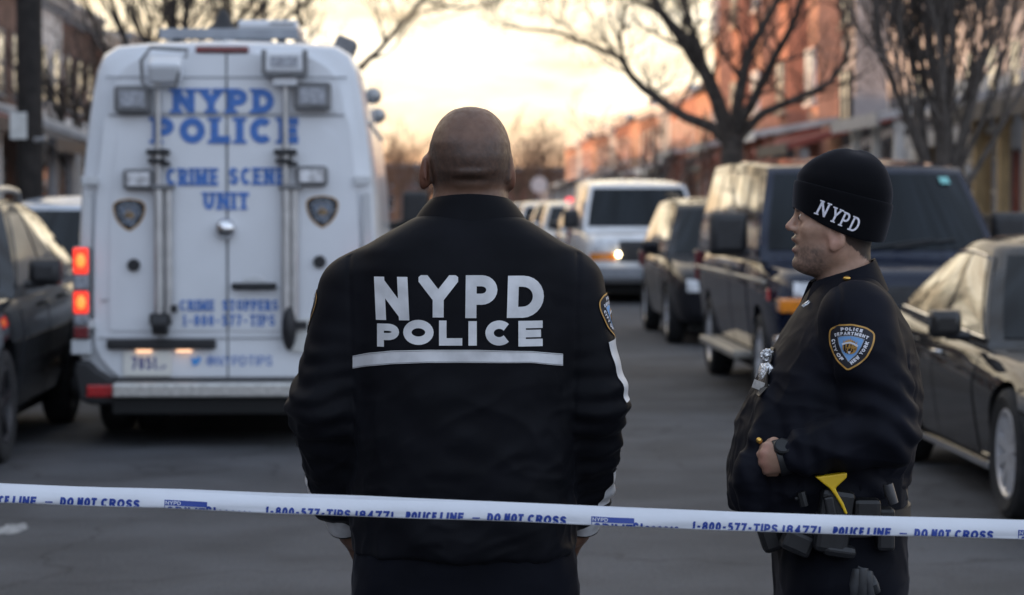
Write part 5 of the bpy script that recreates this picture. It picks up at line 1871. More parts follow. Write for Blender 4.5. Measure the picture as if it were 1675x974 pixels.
def hand(p, wrist, knuck, palm_n, curl, size=1.0, thumb=1):
    """palm, four unequal bent fingers and a thumb; curl in radians per joint"""
    W, K, n = Vector(wrist), Vector(knuck), Vector(palm_n).normalized()
    ax = (K - W).normalized(); n = (n - ax * n.dot(ax)).normalized(); side = ax.cross(n).normalized() * thumb
    d = cone(p, W, W + ax * .03 * size, .026 * size, .027 * size)
    for s_ in (-.026, -.009, .009, .026):
        d = s_min(d, cone(p, W + side * s_ * .6 * size, K + side * s_ * size, .016 * size, .0125 * size), .012)
    for i, (s_, ln) in enumerate(((.028, .078), (.0095, .086), (-.0095, .080), (-.027, .064))):
        q = K + side * s_ * size; a = ax.copy(); c = curl * (1 + .08 * i)
        r_ = [.0092, .0085, .0078, .0068]
        for j, fr in enumerate((.46, .30, .24)):
            a = (Matrix.Rotation(c * (.8 if j == 0 else 1), 3, side * thumb * 1.0) @ a) if False else (a * math.cos(c) + n * math.sin(c)).normalized()
            n2 = n
            e = q + a * ln * fr * size
            d = s_min(d, cone(p, q, e, r_[j] * size, r_[j + 1] * size), .004)
            q = e
            n = (n - a * n.dot(a)); n = n.normalized() if n.length > .05 else n2
        n = Vector(palm_n).normalized(); n = (n - ax * n.dot(ax)).normalized()
    t0 = W + ax * .022 * size + side * .024 * size
    t1 = t0 + (ax * .55 + side * .6 + n * .35).normalized() * .042 * size
    t2 = t1 + (ax * .85 + side * .1 + n * .5).normalized() * .034 * size
    d = s_min(d, cone(p, t0, t1, .0135 * size, .0105 * size), .012)
    d = s_min(d, cone(p, t1, t2, .0102 * size, .0080 * size), .004)
    return d


LW, RW = p1(566, 858, .13), p1(952, 856, .13)          # wrists
LE, RE = p1(530, 665, -.02), p1(971, 662, -.02)        # elbows
LS, RS = p1(570, 470, .0), p1(938, 462, .0)            # shoulders


def body1(p):
    d = head1(p)
    tor = [(.86, -.10, 5.09, .165, .115), (1.0, -.10, 5.08, .175, .125), (1.2, -.10, 5.08, .18, .125), (1.38, -.10, 5.08, .19, .115), (1.47, -.10, 5.08, .14, .085), (1.56, -.09, 5.08, .07, .065), (1.60, -.09, 5.08, .06, .06)]
    d = s_min(d, stack(p, tor, 2.2), .03)
    for S, E, Wr, sg in ((LS, LE, LW, 1), (RS, RE, RW, -1)):
        d = s_min(d, cone(p, S, E, .050, .042), .03)
        d = s_min(d, cone(p, E, Wr, .040, .027), .015)
        k = Vector(Wr) + Vector((sg * .022, .055, -.075))
        d = s_min(d, hand(p, Wr, k, (sg * .8, .2, 0), .45, .95, thumb=sg), .010)
    for sg in (-1, 1):
        d = s_min(d, cone(p, (-.10 + sg * .095, 5.09, .90), (-.10 + sg * .11, 5.07, .50), .085, .058), .03)
        d = s_min(d, cone(p, (-.10 + sg * .11, 5.07, .50), (-.10 + sg * .12, 5.09, .09), .052, .040), .02)
        d = s_min(d, cone(p, (-.10 + sg * .12, 5.08, .06), (-.10 + sg * .14, 5.22, .05), .04, .035), .02)
    return d


vs, F = mesh_sdf(body1, (-.62, 4.86, .0), (.42, 5.38, 1.86), .0045)
vs = relax(vs, F, 2, .4)
# skin tones: shaved hair shadow low on the head, redder ears
z = vs[:, 2]; x = vs[:, 0]
base = np.tile(np.array([.150, .082, .054]), (len(vs), 1))
zl, zh = at(769, 302, 5.07).z, at(769, 232, 5.07).z
hair = np.clip((z - zl + .006) / .014, 0, 1) * np.clip((zh - z + .02 + .02 * vnoise(vs * 25, 3)) / .05, 0, 1)
xc = at(769, 0, 5.07).x
hair *= (np.abs(x - xc) < .0835)
hair = np.clip(hair * (.85 + .35 * vnoise(vs * 260, 9)), 0, 1)[:, None]
colr = base * (1 - hair * .66) + np.array([.026, .021, .020]) * hair * .62
colr = colr * (1 + .10 * vnoise(vs * 38, 12) + .07 * vnoise(vs * 110, 13))[:, None]
ear = (np.clip((np.abs(x - xc) - .084) / .004, 0, 1) * (z > 1.58))[:, None]
colr = colr * (1 - ear * .6) + np.array([.20, .075, .045]) * ear * .6
P1 = np_obj('person', vs, F, M_skin, None, O1, colr)
P1.location = O1
tag(P1, 'bald person seen from behind in a black police jacket with silver lettering', 'person')


def jacket1(p):
    T = []
    for y, cx, a, b, cyo in ((352, 768, .105, .082, .0), (366, 767, .135, .094, .0), (386, 764, .180, .108, .0), (408, 761, .222, .122, .002), (440, 758, .243, .136, .004), (500, 757, .240, .152, .008), (600, 757, .236, .160, .010),
                             (700, 758, .236, .162, .012), (800, 758, .236, .163, .014), (860, 758, .238, .160, .016), (905, 758, .239, .158, .016)):
        q = at(cx, y, 5.07); T.append((q.z, q.x, 5.07 + cyo, a, b))
    d = stack(p, T, 2.45, .012)
    for S, E, Wr, sg in ((LS, LE, LW, -1), (RS, RE, RW, 1)):
        S2 = Vector(S) + Vector((-sg * .012, .0, -.012))
        a = cone(p, S2, E, .077, .068)
        b = cone(p, E, Vector(E).lerp(Vector(Wr), .80), .068, .053)
        s_ = s_min(a, b, .03)
        d = s_min(d, s_, .035)
    return d


vs, F = mesh_sdf(jacket1, (-.60, 4.80, .80), (.40, 5.36, 1.62), .0055)
vs = relax(vs, F, 3, .5)


def wrinkle1(vs, F, arms, zlo, amp=1.0, seed=1):
    n = normals(vs, F)
    d = .0050 * folds(vs, (1, 0, .25), 8, seed) + .0050 * folds(vs, (.9, .2, -.4), 15, seed + 11) + .0026 * folds(vs, (.9, 0, .5), 30, seed + 3)
    low = np.clip((1.36 - vs[:, 2]) / .25, 0.12, 1)
    d = d * low
    for S, E, Wr, cx in arms:
        S, E, Wr = np.array(S), np.array(E), np.array(Wr)
        de = np.linalg.norm(vs - E, axis=1)
        w_ = np.exp(-(de / .13) ** 2)
        ax = (Wr - S) / np.linalg.norm(Wr - S)
        h = (vs - S) @ ax
        rip = np.sin(h * 135 + 3.0 * vnoise(vs * 9, seed + 2)) * (0.6 + .4 * vnoise(vs * 14, seed + 4))
        far_ = np.abs(vs[:, 0] - cx) > .225
        d = d + .0085 * w_ * rip * far_
        dw = np.linalg.norm(vs - Wr, axis=1); ww = np.exp(-(dw / .11) ** 2)
        d = d + .006 * ww * np.sin(h * 170 + 2.5 * vnoise(vs * 12, seed + 8)) * far_
        # armhole seam
        sd = np.abs(np.abs(vs[:, 0] - cx) - .232 - .03 * np.clip(vs[:, 2] - 1.3, -1, .2)) 
        d = d - .0016 * np.exp(-(sd / .004) ** 2) * (vs[:, 2] > 1.12) * (vs[:, 2] < 1.50) * (np.abs(n[:, 1]) > .35)
    return relax(vs + n * (d * amp)[:, None], F, 1, .3)


vs = wrinkle1(vs, F, ((LS, LE, LW, -.10), (RS, RE, RW, -.10)), .8)
JK1 = np_obj('jacket', vs, F, M_jacket, P1, O1)
bv1 = np_bvh(vs, F)


# collar: fold-over band round the neck
def collar(org, parent, cz, cx, cy, m, top, bot, zt, zb, tilt=.0, lean=(0, 0), n=48, open_=.42, name='collar', thick=.006):
    """top/bot: (a, b) half sizes of the upper and lower edge; gap at the front"""
    rows = []
    for t in np.linspace(0, 1, 7):
        row = []
        for k in range(n + 1):
            a = -math.pi / 2 + (k / n - .5) * 2 * (math.pi - open_)     # centred on the back (-y)
            q = t ** .8
            ra = top[0] + (bot[0] - top[0]) * q; rb = top[1] + (bot[1] - top[1]) * q
            s_ = abs(k / n - .5) * 2
            zz = zt + (zb - zt) * t - tilt * s_ ** 1.6
            row.append(Vector((cx + ra * math.cos(a) + lean[0] * s_, cy + rb * math.sin(a) + lean[1] * s_, zz)))
        rows.append(row)
    g = MB(); mm = len(rows[0])
    inner = [[Vector((cx + (p.x - cx) * .93, cy + (p.y - cy) * .93, p.z - .004)) for p in r] for r in rows]
    g.grid(rows); g.grid([r[::-1] for r in inner])
    for r0, r1, fl in ((rows[0], inner[0], 1), (rows[-1], inner[-1], 0)):
        g.grid([r0, r1] if fl == 0 else [r1, r0])
    for e in (0, -1):
        g.grid([[r[e] for r in rows], [r[e] for r in inner]])
    o = g.build(name, m, parent, smooth=55, org=org)
    o.modifiers.new('s', 'SUBSURF').render_levels = 1
    return o


qt, qb = at(769, 320, 5.07), at(769, 362, 5.07)
collar(O1, JK1, 0, qt.x, 5.083, M_jacket, (.086, .084), (.130, .104), qt.z + .003, qb.z - .004, tilt=.035)

# back lettering and stripe, pressed onto the jacket


def back_fn(off=.0022):
    def f(x, z, l):
        h = bv1.ray_cast(Vector((x, 4.4, z)), Vector((0, 1, 0)))
        if h[0] is None: return Vector((x, 4.92, z))
        return h[0] + Vector((0, -1, 0)) * (off + .00025 * l)
    return f


BF = back_fn()
YB = 4.915
pl = []
for ch, x0, x1, yt, yb, t, sl in (('N', 613, 669, 454, 525, .0215, -.05), ('Y', 684, 749, 451, 520, .0225, 0), ('P', 761, 813, 451, 521, .0225, .01), ('D', 829, 889, 452, 521, .0225, .03)):
    a, b = at(x0, yb, YB), at(x1, yt, YB)
    for q, l in glyph(ch, b.x - a.x, b.z - a.z, t, maxlen=.012, across=3):
        pl.append(([(a.x + x + sl * y, a.z + y) for x, y in q], l))
for ch, x0, x1, yt, yb in (('P', 615, 652, 531, 569), ('O', 659, 709, 524, 565), ('L', 718, 756, 525, 566), ('I', 766, 780, 526, 566), ('C', 793, 838, 525, 566), ('E', 848, 888, 526, 568)):
    a, b = at(x0, yb, YB), at(x1, yt, YB)
    for q, l in glyph(ch, b.x - a.x, b.z - a.z, .0145 if ch == 'P' else (.0170 if ch not in 'EL' else .0152), maxlen=.012, across=2):
        pl.append(([(a.x + x, a.z + y) for x, y in q], l))
polys_mesh(pl, BF).build('back_lettering', M_reflect, JK1, fix=False, org=O1)
tp = [(573, 586), (600, 580), (640, 575), (700, 573), (780, 573), (870, 576), (922, 582)]
bt_ = [(573, 607), (600, 602), (640, 597), (700, 594), (780, 594), (870, 595), (922, 602)]
g = []
for x in np.linspace(573, 922, 60):
    a = at(x, float(np.interp(x, [p[0] for p in tp], [p[1] for p in tp])), YB); b = at(x, float(np.interp(x, [p[0] for p in bt_], [p[1] for p in bt_])), YB)
    g.append([BF(a.x, a.z + (b.z - a.z) * k / 4, 2) for k in range(5)])
mb = MB(); mb.grid(g); mb.build('back_stripe', M_reflect, JK1, smooth='all', org=O1)
for k in (.07, .93):
    st_pts = [BF(r[0].x, r[0].z + (r[4].z - r[0].z) * k, 5) for r in g]
    b = MB(); b.tube(st_pts, .0005, 4); b.build('stitching', mat('stitch_grey', (.20, .20, .21), .7), JK1, org=O1)
# yoke seam across the shoulders and the side seams
for path in ([(640, 640), (642, 720), (640, 790)],):
    pass
# shoulder patches and sleeve stripes
zc = at(995, 514, 5.07)
emblem('shoulder_patch', surf_map(bv1, (zc.x, 5.058, zc.z), (1, -.36, .10), (-.10, 0, 1)), P1, .046, org=O1)
zc = at(520, 510, 5.07)
emblem('shoulder_patch', surf_map(bv1, (zc.x, 5.085, zc.z), (-1, -.20, .10), (.10, 0, 1)), P1, .046, org=O1)


def strip(bv, p0, p1_, nrm, wd, name, m, parent, org, n=22, off=.002):
    c0, c1 = Vector(p0), Vector(p1_); ax = (c1 - c0)
    f = surf_map(bv, c0, nrm, ax, off)
    L_ = (ax - Vector(nrm).normalized() * ax.dot(Vector(nrm).normalized())).length
    g = [[f((j / 4 - .5) * wd, L_ * i / n, 2) for j in range(5)] for i in range(n + 1)]
    b = MB(); b.grid(g); return b.build(name, m, parent, smooth='all', org=org)


strip(bv1, p1(1000, 556, -.035), p1(1024, 655, -.030), (1, -.85, 0), .046, 'sleeve_stripe', M_reflect, JK1, O1)
strip(bv1, p1(1020, 768, .03), p1(1002, 826, .06), (1, -.45, 0), .040, 'sleeve_stripe', M_reflect, JK1, O1)
strip(bv1, p1(478, 695, .02), p1(482, 728, .03), (-1, -.35, 0), .034, 'sleeve_stripe', M_reflect, JK1, O1)
strip(bv1, p1(492, 775, .05), p1(503, 815, .07), (-1, -.25, 0), .034, 'sleeve_stripe', M_reflect, JK1, O1)
# pale cuffs
for E, Wr, sg in ((LE, LW, 1), (RE, RW, -1)):
    a = Vector(E).lerp(Vector(Wr), .84); b_ = Vector(E).lerp(Vector(Wr), 1.03)
    m_ = a.lerp(b_, .5)
    b = MB(); b.tube([a, m_, b_, b_.lerp(m_, .05), m_], [.046, .044, .038, .034, .036], 24); b.build('cuff', mat('cuff_white', (.62, .62, .63), .6, noise=(25, .15), bump=(40, .6, .004)), JK1, smooth=60, org=O1)
    b = MB(); b.tube([b_.lerp(m_, -.03), b_.lerp(m_, .06)], [.0385, .0392], 24); b.build('cuff_edge', M_leather, JK1, smooth=True, org=O1)


def trousers1(p):
    d = stack(p, [(.60, -.10, 5.08, .215, .12), (.74, -.10, 5.08, .232, .14), (.85, -.10, 5.085, .230, .145), (1.0, -.10, 5.085, .215, .14)], 2.6)
    leg = None
    for sg in (-1, 1):
        a = cone(p, (-.10 + sg * .105, 5.09, .80), (-.10 + sg * .115, 5.07, .48), .125, .095)
        b = cone(p, (-.10 + sg * .115, 5.07, .48), (-.10 + sg * .125, 5.085, .09), .092, .082)
        l_ = s_min(a, b, .03)
        l_ = s_max(l_, .045 - p[:, 2], .01)
        leg = l_ if leg is None else np.minimum(leg, l_)
    cut = np.abs(p[:, 0] + .10) - .2
    d = s_max(d, .70 - p[:, 2], .02)
    d = s_min(d, leg, .03)
    for sg in (-1, 1):     # cargo pockets
        d = s_min(d, ell(p, (-.10 + sg * .215, 5.09, .66), (.035, .075, .12)), .02)
    return d


vs, F = mesh_sdf(trousers1, (-.42, 4.88, .02), (.22, 5.30, 1.02), .007)
vs = relax(vs, F, 3, .5); n_ = normals(vs, F)
vs = vs + n_ * (.004 * folds(vs, (.4, 0, 1), 10, 31) + .0025 * folds(vs, (1, 0, .3), 20, 35))[:, None]
TR1 = np_obj('trousers', vs, F, M_trouser, P1, O1)
for sg in (-1, 1):
    b = MB(); c = (-.10 + sg * .125, 5.12, .0)
    b.rings([[Vector((c[0] + a * .055, c[1] + bb * k, z)) for a, bb in [(math.cos(2 * math.pi * i / 20), math.sin(2 * math.pi * i / 20)) for i in range(20)]] for z, k in ((.0, .15), (.03, .152), (.06, .135), (.09, .10))])
    b.v = [(p[0], p[1] - (.0 if p[2] < .05 else .03), p[2]) for p in b.v]
    b.build('boot', M_shoe, P1, smooth=50, org=O1)
# ================================================================== officer in the knitted cap, facing left
D2 = 5.22
O2 = Vector((at(1370, 900, D2).x, D2, 0))
K2 = FPX / D2


def p2(x, y, dy=0.0):
    q = at(x, y, D2 + dy); return (q.x, q.y, q.z)


def head2(p):
    rows = []
    for y, xf, xb, b, n in ((262, 1352, 1402, .030, 2), (270, 1334, 1418, .052, 2), (285, 1318, 1434, .067, 2), (305, 1307, 1445, .0745, 2), (330, 1301, 1449, .0765, 2), (348, 1303, 1448, .0755, 2), (362, 1306, 1444, .0735, 2),
                          (380, 1303, 1436, .0715, 2), (396, 1301, 1424, .0675, 2), (412, 1300, 1410, .0625, 2), (424, 1300.5, 1396, .0550, 2), (433, 1299, 1386, .048, 2), (440, 1303, 1378, .041, 2), (447, 1315, 1370, .032, 2), (453, 1331, 1362, .022, 2)):
        q0, q1 = at(xf, y, D2), at(xb, y, D2)
        rows.append((q0.z, (q0.x + q1.x) / 2, D2, (q1.x - q0.x) / 2, b))
    d = stack(p, rows, 2.15, .010)
    d = s_min(d, cone(p, p2(1385, 420), p2(1387, 520), .0515, .058), .022)      # neck
    d = s_min(d, cone(p, p2(1352, 434), p2(1372, 448), .018, .034), .022)
    # brow
    for sg in (-1, 1):
        d = s_min(d, cone(p, p2(1309, 343, sg * .012), p2(1317, 342, sg * .045), .0070, .008), .014)
        # cheek bone and jaw corner
        d = s_min(d, cone(p, p2(1322, 375, sg * .044), p2(1350, 372, sg * .060), .012, .012), .025)
        d = s_min(d, cone(p, p2(1322, 434, sg * .020), p2(1364, 412, sg * .052), .013, .013), .03)
        # eye socket
        e = ell(p, p2(1301, 356, sg * .031), (.018, .017, .011))
        d = s_max(d, -e, .012)
        d = s_min(d, ell(p, p2(1316.5, 357, sg * .031), (.0135, .0145, .0122)), .004)
    # nose
    nz = cone(p, p2(1305, 351), p2(1292.5, 370), .0060, .0088, (1, .95, 1))
    nz = s_min(nz, ell(p, p2(1292.5, 371.5), (.0095, .0100, .0085)), .006)
    for sg in (-1, 1):
        nz = s_min(nz, ell(p, p2(1300, 375.5, sg * .0115), (.0095, .0072, .0068)), .006)
    d = s_min(d, nz, .009)
    d = s_max(d, -ell(p, p2(1296.5, 380.5, -.007), (.0045, .0032, .0035)), .003)
    d = s_max(d, -ell(p, p2(1296.5, 380.5, .007), (.0045, .0032, .0035)), .003)
    # lips and an open mouth
    d = s_min(d, ell(p, p2(1301.5, 391, 0), (.0105, .021, .0055)), .008)
    d = s_min(d, ell(p, p2(1302.5, 409.5, 0), (.0098, .017, .0058)), .008)
    d = s_max(d, -ell(p, p2(1297.0, 400.5, 0), (.0100, .015, .0022)), .004)
    d = s_max(d, -ell(p, p2(1292.5, 420.5, 0), (.0075, .022, .0060)), .010)
    d = s_min(d, ell(p, p2(1308, 431, 0), (.0135, .018, .0115)), .014)
    # ears
    for sg in (-1, 1):
        c = p2(1368, 385, sg * .0765)
        e = rell(p, c, (.020, .0080, .033), Matrix.Rotation(R(14), 3, 'Y') @ Matrix.Rotation(sg * R(-16), 3, 'Z'))
        e = s_max(e, -ell(p, p2(1366, 384, sg * .085), (.010, .0075, .016)), .006)
        e = s_min(e, ell(p, p2(1362, 404, sg * .0745), (.0085, .0058, .010)), .006)
        d = s_min(d, e, .004)
    return d


def p2a(x, y, Y):
    q = at(x, y, Y); return (q.x, q.y, q.z)


YA = 4.965                                               # plane of the near arm
LS2, LE2, LW2 = p2a(1402, 522, 5.03), p2a(1446, 706, 4.985), p2a(1288, 749, 4.985)
RS2, RE2, RW2 = p2(1385, 520, .19), p2(1410, 700, .23), p2(1300, 760, .12)
HK = p2a(1252, 743, 4.915)


def hand2(p):
    """left hand closed on the jacket edge: back of the hand to the camera, fingers stacked below one another"""
    W = Vector(LW2); sz = 1.0
    kn = [p2a(1256, 731, 5.000), p2a(1251, 743, 4.994), p2a(1251, 756, 4.996), p2a(1256, 768, 5.002)]
    wr = [p2a(1288, 738, 4.982), p2a(1288, 745, 4.979), p2a(1288, 752, 4.979), p2a(1288, 759, 4.982)]
    d = cone(p, p2a(1335, 750, 4.985), p2a(1280, 748, 4.988), .028, .026, (1, 1.15, .95))
    for a, b in zip(wr, kn):
        d = s_min(d, cone(p, a, b, .0165, .0108), .012)
    for i, k in enumerate(kn):
        K = Vector(k); l1 = (.034, .038, .036, .030)[i]
        a = K + Vector((-.38, .90, -.16 - .05 * i)).normalized() * l1
        b = a + Vector((.75, .62, -.12)).normalized() * l1 * .72
        c = b + Vector((.95, -.05, -.10)).normalized() * l1 * .55
        r_ = (.0102, .0105, .0100, .0088)[i]
        d = s_min(d, cone(p, K, a, r_ * 1.04, r_ * .95), .005)
        d = s_min(d, cone(p, a, b, r_ * .95, r_ * .86), .003)
        d = s_min(d, cone(p, b, c, r_ * .86, r_ * .74), .003)
    t0 = Vector(p2a(1281, 734, 4.990)); t1 = Vector(p2a(1266, 724, 5.015)); t2 = Vector(p2a(1248, 728, 5.045))
    d = s_min(d, cone(p, t0, t1, .0145, .0115), .010)
    d = s_min(d, cone(p, t1, t2, .0112, .0090), .004)
    return d


def hand2r(p):
    """right hand resting under the open jacket"""
    k = Vector(RW2) + Vector((-.060, -.045, -.01))
    return hand(p, RW2, k, (0, -1, -.2), .5, 1.0, thumb=1)


def body2(p):
    d = head2(p)
    X = at(1365, 700, D2).x
    d = s_min(d, stack(p, [(.80, X + .01, D2, .115, .165), (1.0, X, D2, .115, .16), (1.2, X + .012, D2, .105, .165), (1.34, X + .03, D2, .085, .165), (1.39, X + .025, D2, .055, .09), (1.43, X + .02, D2, .045, .05)], 2.2), .03)
    for S, E, Wr in ((LS2, LE2, LW2), (RS2, RE2, RW2)):
        d = s_min(d, cone(p, S, E, .050, .042), .03)
        d = s_min(d, cone(p, E, Wr, .040, .027), .015)
    d = s_min(d, hand2(p), .008)
    d = s_min(d, hand2r(p), .008)
    for sg in (-1, 1):
        d = s_min(d, cone(p, (X + .01, D2 + sg * .09, .88), (X + .0, D2 + sg * .10, .48), .082, .055), .03)
        d = s_min(d, cone(p, (X, D2 + sg * .10, .48), (X + .03, D2 + sg * .11, .09), .05, .040), .02)
        d = s_min(d, cone(p, (X + .03, D2 + sg * .11, .06), (X - .11, D2 + sg * .12, .05), .04, .034), .02)
    return d


vs, F = mesh_sdf(body2, (O2.x - .38, 4.78, .0), (O2.x + .36, 5.66, 1.74), .0040)
vs = relax(vs, F, 1, .35)
z = vs[:, 2]; x = vs[:, 0]
base = np.tile(np.array([.44, .275, .195]), (len(vs), 1))


def blob(c, r): return np.exp(-(np.linalg.norm((vs - np.array(c)) / np.array(r), axis=1)) ** 2)


def mixc(c, col_, a):
    a = np.clip(a, 0, 1)[:, None]; return c * (1 - a) + np.array(col_) * a


mott = .5 + .5 * vnoise(vs * 30, 4)
base = mixc(base, (.46, .24, .17), .30 * mott)
# stubble over jaw, chin and lip; darker moustache
jaw = np.clip((at(0, 400, D2).z + .010 - (x - at(1330, 0, D2).x) * .10 - z) / .022, 0, 1) * np.clip((at(1352, 0, D2).x + .012 - x) / .03, 0, 1) * (z > at(0, 470, D2).z)
st_ = jaw * (.60 + .25 * vnoise(vs * 330, 6))
base = mixc(base, (.052, .042, .038), np.clip(st_ * 1.05, 0, .80))
base = mixc(base, (.020, .014, .012), 1.05 * np.maximum(blob(p2(1297.5, 387.5, -.012), (.012, .014, .0052)), blob(p2(1297.5, 387.5, .012), (.012, .014, .0052))))
base = mixc(base, (.30, .10, .09), .8 * blob(p2(1297, 409.5, 0), (.010, .016, .005)))
base = mixc(base, (.30, .10, .09), .6 * blob(p2(1295.5, 394, 0), (.008, .018, .0035)))
base = mixc(base, (.02, .012, .011), 1.2 * blob(p2(1300, 400.5, 0), (.012, .014, .0028)))  # dark of the mouth gap, painted into the skin colour
base = mixc(base, (.46, .20, .15), .35 * np.maximum(blob(p2(1366, 396, -.078), (.02, .02, .02)), blob(p2(1366, 396, .078), (.02, .02, .02))))
base = mixc(base, (.46, .22, .17), .5 * blob(p2(1290, 372, 0), (.011, .015, .011)))
for kx, ky in ((1252, 731), (1247, 743), (1247, 756), (1252, 768)): base = mixc(base, (.40, .17, .13), .6 * blob(p2a(kx, ky, 4.985), (.012, .014, .009)))
for sg in (-1, 1):
    base = mixc(base, (.030, .020, .016), 1.2 * np.maximum(blob(p2(1306, 344.5, sg * .022), (.010, .012, .0035)), blob(p2(1311, 343, sg * .036), (.010, .012, .0035))))
    base = mixc(base, (.05, .035, .030), .9 * blob(p2(1311, 352.8, sg * .031), (.014, .013, .0028)))
# cropped hair at the nape
nape = np.clip((x - at(1402, 0, D2).x - (z - at(0, 420, D2).z) * -.2) / .018, 0, 1) * (z > at(0, 424, D2).z)
base = mixc(base, (.030, .022, .018), nape * .85)
nape = np.clip((x - at(1372, 0, D2).x) / .012, 0, 1) * (z > at(0, 396, D2).z - (x - at(1380, 0, D2).x) * .8)
base = mixc(base, (.022, .016, .014), nape * .9)
P2 = np_obj('person', vs, F, M_skin, None, O2, base)
P2.location = O2
tag(P2, 'person in profile in a black knitted cap, hand tucked at the jacket front', 'person')
for sg in (-1, 1):
    b = MB(); b.ball(p2(1315.0, 356.5, sg * .0312), .0112, 16, 12); eo = b.build('eye', M_eye, P2, smooth='all', org=O2)
    b = MB(); c = Vector(p2(1315.0, 356.6, sg * .0312)); b.lathe([(.001, -.0122), (.0030, -.0114), (.0046, -.0102), (.0046, -.0095)], c, 'X', 16); b.build('iris', M_hairdark, eo, smooth=True, org=O2)

# ------------------------------------------------------------------ knitted cap
A = Vector(p2(1372.5, 366)); UPV = (Vector(p2(1391, 322)) - Vector(p2(1374, 366))).normalized()
FW = Vector((0, 1, 0)).cross(UPV).normalized()
if FW.x > 0: FW = -FW


AXV = (Vector(p2(1380, 322)) - A).normalized()


def cap_ring(t, a, b, sh=0.0, n=56, ph=0.0, lump=0.0):
    r = []
    th = R(21) * (1 - .75 * min(max(t / .16, 0), 1))
    fw = Vector((-math.cos(th), 0, math.sin(th)))
    for k in range(n):
        an = 2 * math.pi * k / n
        c, s_ = math.cos(an), math.sin(an)
        e = 2 / 2.25
        cc = math.copysign(abs(c) ** e, c); ss = math.copysign(abs(s_) ** e, s_)
        l_ = 1 + lump * math.sin(3 * an + ph) + lump * .6 * math.sin(5 * an + 1.7 * ph)
        sag = .019 * s_ * s_ * max(0, 1 - max(t, 0) / .075)
        r.append(A - Vector((0, 0, sag)) + AXV * (t + lump * .10 * math.sin(2 * an + ph)) + fw * (cc * a * l_ + sh) + Vector((0, 1, 0)) * ss * b * l_)
    return r


def cap_rings(kind):
    if kind == 'cap':
        return [cap_ring(t, a, b, s_, ph=t * 14, lump=l_) for t, a, b, s_, l_ in ((.010, .101, .084, .0, 0), (.045, .1035, .086, .0, .0), (.068, .1055, .088, .0, .004), (.085, .1055, .089, .0, .010), (.100, .0985, .085, -.001, .014), (.118, .0885, .078, -.001, .018),
                                                                     (.133, .0745, .068, -.002, .024), (.146, .057, .054, -.003, .03), (.155, .039, .038, -.004, .04), (.160, .021, .020, -.005, .04), (.161, .004, .004, -.007, 0))]
    return [cap_ring(t, a, b, .0005, lump=.004, ph=1) for t, a, b in ((.004, .1000, .0845), (-.004, .1025, .0865), (-.003, .1055, .0890), (.004, .1070, .0905), (.03, .1090, .0925), (.055, .1100, .0932), (.064, .1095, .0928), (.069, .1075, .091), (.066, .1045, .0875))]


def knit(name, kind, parent):
    mb = MB(); mb.rings(cap_rings(kind), cap0=False, cap1=False)
    o = mb.build(name, M_knit, parent, smooth='all', org=O2)
    s_ = o.modifiers.new('s', 'SUBSURF'); s_.levels = 2; s_.render_levels = 2
    return o
cap = knit('knitted_cap', 'cap', P2)
band = knit('turned_up_band', 'band', cap)
bpy.context.view_layer.update()
me = bpy.data.meshes.new_from_object(band.evaluated_get(bpy.context.evaluated_depsgraph_get()))
bvb = BVHTree.FromPolygons([v.co + O2 for v in me.vertices], [p.vertices for p in me.polygons])
# NYPD stitched on the band
pl = []
u0 = Vector((math.cos(R(-21)), 0, 0))
for ch, xa, ya in (('N', 1348.5, 342), ('Y', 1368, 352.5), ('P', 1383.5, 360), ('D', 1399.5, 367.5)):
    w_ = {'N': .0200, 'Y': .0185, 'P': .0150, 'D': .0175}[ch]; h_ = .0320; t_ = .0044
    ang = R(-22); sl = R(-3)
    c = at(xa, ya, D2 - .10)
    for q, l in glyph(ch, w_, h_, t_, serif=.09, maxlen=.006):
        pts = []
        for x_, y_ in q:
            dx, dy = x_ - w_ / 2, y_ - h_ / 2
            pts.append((c.x + dx * math.cos(ang) - dy * math.sin(ang + sl), c.z + dx * math.sin(ang) + dy * math.cos(ang + sl)))
        pl.append((pts, l))


def side_fn(bv, off, y0=4.4):
    def f(x, z, l):
        h = bv.ray_cast(Vector((x, y0, z)), Vector((0, 1, 0)))
        if h[0] is None: return Vector((x, 5.1, z))
        n = h[1] if h[1].y < 0 else -h[1]
        return h[0] + n * (off + .0003 * l)
    return f


polys_mesh(pl, side_fn(bvb, .0012)).build('cap_lettering', M_thread, band, fix=False, org=O2)


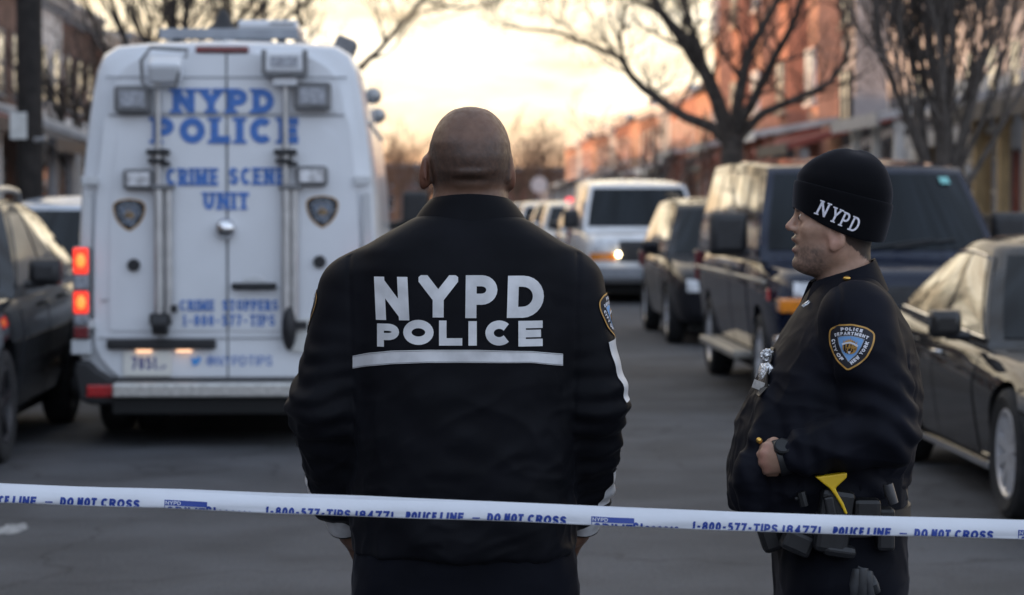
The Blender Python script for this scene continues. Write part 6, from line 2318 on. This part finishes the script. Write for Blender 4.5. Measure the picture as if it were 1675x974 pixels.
# ------------------------------------------------------------------ jacket
def jacket2(p):
    T = []
    for y, xf, xb, b in ((452, 1342, 1431, .085), (466, 1332, 1440, .120), (482, 1320, 1452, .155), (500, 1311, 1464, .185), (525, 1295, 1477, .205), (550, 1281, 1487, .215), (600, 1254, 1496, .222), (650, 1230, 1500, .225), (700, 1206, 1498, .222), (740, 1195, 1494, .218), (785, 1188, 1484, .205), (834, 1192, 1474, .190)):
        q0, q1 = at(xf, y, D2), at(xb, y, D2)
        T.append((q0.z, (q0.x + q1.x) / 2, D2, (q1.x - q0.x) / 2, b))
    d = stack(p, T, 2.3, .014)
    # the back hem sits higher than the front
    x0 = at(1330, 0, D2).x
    d = s_max(d, (at(0, 834, D2).z + np.clip((p[:, 0] - x0) / .19, 0, 1) * .062) - p[:, 2], .012)
    for S, E, Wr, near in ((LS2, LE2, LW2, 1), (RS2, RE2, RW2, 0)):
        S, E, Wr = Vector(S), Vector(E), Vector(Wr)
        a = cone(p, S, E, .081, .070)
        b = cone(p, E, E.lerp(Wr, .84), .068, .049)
        d = s_min(d, s_min(a, b, .022), .014 if near else .03)
    # the open front edge folds over the finger tips
    d = s_min(d, cone(p, p2a(1262, 660, 5.10), p2a(1240, 724, 5.042), .012, .020), .045)
    d = s_min(d, cone(p, p2a(1238, 726, 5.035), p2a(1226, 765, 5.032), .020, .026), .02)
    d = s_min(d, cone(p, p2a(1226, 765, 5.032), p2a(1232, 826, 5.05), .028, .03), .03)
    return d


vs, F = mesh_sdf(jacket2, (O2.x - .36, 4.80, .90), (O2.x + .34, 5.68, 1.50), .0050)
vs = relax(vs, F, 3, .5)
n = normals(vs, F)
S_, E_, W_ = np.array(LS2), np.array(LE2), np.array(LW2)
d = .0055 * folds(vs, (.9, 0, -.35), 7, 51) + .0050 * folds(vs, (.8, 0, .4), 14, 53) + .0026 * folds(vs, (1, 0, -.2), 28, 57)
low = np.clip((1.42 - vs[:, 2]) / .2, .18, 1)
d *= low
de = np.linalg.norm(vs - E_, axis=1); w_ = np.exp(-(de / .15) ** 2)
dirn = (W_ - S_) / np.linalg.norm(W_ - S_)
d += .0095 * w_ * np.sin(((vs - S_) @ dirn) * 120 + 3.2 * vnoise(vs * 8, 61)) * (.6 + .4 * vnoise(vs * 13, 62))
dw = np.linalg.norm(vs - W_, axis=1); d += .004 * np.exp(-(dw / .10) ** 2) * np.sin(((vs - E_) @ ((W_ - E_) / np.linalg.norm(W_ - E_))) * 150 + 2 * vnoise(vs * 12, 66))
# seam of the arm hole
sx = vs[:, 0] - at(1368, 0, 5.05).x - .25 * np.maximum(1.42 - vs[:, 2], 0) * 0
d -= .003 * np.exp(-((sx - .01 * np.sin(vs[:, 2] * 9)) / .0045) ** 2) * (vs[:, 1] < 5.1) * (vs[:, 2] > 1.22) * (vs[:, 2] < 1.44)
vs = relax(vs + n * d[:, None], F, 1, .3)
JK2 = np_obj('jacket', vs, F, M_jacket2, P2, O2)
bv2 = np_bvh(vs, F)
# collar
qt, qb = Vector(p2(1388, 428)), Vector(p2(1384, 470))
col2 = []
rows = []
for t in np.linspace(0, 1, 7):
    row = []
    for k in range(49):
        f = (k / 48 - .5) * 2                    # -1 .. 1 round the back of the neck
        a = f * (math.pi - .50)
        ra = .0635 + (.098 - .0635) * t; rb = .066 + (.112 - .066) * t
        zt = qt.z + .008 - .052 * abs(f) ** 1.25; zb = qb.z - .004 - .085 * abs(f) ** 1.6
        cx = qt.x - .006 + (-.006) * t
        row.append(Vector((cx + ra * math.cos(a) - .020 * abs(f) ** 2, D2 + rb * math.sin(a), zt + (zb - zt) * t)))
    rows.append(row)
inner = [[Vector((qt.x + (p.x - qt.x) * .93, D2 + (p.y - D2) * .93, p.z - .003)) for p in r] for r in rows]
g = MB(); g.grid(rows); g.grid([r[::-1] for r in inner]); g.grid([inner[0], rows[0]]); g.grid([rows[-1], inner[-1]])
for e in (0, -1): g.grid([[r[e] for r in rows], [r[e] for r in inner]])
co = g.build('collar', M_jacket2, JK2, smooth=55, org=O2); co.modifiers.new('s', 'SUBSURF').render_levels = 1

SF = side_fn(bv2, .0015)


def on_jacket(px, py, Y=5.0):
    c = at(px, py, Y)
    h = bv2.ray_cast(Vector((0, 0, CAM_Z)), (c - Vector((0, 0, CAM_Z))).normalized())
    if h[0] is None: 
        k = bv2.find_nearest(c); return k[0], k[1]
    return h[0], (h[1] if h[1].y < 0 else -h[1])


# shoulder patch
c, nn = on_jacket(1391, 566)
emblem('shoulder_patch', surf_map(bv2, c, (nn.x * .5, -1, nn.z * .4), (math.sin(R(5)), 0, math.cos(R(5))), .0018, .3), P2, .0445, org=O2)
# shoulder strap with brass button
g = []
for i in range(15):
    px, py = 1362 + (1392 - 1362) * i / 14, 500 + (452 - 500) * i / 14
    c, nn = on_jacket(px, py)
    row = []
    for j in range(5):
        c2, n2 = on_jacket(px + (j / 4 - .5) * 42, py + (j / 4 - .5) * 10)
        row.append(c2 + n2 * .0035)
    g.append(row)
c, nn = on_jacket(1385, 460)
b = MB(); b.ball(c + nn * .006, (.0085, .0085, .0055), 14, 8); b.build('brass_button', M_brass, JK2, smooth=True, org=O2)
c, nn = on_jacket(1241, 722)
b = MB(); b.ball(c + nn * .004, (.007, .005, .007), 14, 8); b.build('brass_button', M_brass, JK2, smooth=True, org=O2)
# collar pin
h = None
b = MB(); q = Vector(p2(1321, 498, -.10)); c, nn = on_jacket(1322, 500)
b.box(c + nn * .006, (.020, .004, .007), Matrix.Rotation(R(-38), 3, 'Y')); b.build('collar_pin', M_silver, P2, org=O2, bev=.001)

# badge strip: black leather with crest, shield and name bar
pts = [on_jacket(px, py) for px, py in ((1267, 570), (1262, 592), (1255, 612), (1248, 634), (1243, 648))]
b = MB(); g = []
for (c, nn) in pts:
    ax = Vector((0.30, -.95, .10)).normalized(); s_ = nn.cross(Vector((0, 0, 1))).normalized()
    g.append([c + s_ * (k / 4 - .5) * .046 + nn * .004 for k in range(5)])
shell(g, .004, .006, lambda p: Vector((-.5, -.85, .05)).normalized()).build('badge_holder', M_leather, P2, org=O2)
(c, nn) = on_jacket(1263, 586)
fr = Matrix.Rotation(R(25), 3, 'Y')
b = MB()
for k in range(11):
    a = 2 * math.pi * k / 11
    b.ball(c + nn * .012 + Vector((math.cos(a) * .011, 0, math.sin(a) * .010)), (.0055, .004, .0055), 8, 6)
b.ball(c + nn * .013, (.011, .005, .010), 10, 8); b.build('crest_pin', M_silver, P2, smooth=True, org=O2)
(c, nn) = on_jacket(1255, 611)
b = MB()
sh = [(x * .017, y * .020) for x, y in ((-.55, .9), (0, 1.15), (.55, .9), (1, .75), (.95, 0), (.6, -.7), (0, -1.15), (-.6, -.7), (-.95, 0), (-1, .75))]
rt = Vector((.80, -.60, -.28)).normalized(); upv = Vector((.33, .02, .94)); upv = (upv - rt * upv.dot(rt)).normalized(); on = rt.cross(upv); on = on if on.y < 0 else -on
P_ = [c + on * .012 + rt * x_ + upv * y_ for x_, y_ in sh]
Q_ = [c + on * .002 + rt * x_ + upv * y_ for x_, y_ in sh]
b.rings([Q_, P_, [c + on * .016 + rt * x_ * .5 + upv * y_ * .5 for x_, y_ in sh]])
b.build('police_badge', M_silver, P2, org=O2)
(c, nn) = on_jacket(1248, 633)
b = MB(); vs8 = [c + on * d_ + rt * x_ + upv * y_ for d_ in (.004, .012) for x_, y_ in ((-.019, -.009), (.019, -.009), (.019, .009), (-.019, .009))]
b.add(vs8, [(0, 3, 2, 1), (4, 5, 6, 7), (0, 1, 5, 4), (1, 2, 6, 5), (2, 3, 7, 6), (3, 0, 4, 7)]); b.build('name_bar', mat('name_bar_steel', (.55, .56, .54), .3, metal=.6, noise=(60, .2)), P2, org=O2)

# watch
Wv, Ev = Vector(LW2), Vector(LE2); ax = (Wv - Ev).normalized()
cw = Vector(p2a(1279, 748, 4.988))
b = MB(); up_w = ax.orthogonal().normalized(); rows = []
for t, r_ in ((-.012, .0335), (-.011, .0365), (.011, .0365), (.012, .0335)):
    u = Vector((0, 0, 1)); u = (u - ax * u.dot(ax)).normalized(); v = ax.cross(u)
    rows.append([cw + ax * t + (u * math.cos(2 * math.pi * k / 28) * 1.05 + v * math.sin(2 * math.pi * k / 28) * .92) * r_ for k in range(28)])
b.rings(rows, cap0=False, cap1=False); wo = b.build('wrist_watch', M_polymer, P2, smooth=50, org=O2)
b = MB(); fd = Vector((-.05, -.75, .70)).normalized(); fu = fd.orthogonal().normalized(); fv = fd.cross(fu); cc = cw + fd * .036
b.rings([[cc + fd * t + (fu * math.cos(2 * math.pi * k / 24) + fv * math.sin(2 * math.pi * k / 24)) * r_ for k in range(24)] for t, r_ in ((-.008, .018), (.003, .019), (.006, .0165), (.0045, .0145))])
b.build('watch_case', M_polymer, wo, smooth=35, org=O2)

# ------------------------------------------------------------------ trousers and duty belt
XT = at(1372, 900, D2).x


def trousers2(p):
    d = stack(p, [(.62, XT + .002, D2, .128, .20), (.80, XT, D2, .138, .205), (.90, XT - .004, D2, .140, .20), (1.06, XT - .006, D2, .142, .195)], 2.6)
    d = s_max(d, .70 - p[:, 2], .02)
    leg = None
    for sg in (-1, 1):
        a = cone(p, (XT + .002, D2 + sg * .10, .80), (XT - .01, D2 + sg * .105, .48), .125, .10)
        b = cone(p, (XT - .01, D2 + sg * .105, .48), (XT + .02, D2 + sg * .115, .09), .098, .085)
        l_ = s_max(s_min(a, b, .03), .045 - p[:, 2], .01)
        leg = l_ if leg is None else np.minimum(leg, l_)
    return s_min(d, leg, .03)


vs, F = mesh_sdf(trousers2, (XT - .26, 4.88, .02), (XT + .26, 5.56, 1.08), .007)
vs = relax(vs, F, 3, .5); n = normals(vs, F)
vs = vs + n * (.0045 * folds(vs, (.3, 0, 1), 10, 71) + .0025 * folds(vs, (1, 0, .3), 22, 75))[:, None]
TR2 = np_obj('trousers', vs, F, M_trouser, P2, O2)
for sg in (-1, 1):
    b = MB(); cc = (XT - .05, D2 + sg * .115)
    b.rings([[Vector((cc[0] + math.cos(2 * math.pi * i / 20) * k, cc[1] + math.sin(2 * math.pi * i / 20) * .055, z)) for i in range(20)] for z, k in ((.0, .15), (.03, .152), (.06, .13), (.09, .10))])
    b.v = [(p[0] + (.03 if p[2] > .05 else 0), p[1], p[2]) for p in b.v]
    b.build('boot', M_shoe, P2, smooth=50, org=O2)
# belt
b = MB(); zb = at(0, 838, D2).z
b.rings([[Vector((XT - .005 + math.copysign(abs(math.cos(a)) ** .85, math.cos(a)) * (.150 + e), D2 + math.copysign(abs(math.sin(a)) ** .85, math.sin(a)) * (.208 + e), zb + z_)) for a in [2 * math.pi * k / 48 for k in range(48)]] for z_, e in ((-.026, -.004), (-.026, .004), (.026, .004), (.026, -.004))], cap0=False, cap1=False)
belt = b.build('duty_belt', M_leather, P2, smooth=40, org=O2)
YN = D2 - .235


def bb(px0, px1, py0, py1, Y, dep):
    a, c = at(px0, py1, Y), at(px1, py0, Y); m_ = (a + c) / 2
    return m_, (c.x - a.x, dep, c.z - a.z)


# yellow stun gun grip in a black holster
b = MB(); c, s_ = bb(1336, 1392, 800, 905, YN, .045); b.box(c, s_, Matrix.Rotation(R(8), 3, 'Y'))
c, s_ = bb(1345, 1400, 890, 912, YN - .004, .04); b.box(c, s_, Matrix.Rotation(R(8), 3, 'Y'))
hol = b.build('holster', M_polymer, P2, bev=.012, org=O2)
poly = [(1334, 781), (1386, 774), (1385, 782), (1370, 796), (1367, 800), (1372, 810), (1380, 823), (1387, 841), (1383, 842), (1375, 826), (1366, 811), (1358, 800), (1345, 790)]
b = MB(); Yg = YN - .032
fr = [at(x, y, Yg) for x, y in poly]; n_ = len(fr)
b.add([(p.x, p.y, p.z) for p in fr] + [(p.x, p.y + .03, p.z) for p in fr], [tuple(range(n_)), tuple(range(2 * n_ - 1, n_ - 1, -1))] + [(i, n_ + i, n_ + (i + 1) % n_, (i + 1) % n_) for i in range(n_)])
b.build('stun_gun_grip', M_yellow, P2, bev=.003, org=O2)
b = MB(); c, s_ = bb(1350, 1366, 812, 850, YN - .028, .02); b.box(c, s_, Matrix.Rotation(R(-12), 3, 'Y')); b.build('holster_strap', M_leather, hol, bev=.004, org=O2)
# handgun holster at the front
b = MB(); c, s_ = bb(1240, 1275, 842, 902, D2 - .12, .05); b.box(c, s_, Matrix.Rotation(R(-18), 3, 'Y')); c, s_ = bb(1222, 1262, 822, 848, D2 - .13, .04); b.box(c, s_, Matrix.Rotation(R(12), 3, 'Y'))
b.build('magazine_pouch', M_leather, belt, bev=.010, org=O2)
b = MB(); c, s_ = bb(1278, 1330, 868, 905, D2 - .20, .05); b.box(c, s_, Matrix.Rotation(R(24), 3, 'Y')); b.build('handcuff_case', M_polymer, belt, bev=.010, org=O2)
b = MB(); c, s_ = bb(1395, 1440, 815, 862, YN, .04); b.box(c, s_); b.build('belt_pouch', M_leather, belt, bev=.010, org=O2)
b = MB(); b.tube([at(1452, 792, YN), at(1456, 808, YN), at(1462, 824, YN)], [.011, .012, .010], 12); b.build('baton_tip', mat('baton_grey', (.07, .07, .075), .35, metal=.4), belt, smooth=40, org=O2)
b = MB(); b.tube([at(1470, 784, D2 - .1), at(1476, 800, D2 - .1), at(1479, 812, D2 - .1), at(1482, 818, D2 - .1)], [.008, .010, .009, .006], 8); b.build('radio_antenna', M_polymer, belt, smooth=True, org=O2)
# glove hanging from the thigh pocket
b = MB(); gy = D2 - .215
for k, (x0, y0, x1, y1, r_) in enumerate(((1402, 932, 1396, 980, .014), (1410, 930, 1409, 985, .015), (1418, 936, 1424, 978, .013), (1424, 945, 1434, 968, .011))):
    b.tube([at(x0, y0, gy), at((x0 + x1) / 2, (y0 + y1) / 2, gy - .008), at(x1, y1, gy)], [r_ * .9, r_, r_ * .8], 10)
b.tube([at(1392, 962, gy), at(1405, 928, gy), at(1424, 938, gy), at(1434, 962, gy)], .006, 8)
b.build('glove', mat('glove_grey', (.028, .030, .034), .5, noise=(40, .4)), P2, smooth=True, org=O2)
b = MB(); b.tube([at(1310, 805, YN), at(1316, 828, YN)], .010, 8); b.ball(at(1303, 816, YN), .005, 8, 6); b.build('belt_keeper', M_polymer, belt, smooth=True, org=O2)
# radio on the far hip and dark buckle
b = MB(); c, s_ = bb(1432, 1462, 830, 900, YN + .03, .05); b.box(c, s_); b.build('radio', M_polymer, belt, bev=.008, org=O2)

# ================================================================== police line tape
M_tape = mat('tape_white', (0.72, 0.745, 0.80), .32, spec=.5, noise=(5, .05), bump=(9, .25, .02))
M_tblue = mat('tape_blue', (0.018, 0.055, 0.32), .4)
YT = 4.36
top_px = [(-900, 748), (-300, 777), (0, 793), (150, 797), (300, 804), (450, 812), (600, 817.5), (840, 822.5), (1000, 831.5), (1200, 838), (1400, 844.5), (1675, 852), (2000, 860), (2700, 875)]
bot_px = [(-900, 782), (-300, 809), (0, 822.5), (150, 828), (300, 833), (450, 840), (600, 845), (840, 853), (1000, 861), (1200, 868.5), (1400, 874.5), (1675, 882), (2000, 889), (2700, 902)]
LT = [at(x, y, YT) for x, y in top_px]; LB = [at(x, y, YT) for x, y in bot_px]
tx = [p.x for p in LT]


def tape(x, v, l=0):
    """x along the street width, v metres down from the top edge along the film; folds back under at the lower edge"""
    zt = float(np.interp(x, tx, [p.z for p in LT])); zb = float(np.interp(x, tx, [p.z for p in LB]))
    rip = .0025 * math.sin(x * 7.1) + .0015 * math.sin(x * 17 + 1) 
    H = zt - zb; r = .0022
    y0 = YT + rip
    lo = .0006 + .0003 * l if l else 0.0
    if v <= H - r:
        t = v / H
        bow = .004 * math.sin(math.pi * min(t, 1)) + .0016 * math.sin(x * 23 + 3 * t) * t
        return Vector((x, y0 - bow - lo - .008 * t, zt - v))
    e = v - (H - r); a = e / r
    ye = y0 - .008
    if a < math.pi:
        return Vector((x, ye + r - (r + lo) * math.cos(a), zt - (H - r) - (r + lo) * math.sin(a)))
    s_ = e - math.pi * r
    return Vector((x, ye + 2 * r + lo + .25 * s_, zt - (H - r) + s_ * .95))


rows = []
for x in np.arange(LT[0].x, LT[-1].x, .012):
    rows.append([tape(x, v) for v in (0, .004, .010, .016, .022, .027, .030, .032, .034, .036, .038, .040, .042, .046, .052, .060, .072)])
mb = MB(); mb.grid(rows)
TP = mb.build('police_tape', M_tape, None, smooth='all', fix=False)
tag(TP, 'white and blue police line tape stretched across in front of both officers', 'tape')
per = 697.0


def tx_at(px): return at(px, 850, YT).x


def tape_text(s, xa, xb, v0, h, t, m, stretch_serif=0, slant=0.0, name='lettering', lay=1):
    a, b = tx_at(xa), tx_at(xb)
    P = text_polys(s, h, t, 0, b - a, gap=.15, slant=slant, maxlen=.006)
    return [( [(a + x, v0 + h - y) for x, y in q], l + lay) for q, l in P]


lim0, lim1 = LT[0].x + .02, LT[-1].x - .02


def put_text(name, pl, m):
    pl = [(q, l) for q, l in pl if min(p[0] for p in q) > lim0 and max(p[0] for p in q) < lim1]
    out = []
    for q, l in pl:
        xm = sum(p[0] for p in q) / len(q)
        H = float(np.interp(xm, tx, [p.z for p in LT])) - float(np.interp(xm, tx, [p.z for p in LB]))
        q = clip_y(q, 0, H - .0022)
        if len(q) >= 3: out.append((q, l))
    pl = out
    if pl: polys_mesh(pl, tape).build(name, m, TP, fix=False)


for k in (-2, -1, 0, 1, 2):
    o_ = k * per
    H_, V_ = .0165, .0186
    for w_, x0, x1 in (('POLICE', 663, 713), ('LINE', 719, 757), ('DO', 796, 818), ('NOT', 824, 855), ('CROSS', 862, 925)):
        put_text('tape_lettering', tape_text(w_, x0 + o_, x1 + o_, V_, H_, .0044, M_tblue, slant=.14), M_tblue)
    put_text('tape_lettering', tape_text('_', 772 + o_, 786 + o_, V_, H_, .0024, M_tblue), M_tblue)
    for w_, x0, x1 in (('1-800-577-TIPS', 1131, 1270), ('(8477)', 1278, 1340)):
        put_text('tape_lettering', tape_text(w_, x0 + o_, x1 + o_, V_ - .0002, H_, .0039, M_tblue, slant=.12), M_tblue)
    put_text('tape_lettering', tape_text('CRIME', 970 + o_, 1034 + o_, .0275, .018, .0040, M_tblue), M_tblue)
    put_text('tape_lettering', tape_text('Stoppers', 1035 + o_, 1110 + o_, .0235, .020, .0040, M_tblue), M_tblue)
    a, b = tx_at(967 + o_), tx_at(1037 + o_)
    blocks = [([(a + (b - a) * i / 14, .0160), (a + (b - a) * (i + 1) / 14, .0160), (a + (b - a) * (i + 1) / 14, .0258), (a + (b - a) * i / 14, .0258)], 1) for i in range(14)]
    for i in range(4):
        va, vb = .0258 + .0035 * i, .0258 + .0035 * (i + 1)
        blocks.append(([(a, va), (a + .0012, va), (a + .0012, vb), (a, vb)], 1))
    put_text('tape_logo', blocks, M_tblue)
    put_text('tape_logo_lettering', tape_text('NYPD', 969 + o_, 994 + o_, .0176, .0066, .0011, M_tape, lay=4), M_tape)
